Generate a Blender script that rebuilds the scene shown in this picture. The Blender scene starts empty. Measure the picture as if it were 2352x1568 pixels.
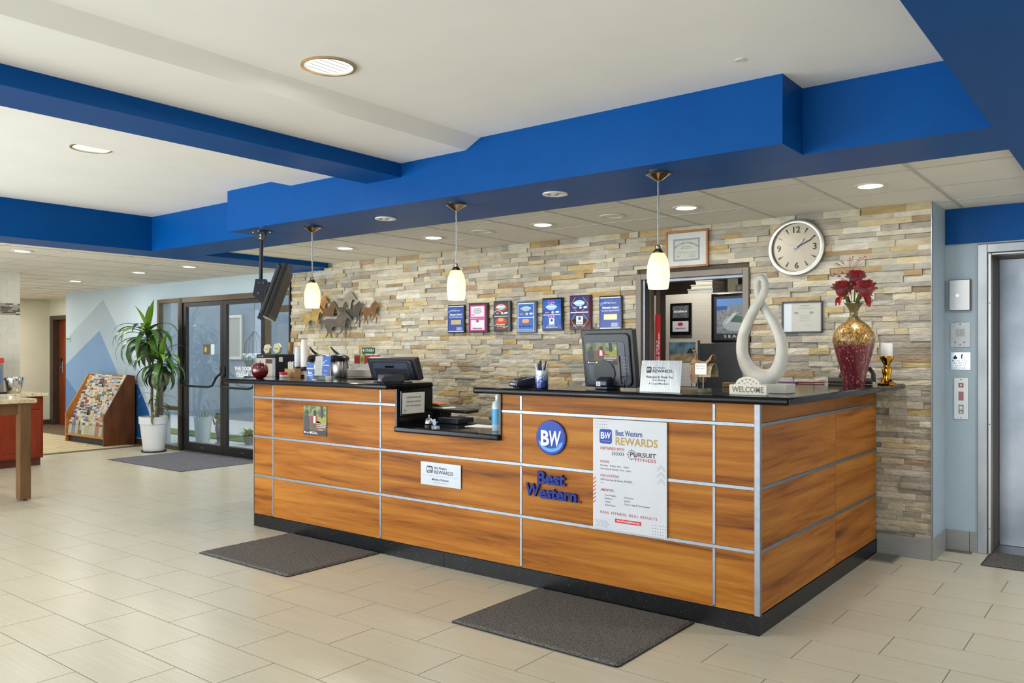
import bpy, bmesh, math, random
from mathutils import Vector, Matrix, Euler, noise as mnoise
random.seed(7)
S = bpy.context.scene
COL = S.collection
PI = math.pi

# ------------------------------------------------------------------ camera
cam_d = bpy.data.cameras.new('camera')
cam_d.sensor_width = 36.0
cam_d.lens = 1885.0 / 2352.0 * 36.0
cam_d.shift_y = 25.0 / 2352.0
cam_d.clip_start = 0.05
cam = bpy.data.objects.new('camera', cam_d)
COL.objects.link(cam)
cam.location = (1.5724, -4.0164, 1.43)
cam.rotation_euler = (PI / 2, 0, math.radians(38.15))
S.camera = cam

# ------------------------------------------------------------------ world, light, exposure
W = bpy.data.worlds.new('sky'); S.world = W; W.use_nodes = True
wb = W.node_tree.nodes['Background']
wb.inputs[0].default_value = (0.80, 0.89, 1.0, 1); wb.inputs[1].default_value = 1.5

def area(name, loc, rot, sx, sy, power, col=(1, 1, 1), shape='RECTANGLE', spread=PI):
    d = bpy.data.lights.new(name, 'AREA'); d.shape = shape; d.size = sx; d.size_y = sy
    d.energy = power; d.color = col; d.spread = spread
    o = bpy.data.objects.new(name, d); COL.objects.link(o)
    o.location = loc; o.rotation_euler = rot
    return o
# added area lights for assumed daylight from behind and left; no windows modelled
area('assumed_daylight', (-1.8, -8.3, 1.30), (PI / 2, 0, 0), 9.0, 2.3, 230, (0.88, 0.95, 1.0))
area('assumed_daylight', (-6.3, -5.6, 1.25), (PI / 2, 0, -0.45), 4.0, 2.2, 165, (0.88, 0.95, 1.0))

S.cycles.use_adaptive_sampling = True; S.cycles.adaptive_threshold = 0.05
S.cycles.max_bounces = 6; S.cycles.diffuse_bounces = 4; S.cycles.glossy_bounces = 3; S.cycles.transmission_bounces = 4; S.cycles.transparent_max_bounces = 8
vs = S.view_settings
vs.view_transform = 'Standard'; vs.look = 'None'; vs.gamma = 1.0; vs.use_curve_mapping = False
vs.exposure = 0.58

# ------------------------------------------------------------------ materials
def lin(c):
    if isinstance(c, str):
        c = tuple(int(c[i:i + 2], 16) for i in (1, 3, 5))
    out = []
    for v in c[:3]:
        v = v / 255.0
        out.append(v / 12.92 if v <= 0.04045 else ((v + 0.055) / 1.055) ** 2.4)
    return (out[0], out[1], out[2], 1.0)

MATS = {}
def pm(name, col, rough=0.5, metal=0.0, spec=0.5, noise=None, col2=None, bump=None, stretch=(1, 1, 1),
       emit=None, estr=0.0, coat=0.0, rnd=0.0, detail=4.0, ramp=(0.3, 0.7), aniso=0.0, sheen=0.0):
    """Principled material with procedural colour variation and fine relief."""
    if name in MATS: return MATS[name]
    m = bpy.data.materials.new(name); m.use_nodes = True
    nt = m.node_tree; N = nt.nodes; L = nt.links
    b = N['Principled BSDF']
    b.inputs['Roughness'].default_value = rough
    b.inputs['Metallic'].default_value = metal
    b.inputs['Specular IOR Level'].default_value = spec
    b.inputs['Coat Weight'].default_value = coat
    b.inputs['Sheen Weight'].default_value = sheen
    b.inputs['Anisotropic'].default_value = aniso
    c1 = lin(col); b.inputs['Base Color'].default_value = c1
    if emit is not None:
        b.inputs['Emission Color'].default_value = lin(emit); b.inputs['Emission Strength'].default_value = estr
    tc = mp = None
    if noise or bump:
        tc = N.new('ShaderNodeTexCoord'); mp = N.new('ShaderNodeMapping')
        mp.inputs['Scale'].default_value = stretch
        L.new(tc.outputs['Object'], mp.inputs['Vector'])
        if rnd:
            oi = N.new('ShaderNodeObjectInfo'); mu = N.new('ShaderNodeMath'); mu.operation = 'MULTIPLY'
            mu.inputs[1].default_value = rnd; L.new(oi.outputs['Random'], mu.inputs[0])
            L.new(mu.outputs[0], mp.inputs['Location'])
    if noise:
        n = N.new('ShaderNodeTexNoise'); n.inputs['Scale'].default_value = noise; n.inputs['Detail'].default_value = detail
        L.new(mp.outputs[0], n.inputs['Vector'])
        r = N.new('ShaderNodeValToRGB'); r.color_ramp.elements[0].position = ramp[0]; r.color_ramp.elements[1].position = ramp[1]
        r.color_ramp.elements[0].color = c1
        r.color_ramp.elements[1].color = lin(col2) if col2 else tuple(v * 0.85 for v in c1[:3]) + (1,)
        L.new(n.outputs['Fac'], r.inputs['Fac']); L.new(r.outputs[0], b.inputs['Base Color'])
    if bump:
        n2 = N.new('ShaderNodeTexNoise'); n2.inputs['Scale'].default_value = bump[0]; n2.inputs['Detail'].default_value = 3
        L.new(mp.outputs[0], n2.inputs['Vector'])
        bp = N.new('ShaderNodeBump'); bp.inputs['Strength'].default_value = bump[1]; bp.inputs['Distance'].default_value = bump[2] if len(bump) > 2 else 0.01
        L.new(n2.outputs['Fac'], bp.inputs['Height']); L.new(bp.outputs[0], b.inputs['Normal'])
    MATS[name] = m
    return m

def flat(col, rough=0.5, metal=0.0):
    """plain printed or painted colour"""
    key = 'print_%s_%s_%s' % (col if isinstance(col, str) else '%d_%d_%d' % tuple(col), rough, metal)
    return pm(key, col, rough, metal, noise=60, col2=None, ramp=(0.45, 1.6))

def attr_mat(name, rough, noise, amt, bump=None, stretch=(1, 1, 1), rnd_tint=0.0, spec=0.5):
    """base colour comes from the 'Col' mesh attribute, broken up by noise"""
    m = bpy.data.materials.new(name); m.use_nodes = True
    nt = m.node_tree; N = nt.nodes; L = nt.links; b = N['Principled BSDF']
    b.inputs['Roughness'].default_value = rough; b.inputs['Specular IOR Level'].default_value = spec
    at = N.new('ShaderNodeAttribute'); at.attribute_name = 'Col'
    tc = N.new('ShaderNodeTexCoord'); mp = N.new('ShaderNodeMapping'); mp.inputs['Scale'].default_value = stretch
    L.new(tc.outputs['Object'], mp.inputs['Vector'])
    n = N.new('ShaderNodeTexNoise'); n.inputs['Scale'].default_value = noise; n.inputs['Detail'].default_value = 5
    L.new(mp.outputs[0], n.inputs['Vector'])
    mr = N.new('ShaderNodeMapRange'); mr.inputs['From Min'].default_value = 0.3; mr.inputs['From Max'].default_value = 0.7
    mr.inputs['To Min'].default_value = 1 - amt; mr.inputs['To Max'].default_value = 1 + amt
    L.new(n.outputs['Fac'], mr.inputs['Value'])
    mx = N.new('ShaderNodeVectorMath'); mx.operation = 'SCALE'
    L.new(at.outputs['Color'], mx.inputs[0]); L.new(mr.outputs[0], mx.inputs['Scale'])
    n3 = N.new('ShaderNodeTexNoise'); n3.inputs['Scale'].default_value = noise * 0.6; n3.inputs['Detail'].default_value = 4; n3.inputs['Roughness'].default_value = 0.65
    L.new(mp.outputs[0], n3.inputs['Vector'])
    m3 = N.new('ShaderNodeMapRange'); m3.inputs['From Min'].default_value = 0.5; m3.inputs['From Max'].default_value = 0.72; m3.inputs['To Max'].default_value = 0.6
    L.new(n3.outputs['Fac'], m3.inputs['Value'])
    tn = N.new('ShaderNodeMix'); tn.data_type = 'RGBA'; tn.blend_type = 'MULTIPLY'; tn.inputs['B'].default_value = (0.92, 0.78, 0.52, 1)   # iron staining
    L.new(m3.outputs[0], tn.inputs['Factor']); L.new(mx.outputs[0], tn.inputs['A'])
    L.new(tn.outputs['Result'], b.inputs['Base Color'])
    if bump:
        bp = N.new('ShaderNodeBump'); bp.inputs['Strength'].default_value = bump[1]; bp.inputs['Distance'].default_value = bump[2]
        n2 = N.new('ShaderNodeTexNoise'); n2.inputs['Scale'].default_value = bump[0]; n2.inputs['Detail'].default_value = 6
        L.new(mp.outputs[0], n2.inputs['Vector'])
        L.new(n2.outputs['Fac'], bp.inputs['Height']); L.new(bp.outputs[0], b.inputs['Normal'])
    MATS[name] = m
    return m

M_CEIL = pm('ceiling_paint', (240, 239, 237), 0.85, noise=2.0, col2=(234, 233, 231), bump=(180, 0.05, 0.004))
M_BLUE = pm('blue_paint', (0, 76, 146), 0.42, spec=0.12, noise=3.0, col2=(0, 71, 140), bump=(90, 0.12, 0.004))
M_WHITE = pm('white_plastic', (232, 232, 228), 0.4, noise=8, col2=(225, 225, 221))
M_ACTILE = pm('acoustic_tile', (232, 228, 218), 0.9, noise=1.3, col2=(224, 220, 211), bump=(260, 0.25, 0.003), rnd=7)
M_TEE = pm('tee_bar_enamel', (196, 192, 183), 0.5, noise=3, col2=(188, 184, 176))
M_WALLBLUE = pm('pale_blue_wall_paint', (188, 205, 214), 0.7, noise=1.4, col2=(182, 199, 209), bump=(150, 0.05, 0.003))
M_WALLBEIGE = pm('beige_wall_vinyl', (214, 211, 190), 0.75, noise=2, col2=(206, 203, 182), bump=(200, 0.08, 0.002))
M_GREYWALL = pm('grey_blue_wall_paint', (168, 186, 198), 0.55, noise=1.2, col2=(160, 178, 191), bump=(160, 0.05, 0.003))
M_BASE = pm('grey_tile_base', (150, 152, 150), 0.4, noise=3, col2=(136, 138, 137), stretch=(2, 2, 60))
M_ALU = pm('brushed_aluminium', (140, 144, 150), 0.42, 1.0, noise=30, col2=(128, 132, 138), stretch=(1, 1, 1))
M_STEEL = pm('brushed_steel', (168, 168, 167), 0.34, 1.0, noise=20, col2=(165, 165, 165), stretch=(40, 40, 1))
M_CHROME = pm('chrome', (225, 226, 228), 0.08, 1.0, noise=10, col2=(215, 216, 218))
M_NICKEL = pm('satin_nickel', (214, 198, 168), 0.22, 1.0, noise=10, col2=(180, 164, 134))
M_BRONZE = pm('bronze_anodised', (96, 84, 68), 0.35, 0.75, noise=6, col2=(84, 73, 60), stretch=(1, 1, 1))
M_DARKFRAME = pm('dark_bronze_frame', (42, 40, 40), 0.35, 0.5, noise=6, col2=(34, 32, 32))
M_BLACK = pm('black_plastic', (26, 28, 32), 0.38, noise=40, col2=(22, 23, 26), bump=(400, 0.1, 0.001))
M_BLACKGLOSS = pm('black_gloss', (14, 14, 16), 0.12, noise=10, col2=(10, 10, 12))
M_NAVYPL = pm('dark_navy_plastic', (34, 40, 52), 0.35, noise=30, col2=(29, 34, 45), bump=(400, 0.1, 0.001))
M_DKMETAL = pm('black_powder_coat', (40, 44, 52), 0.4, 0.4, noise=40, col2=(34, 38, 45))
M_CREAM = pm('cream_stone', (206, 204, 195), 0.7, noise=14, col2=(192, 190, 181), bump=(120, 0.25, 0.003))
M_GOLD = pm('mirror_gold', (212, 160, 62), 0.1, 1.0, noise=12, col2=(190, 132, 44))
M_WAX = pm('candle_wax', (236, 236, 232), 0.5, noise=5, col2=(228, 228, 224))
M_PAPER = pm('white_paper', (236, 234, 228), 0.7, noise=12, col2=(230, 228, 222))
M_GLASSCLEAR = None

def wood(name, c_light, c_mid, c_dark, sx, sz, rough=0.3, coat=0.15, rnd=9.0):
    m = bpy.data.materials.new(name); m.use_nodes = True
    nt = m.node_tree; N = nt.nodes; L = nt.links; b = N['Principled BSDF']
    b.inputs['Roughness'].default_value = rough; b.inputs['Coat Weight'].default_value = coat
    b.inputs['Coat Roughness'].default_value = 0.2; b.inputs['Specular IOR Level'].default_value = 0.15
    tc = N.new('ShaderNodeTexCoord'); mp = N.new('ShaderNodeMapping'); mp.inputs['Scale'].default_value = (sx, sx, sz)
    oi = N.new('ShaderNodeObjectInfo'); mu = N.new('ShaderNodeMath'); mu.operation = 'MULTIPLY'; mu.inputs[1].default_value = rnd
    L.new(oi.outputs['Random'], mu.inputs[0]); L.new(mu.outputs[0], mp.inputs['Location'])
    L.new(tc.outputs['Object'], mp.inputs['Vector'])
    n = N.new('ShaderNodeTexNoise'); n.inputs['Scale'].default_value = 1.0; n.inputs['Detail'].default_value = 9
    n.inputs['Roughness'].default_value = 0.68; n.inputs['Distortion'].default_value = 0.35
    L.new(mp.outputs[0], n.inputs['Vector'])
    r = N.new('ShaderNodeValToRGB'); e = r.color_ramp.elements
    e[0].position = 0.30; e[0].color = lin(c_dark); e[1].position = 0.74; e[1].color = lin(c_light)
    x = e.new(0.46); x.color = lin(c_mid)
    x = e.new(0.60); x.color = tuple(0.5 * (a + c) for a, c in zip(lin(c_mid), lin(c_light)))
    L.new(n.outputs['Fac'], r.inputs['Fac'])
    L.new(r.outputs[0], b.inputs['Base Color'])
    MATS[name] = m
    return m
M_WOOD = wood('walnut_laminate', (190, 129, 52), (152, 90, 27), (86, 45, 18), 0.75, 13.0, 0.42, 0.0)
M_RACKSHADED = wood('oak_rack_shaded', (130, 80, 48), (104, 62, 38), (74, 42, 26), 6.0, 1.6, 0.45, 0.05)  # rack oak with shade put into the colour, for the right side panel
M_RACKLIT = wood('oak_rack_lit', (214, 150, 84), (196, 130, 66), (160, 100, 48), 5.0, 2.0, 0.45, 0.05)  # same rack oak in a lit tone, for the other parts
M_TABLEWOOD = wood('brown_table_wood', (128, 98, 66), (108, 80, 54), (84, 60, 42), 5.0, 1.4, 0.4, 0.1)
M_CHERRY = wood('cherry_cabinet_wood', (140, 56, 32), (120, 44, 24), (96, 34, 20), 6.0, 1.5, 0.35, 0.1)
M_DOORWOOD = wood('mahogany_door_wood', (140, 66, 34), (112, 50, 26), (84, 36, 20), 9.0, 1.0, 0.35, 0.1)

def granite(name, base, specks, scale, rough, speck_amt=0.06):
    m = bpy.data.materials.new(name); m.use_nodes = True
    nt = m.node_tree; N = nt.nodes; L = nt.links; b = N['Principled BSDF']
    b.inputs['Roughness'].default_value = rough
    tc = N.new('ShaderNodeTexCoord')
    n = N.new('ShaderNodeTexNoise'); n.inputs['Scale'].default_value = scale; n.inputs['Detail'].default_value = 8
    n.inputs['Roughness'].default_value = 0.7
    L.new(tc.outputs['Object'], n.inputs['Vector'])
    r = N.new('ShaderNodeValToRGB'); e = r.color_ramp.elements
    cols = [lin(c) for c in base]
    e[0].position = 0.3; e[0].color = cols[0]; e[1].position = 0.7; e[1].color = cols[-1]
    for i, c in enumerate(cols[1:-1]):
        x = e.new(0.3 + 0.4 * (i + 1) / (len(cols) - 1)); x.color = c
    L.new(n.outputs['Fac'], r.inputs['Fac'])
    v = N.new('ShaderNodeTexVoronoi'); v.inputs['Scale'].default_value = scale * 4
    L.new(tc.outputs['Object'], v.inputs['Vector'])
    lt = N.new('ShaderNodeMath'); lt.operation = 'LESS_THAN'; lt.inputs[1].default_value = speck_amt
    L.new(v.outputs['Distance'], lt.inputs[0])
    mx = N.new('ShaderNodeMix'); mx.data_type = 'RGBA'
    L.new(lt.outputs[0], mx.inputs['Factor']); L.new(r.outputs[0], mx.inputs['A']); mx.inputs['B'].default_value = lin(specks)
    L.new(mx.outputs['Result'], b.inputs['Base Color'])
    MATS[name] = m
    return m
M_GRANITE = granite('black_granite', [(12, 13, 15), (17, 18, 20), (22, 23, 25)], (120, 122, 124), 26, 0.07, 0.07)
M_GRANITE.node_tree.nodes['Principled BSDF'].inputs['Specular IOR Level'].default_value = 0.16
M_TOEKICK = granite('black_toe_kick_stone', [(14, 14, 15), (19, 19, 20), (25, 25, 26)], (150, 150, 150), 16, 0.3, 0.09)
M_TOEKICK.node_tree.nodes['Principled BSDF'].inputs['Specular IOR Level'].default_value = 0.25
M_TANGRANITE = granite('tan_granite', [(120, 96, 62), (196, 178, 140), (222, 208, 176), (168, 140, 96)], (90, 66, 44), 22, 0.12, 0.12)

def mat_pile(name, dark, light, scale):
    m = bpy.data.materials.new(name); m.use_nodes = True
    nt = m.node_tree; N = nt.nodes; L = nt.links; b = N['Principled BSDF']
    b.inputs['Roughness'].default_value = 0.95; b.inputs['Specular IOR Level'].default_value = 0.15
    tc = N.new('ShaderNodeTexCoord')
    n = N.new('ShaderNodeTexNoise'); n.inputs['Scale'].default_value = scale; n.inputs['Detail'].default_value = 4
    n.inputs['Roughness'].default_value = 0.75
    L.new(tc.outputs['Object'], n.inputs['Vector'])
    r = N.new('ShaderNodeValToRGB'); e = r.color_ramp.elements
    e[0].position = 0.36; e[0].color = lin(dark); e[1].position = 0.66; e[1].color = lin(light)
    L.new(n.outputs['Fac'], r.inputs['Fac']); L.new(r.outputs[0], b.inputs['Base Color'])
    bp = N.new('ShaderNodeBump'); bp.inputs['Strength'].default_value = 0.9; bp.inputs['Distance'].default_value = 0.008
    L.new(n.outputs['Fac'], bp.inputs['Height']); L.new(bp.outputs[0], b.inputs['Normal'])
    MATS[name] = m
    return m
M_PILE = mat_pile('charcoal_carpet_pile', (38, 37, 36), (150, 145, 138), 150)
M_PILE2 = mat_pile('grey_ribbed_carpet', (70, 70, 76), (138, 138, 144), 80)
M_RUBBER = pm('black_rubber', (30, 31, 32), 0.7, noise=30, col2=(26, 27, 28))

def glass(name, tint=(0.93, 0.97, 0.98), refl=1.0):
    m = bpy.data.materials.new(name); m.use_nodes = True
    nt = m.node_tree; N = nt.nodes; L = nt.links
    N.remove(N['Principled BSDF']); out = N['Material Output']
    t = N.new('ShaderNodeBsdfTransparent'); t.inputs[0].default_value = tint + (1,)
    g = N.new('ShaderNodeBsdfGlossy'); g.inputs['Roughness'].default_value = 0.02; g.inputs[0].default_value = (refl, refl, refl, 1)
    f = N.new('ShaderNodeFresnel'); ge = N.new('ShaderNodeNewGeometry'); mr = N.new('ShaderNodeMapRange')   # same reflectance from both faces of the thin pane
    mr.inputs['To Min'].default_value = 1.5; mr.inputs['To Max'].default_value = 1 / 1.5
    L.new(ge.outputs['Backfacing'], mr.inputs['Value']); L.new(mr.outputs[0], f.inputs[0])
    mx = N.new('ShaderNodeMixShader'); L.new(f.outputs[0], mx.inputs[0]); L.new(t.outputs[0], mx.inputs[1]); L.new(g.outputs[0], mx.inputs[2])
    L.new(mx.outputs[0], out.inputs[0]); MATS[name] = m
    return m
M_GLASS = glass('door_glass')
M_GLAZE = glass('antireflection_glazing', (0.95, 0.96, 0.96), 0.3)
M_ACRYLIC = glass('clear_acrylic', (0.90, 0.93, 0.94), 1.0)

# ------------------------------------------------------------------ mesh helpers
class Frame:
    """a plane to build on: origin O, U to the right, V up, N out of the surface"""
    def __init__(s, O, U=(1, 0, 0), V=(0, 0, 1)):
        s.O = Vector(O); s.U = Vector(U).normalized(); s.V = Vector(V).normalized(); s.N = s.U.cross(s.V)
    def p(s, u, v, d=0.0): return s.O + s.U * u + s.V * v + s.N * d
    def at(s, u, v, d=0.0): return Frame(s.p(u, v, d), s.U, s.V)

class MB:
    def __init__(s): s.v = []; s.f = []; s.c = []
    def box(s, x0, x1, y0, y1, z0, z1):
        n = len(s.v)
        s.v += [(x0, y0, z0), (x1, y0, z0), (x1, y1, z0), (x0, y1, z0), (x0, y0, z1), (x1, y0, z1), (x1, y1, z1), (x0, y1, z1)]
        s.f += [tuple(n + i for i in q) for q in ((0, 3, 2, 1), (4, 5, 6, 7), (0, 1, 5, 4), (1, 2, 6, 5), (2, 3, 7, 6), (3, 0, 4, 7))]
        return s
    def fbox(s, fr, u0, u1, v0, v1, d0, d1):
        n = len(s.v)
        for d in (d0, d1):
            for u, v in ((u0, v0), (u1, v0), (u1, v1), (u0, v1)): s.v.append(tuple(fr.p(u, v, d)))
        s.f += [tuple(n + i for i in q) for q in ((0, 3, 2, 1), (4, 5, 6, 7), (0, 1, 5, 4), (1, 2, 6, 5), (2, 3, 7, 6), (3, 0, 4, 7))]
        return s
    def fpoly(s, fr, pts, d0, d1):
        a = sum(pts[i][0] * pts[(i + 1) % len(pts)][1] - pts[(i + 1) % len(pts)][0] * pts[i][1] for i in range(len(pts)))
        if a < 0: pts = list(reversed(pts))
        n = len(s.v); k = len(pts)
        for d in (d0, d1):
            for u, v in pts: s.v.append(tuple(fr.p(u, v, d)))
        s.f.append(tuple(n + i for i in reversed(range(k)))); s.f.append(tuple(n + k + i for i in range(k)))
        for i in range(k):
            j = (i + 1) % k
            s.f.append((n + i, n + j, n + k + j, n + k + i))
        return s
    def fell(s, fr, cu, cv, ru, rv, d0, d1, k=28):
        return s.fpoly(fr, [(cu + ru * math.cos(2 * PI * i / k), cv + rv * math.sin(2 * PI * i / k)) for i in range(k)], d0, d1)
    def ring(s, fr, cu, cv, r0, r1, d0, d1, k=40, sq=1.0):
        n = len(s.v)
        for i in range(k):
            a = 2 * PI * i / k; c, q = math.cos(a), math.sin(a) * sq
            for r, d in ((r0, d0), (r1, d0), (r1, d1), (r0, d1)): s.v.append(tuple(fr.p(cu + r * c, cv + r * q, d)))
        for i in range(k):
            j = (i + 1) % k
            for e in range(4):
                g = (e + 1) % 4
                s.f.append((n + 4 * i + e, n + 4 * j + e, n + 4 * j + g, n + 4 * i + g))
        return s
    def rrect(s, fr, u0, u1, v0, v1, r, d0, d1, k=5):
        pts = []
        for cu, cv, a0 in ((u1 - r, v0 + r, -PI / 2), (u1 - r, v1 - r, 0), (u0 + r, v1 - r, PI / 2), (u0 + r, v0 + r, PI)):
            for i in range(k + 1):
                a = a0 + PI / 2 * i / k; pts.append((cu + r * math.cos(a), cv + r * math.sin(a)))
        return s.fpoly(fr, pts, d0, d1)
    def lathe(s, prof, c=(0, 0, 0), n=28, cap=True):
        b = len(s.v); m = len(prof)
        for r, z in prof:
            for i in range(n):
                a = 2 * PI * i / n; s.v.append((c[0] + r * math.cos(a), c[1] + r * math.sin(a), c[2] + z))
        for j in range(m - 1):
            for i in range(n):
                k = (i + 1) % n
                s.f.append((b + j * n + i, b + j * n + k, b + (j + 1) * n + k, b + (j + 1) * n + i))
        if cap:
            s.f.append(tuple(b + i for i in reversed(range(n)))); s.f.append(tuple(b + (m - 1) * n + i for i in range(n)))
        return s
    def tube(s, pts, r, n=8, closed=False, flatv=None):
        pts = [Vector(p) for p in pts]; m = len(pts); b = len(s.v)
        rs = r if isinstance(r, (list, tuple)) else [r] * m
        prev = None
        for i, p in enumerate(pts):
            if closed: t = pts[(i + 1) % m] - pts[i - 1]
            else: t = pts[min(i + 1, m - 1)] - pts[max(i - 1, 0)]
            t = t.normalized() if t.length > 1e-9 else Vector((0, 0, 1))
            ref = prev if prev is not None else (Vector((0, 1, 0)) if abs(t.y) < 0.9 else Vector((1, 0, 0)))
            if flatv is not None: ref = Vector(flatv)
            a = ref - t * ref.dot(t)
            a = a.normalized() if a.length > 1e-6 else t.orthogonal().normalized()
            prev = a; q = t.cross(a)
            ra, rb = rs[i] if isinstance(rs[i], (list, tuple)) else (rs[i], rs[i])
            for k in range(n):
                an = 2 * PI * k / n
                s.v.append(tuple(p + a * (ra * math.cos(an)) + q * (rb * math.sin(an))))
        for i in range(m if closed else m - 1):
            j = (i + 1) % m
            for k in range(n):
                l = (k + 1) % n
                s.f.append((b + i * n + k, b + i * n + l, b + j * n + l, b + j * n + k))
        if not closed:
            s.f.append(tuple(b + k for k in reversed(range(n)))); s.f.append(tuple(b + (m - 1) * n + k for k in range(n)))
        return s
    def ball(s, c, r, nu=16, nv=10):
        if not isinstance(r, (list, tuple)): r = (r, r, r)
        b = len(s.v)
        for j in range(nv + 1):
            t = PI * j / nv
            for i in range(nu):
                a = 2 * PI * i / nu
                s.v.append((c[0] + r[0] * math.sin(t) * math.cos(a), c[1] + r[1] * math.sin(t) * math.sin(a), c[2] - r[2] * math.cos(t)))
        for j in range(nv):
            for i in range(nu):
                k = (i + 1) % nu
                s.f.append((b + j * nu + i, b + j * nu + k, b + (j + 1) * nu + k, b + (j + 1) * nu + i))
        return s
    def mesh(s, name, off=(0, 0, 0), smooth=False, bevel=0.0, seg=2, ang=0.5):
        me = bpy.data.meshes.new(name)
        me.from_pydata([(v[0] - off[0], v[1] - off[1], v[2] - off[2]) for v in s.v], [], s.f)
        bm = bmesh.new(); bm.from_mesh(me)
        bmesh.ops.remove_doubles(bm, verts=bm.verts, dist=1e-6)
        bmesh.ops.recalc_face_normals(bm, faces=bm.faces)
        if bevel > 0:
            es = [e for e in bm.edges if len(e.link_faces) == 2 and e.calc_face_angle(0) > ang]
            bmesh.ops.bevel(bm, geom=es, offset=bevel, segments=seg, profile=0.5, affect='EDGES', clamp_overlap=True)
        bm.to_mesh(me); bm.free()
        if smooth:
            for p in me.polygons: p.use_smooth = True
            if hasattr(me, 'set_sharp_from_angle'): me.set_sharp_from_angle(angle=0.7)
        return me
    def obj(s, name, mat, parent=None, world=True, smooth=False, bevel=0.0, seg=2, label=None, kind=None):
        off = wloc(parent) if (parent is not None and world) else (0, 0, 0)
        o = bpy.data.objects.new(name, s.mesh(name, off, smooth, bevel, seg)); COL.objects.link(o)
        o.parent = parent
        if mat is not None: o.data.materials.append(mat)
        if label: o['label'] = label
        if kind: o['kind'] = kind
        return o

def wloc(o):
    v = Vector((0, 0, 0))
    while o is not None:
        v += o.location; o = o.parent
    return v

def thing(name, label, cat, loc=(0, 0, 0), rz=0.0, group=None, kind=None):
    o = bpy.data.objects.new(name, None); COL.objects.link(o)
    o.empty_display_size = 0.05; o.location = loc; o.rotation_euler = (0, 0, rz)
    tag(o, label, cat, group, kind)
    return o
def tag(o, label=None, cat=None, group=None, kind=None):
    if label: o['label'] = label
    if cat: o['category'] = cat
    if group: o['group'] = group
    if kind: o['kind'] = kind
    return o
def copy_tree(o, parent=None):
    c = o.copy(); COL.objects.link(c); c.parent = parent
    for ch in list(o.children): copy_tree(ch, c)
    return c
def top(mb, name, mat, loc, label, cat, group=None, kind=None, **kw):
    """a thing that is a single mesh, its origin at loc"""
    me = mb.mesh(name, loc, kw.get('smooth', False), kw.get('bevel', 0.0), kw.get('seg', 2))
    o = bpy.data.objects.new(name, me); COL.objects.link(o); o.location = loc
    me.materials.append(mat); tag(o, label, cat, group, kind)
    return o

def text(body, fr, mat, parent, w=None, h=None, size=0.03, align='L', d=0.0008, bold=0.0, shear=0.0, world=True, name='lettering', ext=0.0, spacing=1.0):
    """flat lettering on a frame; w / h fit the words into a box whose lower-left (or centre) is the frame origin"""
    cu = bpy.data.curves.new('tmp_text', 'FONT'); cu.body = body; cu.size = 1.0; cu.offset = bold; cu.shear = shear
    cu.resolution_u = 3; cu.space_character = spacing
    to = bpy.data.objects.new('tmp_text', cu)
    me0 = to.to_mesh()
    vs_ = [v.co.copy() for v in me0.vertices]; fs = [tuple(p.vertices) for p in me0.polygons]
    to.to_mesh_clear(); bpy.data.objects.remove(to); bpy.data.curves.remove(cu)
    if not vs_: return None
    x0 = min(v.x for v in vs_); x1 = max(v.x for v in vs_); y0 = min(v.y for v in vs_); y1 = max(v.y for v in vs_)
    sx = sy = size
    if w: sx = sy = w / max(x1 - x0, 1e-6)
    if h: sy = h / max(y1 - y0, 1e-6); sx = sx if w else sy
    ox = {'L': x0, 'C': (x0 + x1) / 2, 'R': x1}[align]
    mb = MB()
    mb.v = [tuple(fr.p((v.x - ox) * sx, (v.y - (y0 if h or w else 0)) * sy, d)) for v in vs_]
    mb.f = list(fs)
    off = wloc(parent) if (parent is not None and world) else (0, 0, 0)
    me = bpy.data.meshes.new(name)
    if ext > 0:
        n = len(mb.v); bnd = {}
        for f in fs:
            for i in range(len(f)):
                a, b = f[i], f[(i + 1) % len(f)]
                if (b, a) in bnd: del bnd[(b, a)]
                else: bnd[(a, b)] = 1
        mb.v += [tuple(fr.p((v.x - ox) * sx, (v.y - (y0 if h or w else 0)) * sy, d + ext)) for v in vs_]
        mb.f = [tuple(reversed(f)) for f in fs] + [tuple(i + n for i in f) for f in fs]
        for a, b in bnd: mb.f.append((a, b, b + n, a + n))
    me.from_pydata([(v[0] - off[0], v[1] - off[1], v[2] - off[2]) for v in mb.v], [], mb.f)
    o = bpy.data.objects.new(name, me); COL.objects.link(o); o.parent = parent
    me.materials.append(mat)
    return o

def line(fr, u0, v0, u1, v1, wd, d0=0.0004, d1=0.001):
    """corner points of a thin stroke, as an MB"""
    a = Vector((u1 - u0, v1 - v0)); a = a.normalized() if a.length > 1e-9 else Vector((1, 0)); n = Vector((-a.y, a.x)) * wd / 2
    return MB().fpoly(fr, [(u0 + n.x, v0 + n.y), (u0 - n.x, v0 - n.y), (u1 - n.x, v1 - n.y), (u1 + n.x, v1 + n.y)], d0, d1)

def set_col(me, cols):
    """per-vertex colour attribute"""
    at = me.attributes.new('Col', 'FLOAT_COLOR', 'POINT')
    at.data.foreach_set('color', [x for c in cols for x in c])

CAM = Vector(cam.location); _a = math.radians(38.15)
FW = Vector((-math.sin(_a), math.cos(_a), 0)); RT = Vector((math.cos(_a), math.sin(_a), 0))
def in_view(p, margin=60):
    """is a point of the place inside the photograph (used only to choose which of many alike pieces become parts)"""
    d = Vector(p) - CAM; z = d.dot(FW)
    if z < 0.2: return False
    x = 1176 + 1885 * d.dot(RT) / z; y = 809 - 1885 * d.z / z
    return -margin < x < 2352 + margin and -margin < y < 1568 + margin

# =================================================================== SETTING
def struct(mb, name, mat, label, cat, **kw):
    o = mb.obj(name, mat, None, False, **kw); tag(o, label, cat, None, 'structure')
    return o

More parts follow.
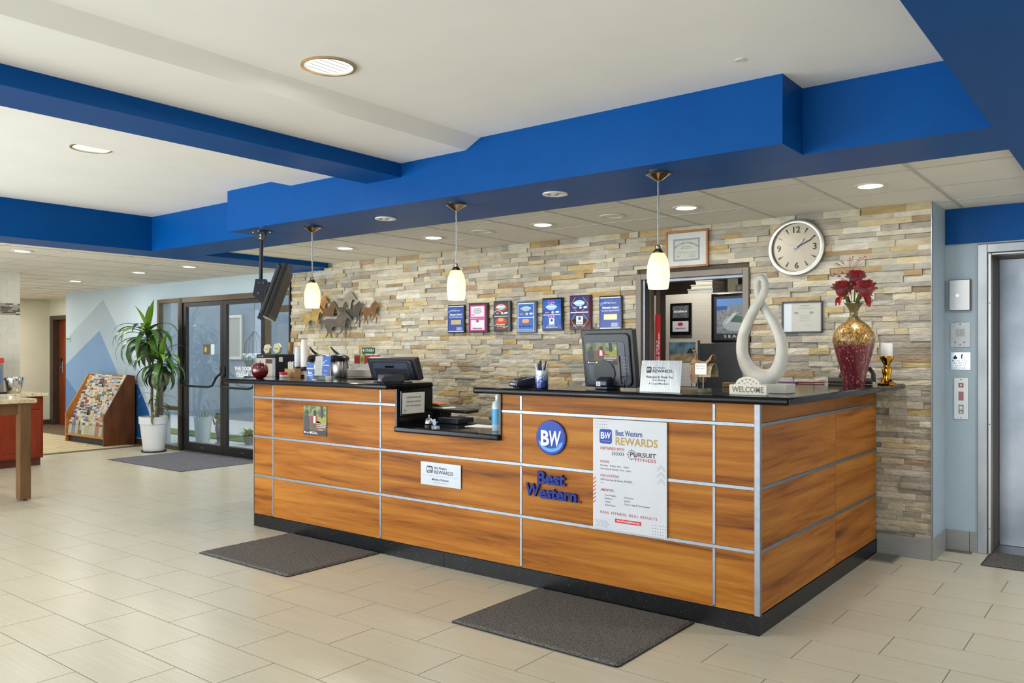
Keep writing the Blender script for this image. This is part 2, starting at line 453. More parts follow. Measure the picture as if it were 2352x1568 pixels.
# ---- floor of long porcelain tiles
M_GROUT = pm('grout', (118, 110, 94), 0.9, noise=20, col2=(106, 99, 84))
M_FTILE = pm('porcelain_floor_tile', (205, 198, 176), 0.30, noise=1.0, col2=(190, 182, 158), stretch=(2.2, 95, 1), rnd=11, detail=3, ramp=(0.25, 0.8))
floor = struct(MB().box(-10.6, 4.0, -9.5, 3.2, -0.06, -0.0007), 'floor', M_GROUT, 'beige plank-tiled lobby floor with thin dark joints', 'floor')
TL, TW, G = 0.6160, 0.3056, 0.0046
def y_lim(x0, x1):
    xc = (x0 + x1) / 2
    return 2.455 if xc < -6.77 else (2.24 if xc < 0.355 else 2.66)
tiles = []
for r in range(-24, 17):
    ya = -2.025 + TW * r
    xo = -3.471 if r % 2 == 0 else -3.777
    for k in range(-13, 14):
        xa = xo + TL * k
        x0, x1, y0, y1 = max(xa, -10.6), min(xa + TL, 3.9), ya, ya + TW
        y1 = min(y1, y_lim(x0, x1))
        if x1 - x0 < 0.03 or y1 - y0 < 0.02: continue
        full = abs(x1 - x0 - TL) < 1e-4 and abs(y1 - y0 - TW) < 1e-4
        under = (x0 > -4.25 and x1 < -0.02 and y0 > 0.02)
        c = ((x0 + x1) / 2, (y0 + y1) / 2, 0)
        dist = (Vector(c) - CAM).length
        vis = in_view(c, 120) and not under and not (x0 > -6.6 and x1 < 0 and y0 > 0.0)
        tiles.append((dist if vis else 999, x0, x1, y0, y1, full))
tiles.sort(key=lambda t: t[0])
mb = MB().box(-TL / 2 + G / 2, TL / 2 - G / 2, -TW / 2 + G / 2, TW / 2 - G / 2, -0.007, 0.0)
tile_me = mb.mesh('tile', (0, 0, 0), False, 0.0005, 1); tile_me.materials.append(M_FTILE)
field = MB()
for i, (dd, x0, x1, y0, y1, full) in enumerate(tiles):
    if i < 298 and dd < 900:
        if full: me = tile_me
        else:
            cx, cy = (x0 + x1) / 2, (y0 + y1) / 2
            me = MB().box(x0 - cx + G / 2, x1 - cx - G / 2, y0 - cy + G / 2, y1 - cy - G / 2, -0.007, 0.0).mesh('tile', (0, 0, 0), False, 0.0012, 1)
            me.materials.append(M_FTILE)
        o = bpy.data.objects.new('tile', me); COL.objects.link(o); o.parent = floor
        o.location = ((x0 + x1) / 2, (y0 + y1) / 2, random.uniform(-0.0001, 0.0001))
    else:
        field.box(x0 + G / 2, x1 - G / 2, y0 + G / 2, y1 - G / 2, -0.007, 0.0)
field.obj('tile_field', M_FTILE, floor, kind='stuff')

# ---- carpet of the corridor
def carpet_mat():
    m = bpy.data.materials.new('patterned_corridor_carpet'); m.use_nodes = True
    nt = m.node_tree; N = nt.nodes; L = nt.links; b = N['Principled BSDF']; b.inputs['Roughness'].default_value = 0.95
    tc = N.new('ShaderNodeTexCoord')
    wv = N.new('ShaderNodeTexWave'); wv.inputs['Scale'].default_value = 1.3; wv.inputs['Distortion'].default_value = 9.0
    wv.inputs['Detail'].default_value = 2.5; wv.inputs['Detail Scale'].default_value = 1.1
    L.new(tc.outputs['Object'], wv.inputs['Vector'])
    r = N.new('ShaderNodeValToRGB'); e = r.color_ramp.elements
    e[0].position = 0.0; e[0].color = lin((204, 190, 150)); e[1].position = 1.0; e[1].color = lin((190, 172, 130))
    x = e.new(0.34); x.color = lin((206, 190, 150)); x = e.new(0.5); x.color = lin((84, 70, 50)); x = e.new(0.64); x.color = lin((186, 168, 128))
    L.new(wv.outputs['Fac'], r.inputs['Fac']); L.new(r.outputs[0], b.inputs['Base Color'])
    return m
carpet = thing('carpet', 'tan swirl-patterned corridor carpet with brown border beyond the lobby tiles', 'carpet', (-13.0, 1.0, 0), kind='structure')
M_BRCARPET = pm('brown_carpet_border', (104, 86, 66), 0.95, noise=160, col2=(84, 68, 52), bump=(200, 0.4, 0.004))
MB().box(-15.2, -10.75, -3.0, 2.3, -0.06, 0.004).obj('pattern_field', carpet_mat(), carpet)
mb = MB().box(-15.8, -15.2, -3.0, 3.4, -0.06, 0.004).box(-15.2, -13.3, 2.3, 3.4, -0.06, 0.004).box(-13.3, -10.75, 2.3, 2.455, -0.06, 0.004).box(-10.75, -10.6, -3.0, 2.455, -0.06, 0.004)
mb.obj('border', M_BRCARPET, carpet)

# ---- main plaster ceiling with the furred strip beside the cross beam
ZS, ZC = 2.41, 2.74
ceil = struct(MB().box(-6.2, 1.2, -9.2, 0.25, ZC, ZC + 0.08), 'ceiling', M_CEIL, 'smooth white plaster ceiling of the lobby', 'ceiling')
MB().fpoly(Frame((0, -0.2, 0)), [(-3.60, ZC), (-3.535, ZC - 0.06), (-1.79, ZC - 0.06), (-1.67, ZC)], 0.0, 9.0).obj('furred_strip', M_CEIL, ceil)

# ---- blue soffits and beams
struct(MB().box(-4.366, 0.19, -0.2, 0.585, ZS, ZC + 0.06), 'trim_1', M_BLUE, 'deep blue ceiling soffit stepping forward above the reception desk', 'soffit')
struct(MB().box(0.19, 1.01, 0.08, 0.585, ZS, ZC + 0.06), 'trim_2', M_BLUE, 'set-back blue soffit length right of the stepped soffit', 'soffit')
struct(MB().box(-6.08, -4.366, 0.08, 0.585, ZS, ZC + 0.06), 'trim_3', M_BLUE, 'set-back blue soffit length left of the stepped soffit', 'soffit')
struct(MB().box(-6.55, -6.08, -9.2, 0.585, ZS, ZC + 0.06), 'trim_4', M_BLUE, 'blue side soffit along the left edge of the plaster ceiling', 'soffit')
struct(MB().box(1.01, 3.6, -9.2, 2.65, ZS, ZC + 0.06), 'trim_5', M_BLUE, 'broad flat blue soffit in the upper right corner', 'soffit')
struct(MB().box(-2.70, -2.36, -9.2, -0.2, 2.588, ZC - 0.06), 'trim_6', M_BLUE, 'blue ceiling beam running from upper left into the soffit', 'beam')
struct(MB().box(-6.55, -6.0, 0.585, 2.165, ZS, 2.60), 'trim_7', M_BLUE, 'short blue beam from the soffit to the stone wall behind the television', 'beam')
struct(MB().box(-6.76, -6.14, 2.165, 2.222, 2.395, 2.468), 'trim_8', M_BLUE, 'small dark blue fascia at the left top of the stone wall', 'fascia')

# ---- dropped ceilings of square acoustic tiles
def drop(x0, x1, y0, y1, gx, gy, label):
    c = struct(MB().box(x0, x1, y0, y1, 2.484, 2.52), 'ceiling', M_TEE, label, 'ceiling')
    P = 0.61; tee = MB(); meshes = {}
    xs = sorted({x0, x1} | {gx + P * k for k in range(-40, 40) if x0 + 0.01 < gx + P * k < x1 - 0.01})
    ys = sorted({y0, y1} | {gy + P * k for k in range(-40, 40) if y0 + 0.01 < gy + P * k < y1 - 0.01})
    n = 0; rest = MB()
    cand = []
    for a, b in zip(xs, xs[1:]):
        for e, f in zip(ys, ys[1:]):
            ctr = ((a + b) / 2, (e + f) / 2, 2.47)
            cand.append(((Vector(ctr) - CAM).length if in_view(ctr, 150) else 999, a, b, e, f))
    cand.sort()
    for dd, a, b, e, f in cand:
        w, h = round(b - a - 0.016, 4), round(f - e - 0.016, 4)
        if w < 0.02 or h < 0.02: continue
        if dd > 900 or n > 145:
            rest.box(a + 0.008, b - 0.008, e + 0.008, f - 0.008, 2.471, 2.484); continue
        if (w, h) not in meshes:
            me = MB().box(-w / 2, w / 2, -h / 2, h / 2, 0, 0.014).mesh('ceiling_tile', (0, 0, 0), False, 0.003, 1)
            me.materials.append(M_ACTILE); meshes[(w, h)] = me
        o = bpy.data.objects.new('ceiling_tile', meshes[(w, h)]); COL.objects.link(o); o.parent = c
        o.location = ((a + b) / 2, (e + f) / 2, 2.47 + random.uniform(-0.001, 0.001)); n += 1
    if rest.v: rest.obj('ceiling_tile_field', M_ACTILE, c, kind='stuff')
    for x in xs: tee.box(x - 0.010, x + 0.010, y0, y1, 2.4672, 2.480)
    for y in ys: tee.box(x0, x1, y - 0.010, y + 0.010, 2.4675, 2.4797)
    tee.obj('tee_grid', M_TEE, c)
    return c
ceil_r = drop(-6.0, 1.01, 0.585, 2.66, 0.477, 1.05, 'dropped acoustic tile ceiling between the blue soffit and the stone wall')
ceil_l = drop(-15.8, -6.55, -4.0, 3.3, -7.83, -0.2, 'dropped acoustic tile ceiling over the entrance and corridor at left')

# ---- stone clad wall with its office doorway
M_STONE = attr_mat('split_face_ledger_stone', 0.85, 9.0, 0.13, (38.0, 0.9, 0.012), (1, 1, 2.4), spec=0.25)
M_MORTAR = pm('dark_mortar', (96, 88, 72), 0.95, noise=30, col2=(78, 71, 58))
DX0, DX1, DZ = -1.95, -0.945, 2.10
wall_back = struct(MB().box(-6.77, DX0, 2.245, 2.42, 0, 2.60).box(DX1, 0.355, 2.245, 2.42, 0, 2.60).box(DX0, DX1, 2.245, 2.42, DZ, 2.60),
                   'wall_back', M_MORTAR, 'wall of split-face ledger stone in grey, cream and ochre behind the desk', 'wall')
PAL = [(196, 186, 162), (199, 190, 168), (189, 180, 158), (202, 195, 177), (181, 173, 154), (193, 185, 165), (196, 182, 148),
       (204, 199, 187), (178, 170, 152), (196, 188, 170), (198, 189, 169), (193, 187, 172)]
OCH = [(184, 158, 110), (178, 154, 112), (164, 142, 108), (190, 170, 126), (170, 146, 118), (158, 138, 114)]
GRY = [(168, 162, 148), (160, 155, 144), (174, 168, 155), (158, 151, 137), (178, 173, 162)]
def stone_geo(x0, x1, z0, z1):
    pr = random.choice([0.004, 0.010, 0.014, 0.020, 0.024]); nx = max(2, min(5, int((x1 - x0) / 0.05))); nz = 2
    vs_, fs = [], []
    slope = random.uniform(-0.004, 0.004)
    for j in range(nz + 1):
        for i in range(nx + 1):
            edge = i in (0, nx) or j in (0, nz)
            y = 2.232 - pr - (0.0 if edge else random.uniform(0.0, 0.006)) + random.uniform(-0.0025, 0.0025) + slope * (i / nx - 0.5)
            vs_.append((x0 + (x1 - x0) * i / nx, y, z0 + (z1 - z0) * j / nz + (0 if j in (0, nz) else random.uniform(-0.004, 0.004))))
    for j in range(nz):
        for i in range(nx):
            a = j * (nx + 1) + i
            fs.append((a, a + 1, a + nx + 2, a + nx + 1))
    ring = [i for i in range(nx + 1)] + [j * (nx + 1) + nx for j in range(1, nz + 1)] + [nz * (nx + 1) + i for i in range(nx - 1, -1, -1)] + [j * (nx + 1) for j in range(nz - 1, 0, -1)]
    b = len(vs_)
    for q in ring: vs_.append((vs_[q][0], 2.246, vs_[q][2]))
    m = len(ring)
    for i in range(m):
        j = (i + 1) % m
        fs.append((ring[i], b + i, b + j, ring[j]))
    return vs_, fs
stones = []
z = 0.0
while z < 2.469:
    h = random.choice([0.034, 0.037, 0.040, 0.044, 0.05]); z1 = min(z + h, 2.47)
    if 2.47 - z1 < 0.02: z1 = 2.47
    x = -6.77 - random.uniform(0, 0.1)
    while x < 0.355:
        w = random.choice([0.09, 0.12, 0.15, 0.18, 0.21, 0.26, 0.31, 0.36]); xa, xb = max(x, -6.77), min(x + w, 0.355)
        x += w
        if 0.355 - xb < 0.05: xb = 0.355; x = 9
        segs = [(xa, xb)]
        if z < DZ + 0.01 and xb > DX0 and xa < DX1:
            segs = []
            if xa < DX0 - 0.015: segs.append((xa, DX0))
            if xb > DX1 + 0.015: segs.append((DX1, xb))
        for a, b in segs:
            if b - a < 0.02: continue
            stones.append((a + 0.0008, b - 0.0008, z + 0.0006, z1 - 0.0006))
    z = z1
def stone_col(x, z):
    t = random.random(); right = (x + 6.8) / 7.1
    if t < 0.07 + 0.09 * (1 - right): c = random.choice(OCH)
    elif t < 0.24 + 0.26 * right: c = random.choice(GRY)
    else: c = random.choice(PAL)
    k = random.uniform(0.96, 1.06)
    w = lin(tuple(min(255, v * k) for v in c))
    return w
rank = []
for i, (a, b, c, d) in enumerate(stones):
    p = ((a + b) / 2, 2.21, (c + d) / 2)
    seen = in_view(p, 0) and (p[2] > 1.19 + 0.0 or p[0] > 0.0 or (-2.5 < p[0] - 0.35 < -1.2 and p[2] > 0.85))
    rank.append((-(b - a) * (d - c) / (Vector(p) - CAM).length_squared if seen else 1.0, i))
rank.sort()
own = {i for s_, i in rank[:298] if s_ < 0}
vv, ff, cc = [], [], []
for i, (a, b, c, d) in enumerate(stones):
    v_, f_ = stone_geo(a, b, c, d); col = stone_col((a + b) / 2, c)
    if i in own:
        me = bpy.data.meshes.new('stone'); me.from_pydata(v_, [], f_); set_col(me, [col] * len(v_)); me.materials.append(M_STONE)
        o = bpy.data.objects.new('stone', me); COL.objects.link(o); o.parent = wall_back
    else:
        n = len(vv); vv += v_; ff += [tuple(q + n for q in f) for f in f_]; cc += [col] * len(v_)
me = bpy.data.meshes.new('stone_field'); me.from_pydata(vv, [], ff); set_col(me, cc); me.materials.append(M_STONE)
o = bpy.data.objects.new('stone_field', me); COL.objects.link(o); o.parent = wall_back; o['kind'] = 'stuff'
MB().box(-6.79, -6.765, 2.20, 2.42, 0, 2.395).obj('edge_trim', M_DARKFRAME, wall_back)
MB().box(0.352, 0.358, 2.205, 2.23, 0.145, 2.468).obj('corner_bead', M_ALU, wall_back)

# ---- painted return and elevator wall on the right
struct(MB().box(0.28, 0.356, 2.422, 2.66, 0, 2.469).box(0.3555, 0.359, 2.232, 2.66, 0.0, 2.469), 'wall_right', M_GREYWALL, 'narrow grey-blue painted return beside the end of the stone wall', 'wall')
wall_el = struct(MB().box(0.359, 0.566, 2.65, 2.80, 0, 2.205).box(0.359, 3.6, 2.655, 2.80, 2.205, 2.469), 'wall_elevator', M_GREYWALL, 'grey-blue wall panel carrying the elevator controls', 'wall')
MB().box(0.359, 3.6, 2.640, 2.655, 2.213, 2.468).obj('blue_header', M_BLUE, wall_el)
struct(MB().box(0.002, 0.357, 2.196, 2.208, 0, 0.145), 'baseboard_back', M_BASE, 'grey tile baseboard below the stone wall right of the desk', 'baseboard', bevel=0.002)
struct(MB().box(0.3595, 0.371, 2.196, 2.638, 0, 0.145).box(0.357, 0.3595, 2.196, 2.208, 0, 0.145), 'baseboard_return', M_BASE, 'grey tile baseboard on the painted return wall', 'baseboard', bevel=0.002)
struct(MB().box(0.371, 0.515, 2.638, 2.65, 0, 0.145).box(0.517, 0.612, 2.638, 2.65, 0, 0.145), 'baseboard_elevator', M_BASE, 'grey tile baseboard beneath the elevator call panel', 'baseboard', bevel=0.002)
M_ELDOOR = pm('scuffed_elevator_steel', (168, 174, 182), 0.38, 0.85, noise=2.2, col2=(128, 136, 148), bump=(14, 0.05, 0.01))
M_ELFRAME = pm('worn_steel_frame', (168, 172, 176), 0.40, 0.8, noise=7, col2=(142, 146, 152), stretch=(1, 1, 0.4))
M_REVEAL = pm('brown_door_reveal', (92, 78, 64), 0.5, 0.2, noise=6, col2=(76, 64, 54), stretch=(10, 10, 0.5))
el = thing('door_1', 'brushed steel elevator entrance at the right edge', 'elevator', (0.95, 2.65, 0), kind='structure')
MB().box(0.568, 0.628, 2.636, 2.70, 0, 2.197).obj('jamb', M_ELFRAME, el, bevel=0.003)
MB().box(0.628, 2.2, 2.636, 2.70, 2.137, 2.197).obj('head', M_ELFRAME, el, bevel=0.003)
MB().box(0.630, 0.652, 2.650, 2.72, 0, 2.135).obj('stop', M_STEEL, el, bevel=0.004)
MB().box(0.652, 2.2, 2.650, 2.72, 2.118, 2.135).obj('stop', M_STEEL, el, bevel=0.004)
MB().box(0.630, 0.6515, 2.722, 3.05, 0, 2.135).box(0.6515, 2.2, 2.722, 3.05, 2.119, 2.135).obj('reveal', M_REVEAL, el)
MB().box(0.655, 2.2, 3.0, 3.05, 0.006, 2.118).obj('door_panel', M_ELDOOR, el, bevel=0.003)
MB().box(0.655, 2.2, 2.71, 2.999, -0.002, 0.006).obj('sill', M_STEEL, el)
for zz in (0.18, 0.92, 1.78):
    MB().lathe([(0.004, 0), (0.004, 0.003)], (0, 0, 0), 10).obj('screw', M_BLACK, el, world=False).matrix_basis = Matrix.Translation((0.641 - 0.95, 2.6495 - 2.65, zz)) @ Matrix.Rotation(PI / 2, 4, 'X')

# ---- mural wall and storefront on the left
YB = 2.46
wall_mural = struct(MB().box(-13.45, -10.27, YB, 2.62, 0, 2.60).box(-10.27, -6.77, YB, 2.62, 2.225, 2.60), 'wall_left', M_WALLBLUE, 'pale blue entrance wall with painted mountain peaks', 'wall')
fm = Frame((0, YB, 0))
for nm, pts, col, d in (('painted_peak', [(-13.449, 1.66), (-12.085, 2.298), (-10.78, 1.02), (-10.78, 0.9), (-13.449, 0.9)], (166, 184, 198), 0.0008),
                        ('painted_peak', [(-13.449, 1.217), (-12.22, 1.79), (-11.0, 0.42), (-11.0, 0.1), (-13.449, 0.1)], (116, 152, 190), 0.0014),
                        ('painted_slope', [(-13.449, 1.0), (-12.5, 0.4), (-12.3, 0.1), (-13.449, 0.1)], (88, 126, 176), 0.0020),
                        ('painted_slope', [(-11.3, 0.93), (-10.95, 0.93), (-10.64, 0.55), (-10.40, 0.1), (-11.3, 0.1)], (18, 88, 158), 0.0020)):
    MB().fpoly(fm, pts, 0, d).obj(nm, pm('mural_%d_%d_%d' % col, col, 0.7, noise=2, col2=tuple(int(v * 0.96) for v in col)), wall_mural)
M_DKBASE = pm('dark_brown_base', (70, 54, 42), 0.5, noise=8, col2=(58, 44, 34))
struct(MB().box(-13.45, -10.28, 2.445, 2.4575, 0.004, 0.085), 'baseboard_left', M_DKBASE, 'dark brown baseboard under the mountain mural', 'baseboard')

YF0, YF1 = 2.40, 2.47
def win(name, x0, x1, rails, label):
    w = thing(name, label, 'window', ((x0 + x1) / 2, 2.43, 0), kind='structure')
    t = 0.055
    MB().box(x0, x0 + t, YF0, YF1, 0, 2.22).obj('frame_stile', M_BRONZE, w, bevel=0.003)
    MB().box(x1 - t, x1, YF0, YF1, 0, 2.22).obj('frame_stile', M_BRONZE, w, bevel=0.003)
    zs_ = [(0.0, 0.06)] + rails + [(2.16, 2.22)]
    for a, b in zs_: MB().box(x0 + t, x1 - t, YF0, YF1, a, b).obj('frame_rail', M_BRONZE, w, bevel=0.003)
    for (a, b), (c, d) in zip(zs_, zs_[1:]):
        MB().box(x0 + t, x1 - t, 2.432, 2.438, b, c).obj('pane', M_GLASS, w)
    return w
win('window_1', -10.265, -9.63, [(0.58, 0.64)], 'narrow bronze-framed sidelight behind the potted dracaena')
win('window_2', -7.57, -6.80, [(1.95, 2.03)], 'bronze-framed glass sidelight between the entrance door and stone wall')
dr = thing('door_2', 'pair of bronze-framed glass entrance doors with push bars', 'door', (-8.6, 2.43, 0), kind='structure')
MB().box(-9.63, -9.55, YF0 - 0.01, YF1 + 0.02, 0, 2.22).obj('frame_post', M_DARKFRAME, dr, bevel=0.003)
MB().box(-9.55, -7.57, YF0 - 0.01, YF1 + 0.02, 2.145, 2.22).obj('frame_head', M_BRONZE, dr, bevel=0.004)
MB().box(-9.55, -7.57, YF0, YF1, 0.0, 0.015).obj('threshold', M_ALU, dr)
def leaf(x0, x1):
    lf = MB().box(x0 + 0.003, x0 + 0.07, 2.405, 2.455, 0.02, 2.14).box(x1 - 0.07, x1 - 0.003, 2.405, 2.455, 0.02, 2.14).box(x0 + 0.07, x1 - 0.07, 2.405, 2.455, 0.02, 0.14).box(x0 + 0.07, x1 - 0.07, 2.405, 2.455, 2.085, 2.14).obj('leaf_frame', M_DARKFRAME, dr)
    MB().box(x0 + 0.07, x1 - 0.07, 2.427, 2.433, 0.14, 2.085).obj('pane', M_GLASS, lf)
    h = x1 - x0
    MB().tube([(x0 + 0.05, 2.40, 1.16), (x0 + 0.06, 2.34, 1.10), (x0 + 0.10, 2.31, 0.99), (x0 + 0.16, 2.305, 0.965), (x0 + 0.3, 2.305, 0.955), (x1 - 0.2, 2.305, 0.95), (x1 - 0.12, 2.31, 0.97), (x1 - 0.07, 2.34, 1.08), (x1 - 0.05, 2.40, 1.15)], (0.016), 8).obj('push_bar', M_DARKFRAME, lf, smooth=True)
    MB().box(x0 + 0.005, x0 + 0.055, 2.385, 2.405, 1.10, 1.24).box(x1 - 0.055, x1 - 0.005, 2.385, 2.405, 1.10, 1.24).obj('bar_bracket', M_DARKFRAME, lf, bevel=0.006)
    MB().box(x0 + h * 0.45, x0 + h * 0.53, 2.403, 2.405, 0.075, 0.085).obj('pull_tab', M_ALU, lf)
    return lf
la = leaf(-9.54, -8.525); lb = leaf(-8.525, -7.58)
fg = Frame((0, 2.4265, 0))
MB().fbox(fg, -9.05, -8.86, 1.40, 1.545, 0, 0.001).obj('notice', flat((96, 84, 70)), la, label='small photo notice stuck on glass')
MB().fbox(fg, -8.86, -8.77, 1.40, 1.545, 0, 0.001).obj('notice', flat((196, 212, 226)), la, label='pale notice margin')
MB().fell(fg, -8.99, 1.47, 0.03, 0.04, 0.001, 0.0014, 14).obj('notice_print', flat((190, 160, 110)), la)
M_WTXT = pm('white_vinyl_lettering', (240, 244, 246), 0.5, noise=30, col2=(232, 236, 240))
text('THIS DOOR WILL BE', Frame((-7.95, 2.4255, 1.185)), M_WTXT, lb, w=0.66, align='C', bold=0.02)
text('LOCKED AT ALL TIMES', Frame((-7.95, 2.4255, 1.13)), M_WTXT, lb, w=0.60, align='C', bold=0.02)
text('10:00pm - 6:00am', Frame((-7.95, 2.4255, 1.075)), M_WTXT, lb, w=0.56, align='C', bold=0.02)

# ---- corridor walls and the room door far left
struct(MB().box(-15.95, -15.75, -3.0, 3.4, 0, 2.6), 'wall_corridor', M_WALLBEIGE, 'beige corridor wall at the far left end', 'wall')
MB_ = MB().box(-15.75, -15.70, 3.15, 3.35, 0, 2.6).box(-14.40, -13.2, 3.15, 3.35, 0, 2.6).box(-15.70, -14.40, 3.15, 3.35, 2.15, 2.6)
struct(MB_, 'wall_corridor_end', M_WALLBEIGE, 'beige wall around the mahogany room door', 'wall')
struct(MB().box(-13.45, -13.25, 2.62, 3.15, 0, 2.6), 'wall_corridor_side', M_WALLBEIGE, 'short beige side wall behind the mural corner', 'wall')
struct(MB().box(-15.75, -15.735, -3.0, 3.15, 0.004, 0.10), 'baseboard_corridor', M_DKBASE, 'dark wooden baseboard along the beige corridor wall', 'baseboard')
d3 = thing('door_3', 'mahogany room door with chrome card lock in dark frame', 'door', (-15.0, 3.15, 0), kind='structure')
M_DKFRM = pm('dark_brown_steel_frame', (66, 52, 42), 0.4, noise=8, col2=(56, 44, 36))
MB().box(-15.70, -15.56, 3.12, 3.30, 0.004, 2.15).obj('jamb', M_DKFRM, d3, bevel=0.004)
MB().box(-14.54, -14.40, 3.12, 3.30, 0.004, 2.15).obj('jamb', M_DKFRM, d3, bevel=0.004)
MB().box(-15.56, -14.54, 3.12, 3.30, 2.07, 2.15).obj('head', M_DKFRM, d3, bevel=0.004)
MB().box(-15.555, -14.545, 3.24, 3.285, 0.01, 2.068).obj('leaf', M_DOORWOOD, d3)
MB().box(-15.46, -15.39, 3.228, 3.24, 1.02, 1.27).obj('lock_plate', M_CHROME, d3, bevel=0.004)
MB().tube([(-15.425, 3.235, 1.14), (-15.425, 3.19, 1.14), (-15.33, 3.185, 1.135)], 0.012, 8).obj('lever', M_CHROME, d3, smooth=True)
MB().box(-15.45, -15.40, 3.205, 3.228, 1.22, 1.31).obj('card_reader', M_BLACK, d3, bevel=0.005)

# ---- tiled wall end above the snack cabinet
M_WTILE = pm('white_wall_tile', (216, 212, 200), 0.25, noise=2, col2=(206, 202, 190), rnd=5)
wt = struct(MB().box(-10.35, -10.0915, -4.0, 0.44, 0.0, 2.47), 'wall_tiled', pm('pale_grout', (206, 202, 191), 0.8, noise=9, col2=(188, 184, 172)), 'white tiled wall end with dark mosaic band at the far left', 'wall')
n = 0; zz = 0.925
while zz < 2.46:
    hgt = min(0.076, 2.468 - zz)
    if 1.94 < zz + 0.03 < 2.04: zz += 0.076; n += 1; continue
    yy = 0.44; first = (n % 2 == 1)
    while yy > -0.15:
        w_ = 0.076 if first else 0.152; first = False
        MB().box(-10.0914, -10.0900, yy - w_ + 0.0008, yy - 0.0008, zz + 0.0008, zz + hgt - 0.0008).obj('wall_tile', M_WTILE, wt)
        yy -= w_
    zz += 0.076; n += 1
for j in range(7):
    yy = 0.438
    while yy > 0.0:
        w_ = random.choice([0.03, 0.05, 0.07, 0.09])
        MB().box(-10.0914, -10.089, yy - w_ + 0.001, yy - 0.001, 1.915 + j * 0.0215, 1.934 + j * 0.0215).obj('mosaic_stick', random.choice([flat((72, 62, 52), 0.3), flat((150, 146, 136), 0.3), flat((196, 192, 182), 0.3), flat((92, 80, 68), 0.3)]), wt)
        yy -= w_

# ---- back office seen through the doorway
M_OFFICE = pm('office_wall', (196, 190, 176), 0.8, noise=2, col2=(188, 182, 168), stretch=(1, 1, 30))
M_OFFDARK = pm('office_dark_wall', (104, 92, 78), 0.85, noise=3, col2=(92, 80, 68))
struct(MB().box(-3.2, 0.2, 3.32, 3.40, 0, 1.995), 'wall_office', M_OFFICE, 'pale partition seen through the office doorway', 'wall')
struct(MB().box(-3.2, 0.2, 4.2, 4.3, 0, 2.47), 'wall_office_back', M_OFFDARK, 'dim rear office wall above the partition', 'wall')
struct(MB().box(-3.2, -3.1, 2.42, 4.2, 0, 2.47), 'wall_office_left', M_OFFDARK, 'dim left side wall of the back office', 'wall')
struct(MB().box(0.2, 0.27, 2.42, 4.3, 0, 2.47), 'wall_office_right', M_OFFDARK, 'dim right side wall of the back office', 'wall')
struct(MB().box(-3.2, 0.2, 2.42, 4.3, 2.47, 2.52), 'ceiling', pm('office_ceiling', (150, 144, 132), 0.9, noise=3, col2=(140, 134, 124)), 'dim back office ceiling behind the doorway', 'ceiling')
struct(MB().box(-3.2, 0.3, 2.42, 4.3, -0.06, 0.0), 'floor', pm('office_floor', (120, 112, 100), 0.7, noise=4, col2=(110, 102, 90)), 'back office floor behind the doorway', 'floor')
d4 = thing('door_4', 'grey-brown steel frame of the open office doorway in the stone wall', 'door frame', (-1.45, 2.3, 0), kind='structure')
M_TAUPE = pm('taupe_steel_frame', (116, 108, 98), 0.42, 0.15, noise=5, col2=(106, 98, 88))
MB().box(DX0, DX0 + 0.05, 2.19, 2.43, 0, DZ).obj('jamb', M_TAUPE, d4, bevel=0.003)
MB().box(DX0 + 0.05, DX0 + 0.075, 2.215, 2.28, 0, DZ - 0.05).obj('stop', M_ALU, d4, bevel=0.003)
MB().box(DX0 + 0.05, DX0 + 0.085, 2.30, 2.36, 0, DZ - 0.05).obj('stop', M_TAUPE, d4, bevel=0.003)
MB().box(DX1 - 0.05, DX1, 2.19, 2.43, 0, DZ).obj('jamb', M_TAUPE, d4, bevel=0.003)
MB().box(DX0 + 0.05, DX1 - 0.05, 2.19, 2.43, DZ - 0.05, DZ).obj('head', M_TAUPE, d4, bevel=0.003)
MB().box(DX0 + 0.05, DX1 - 0.05, 2.235, 2.30, DZ - 0.075, DZ - 0.05).obj('track', M_ALU, d4, bevel=0.003)
dl = MB().box(-1.865, -1.825, 2.39, 2.50, 0.01, 2.0).obj('door_leaf', M_REVEAL, d4, bevel=0.003)
rs = Frame((-1.8645, 2.3595, 1.30), (1, 0, 0), (0, 0, 1))
MB().box(-1.863, -1.815, 2.376, 2.389, 0.75, 1.76).obj('warning_strip', flat((190, 24, 28)), d4, label='red warning strip on the sliding office door')
text('EMERGENCY EXIT ONLY', Frame((-1.838, 2.3755, 1.02), (0, 0, 1), (-1, 0, 0)), M_WTXT, d4, w=0.52, h=0.014, bold=0.02)
text('ALARM WILL SOUND IF OPENED', Frame((-1.820, 2.3755, 1.02), (0, 0, 1), (-1, 0, 0)), M_WTXT, d4, w=0.58, h=0.012, bold=0.02)

# ---- unseen rest of the lobby shell
struct(MB().box(3.6, 3.75, -9.4, 2.80, 0, 2.9), 'wall_lobby_right', M_WALLBEIGE, 'plain lobby side wall out of frame at right', 'wall')
struct(MB().box(-10.6, 3.75, -9.4, -9.25, 0, 2.9), 'wall_front', M_WALLBEIGE, 'lobby wall behind the photographer', 'wall')

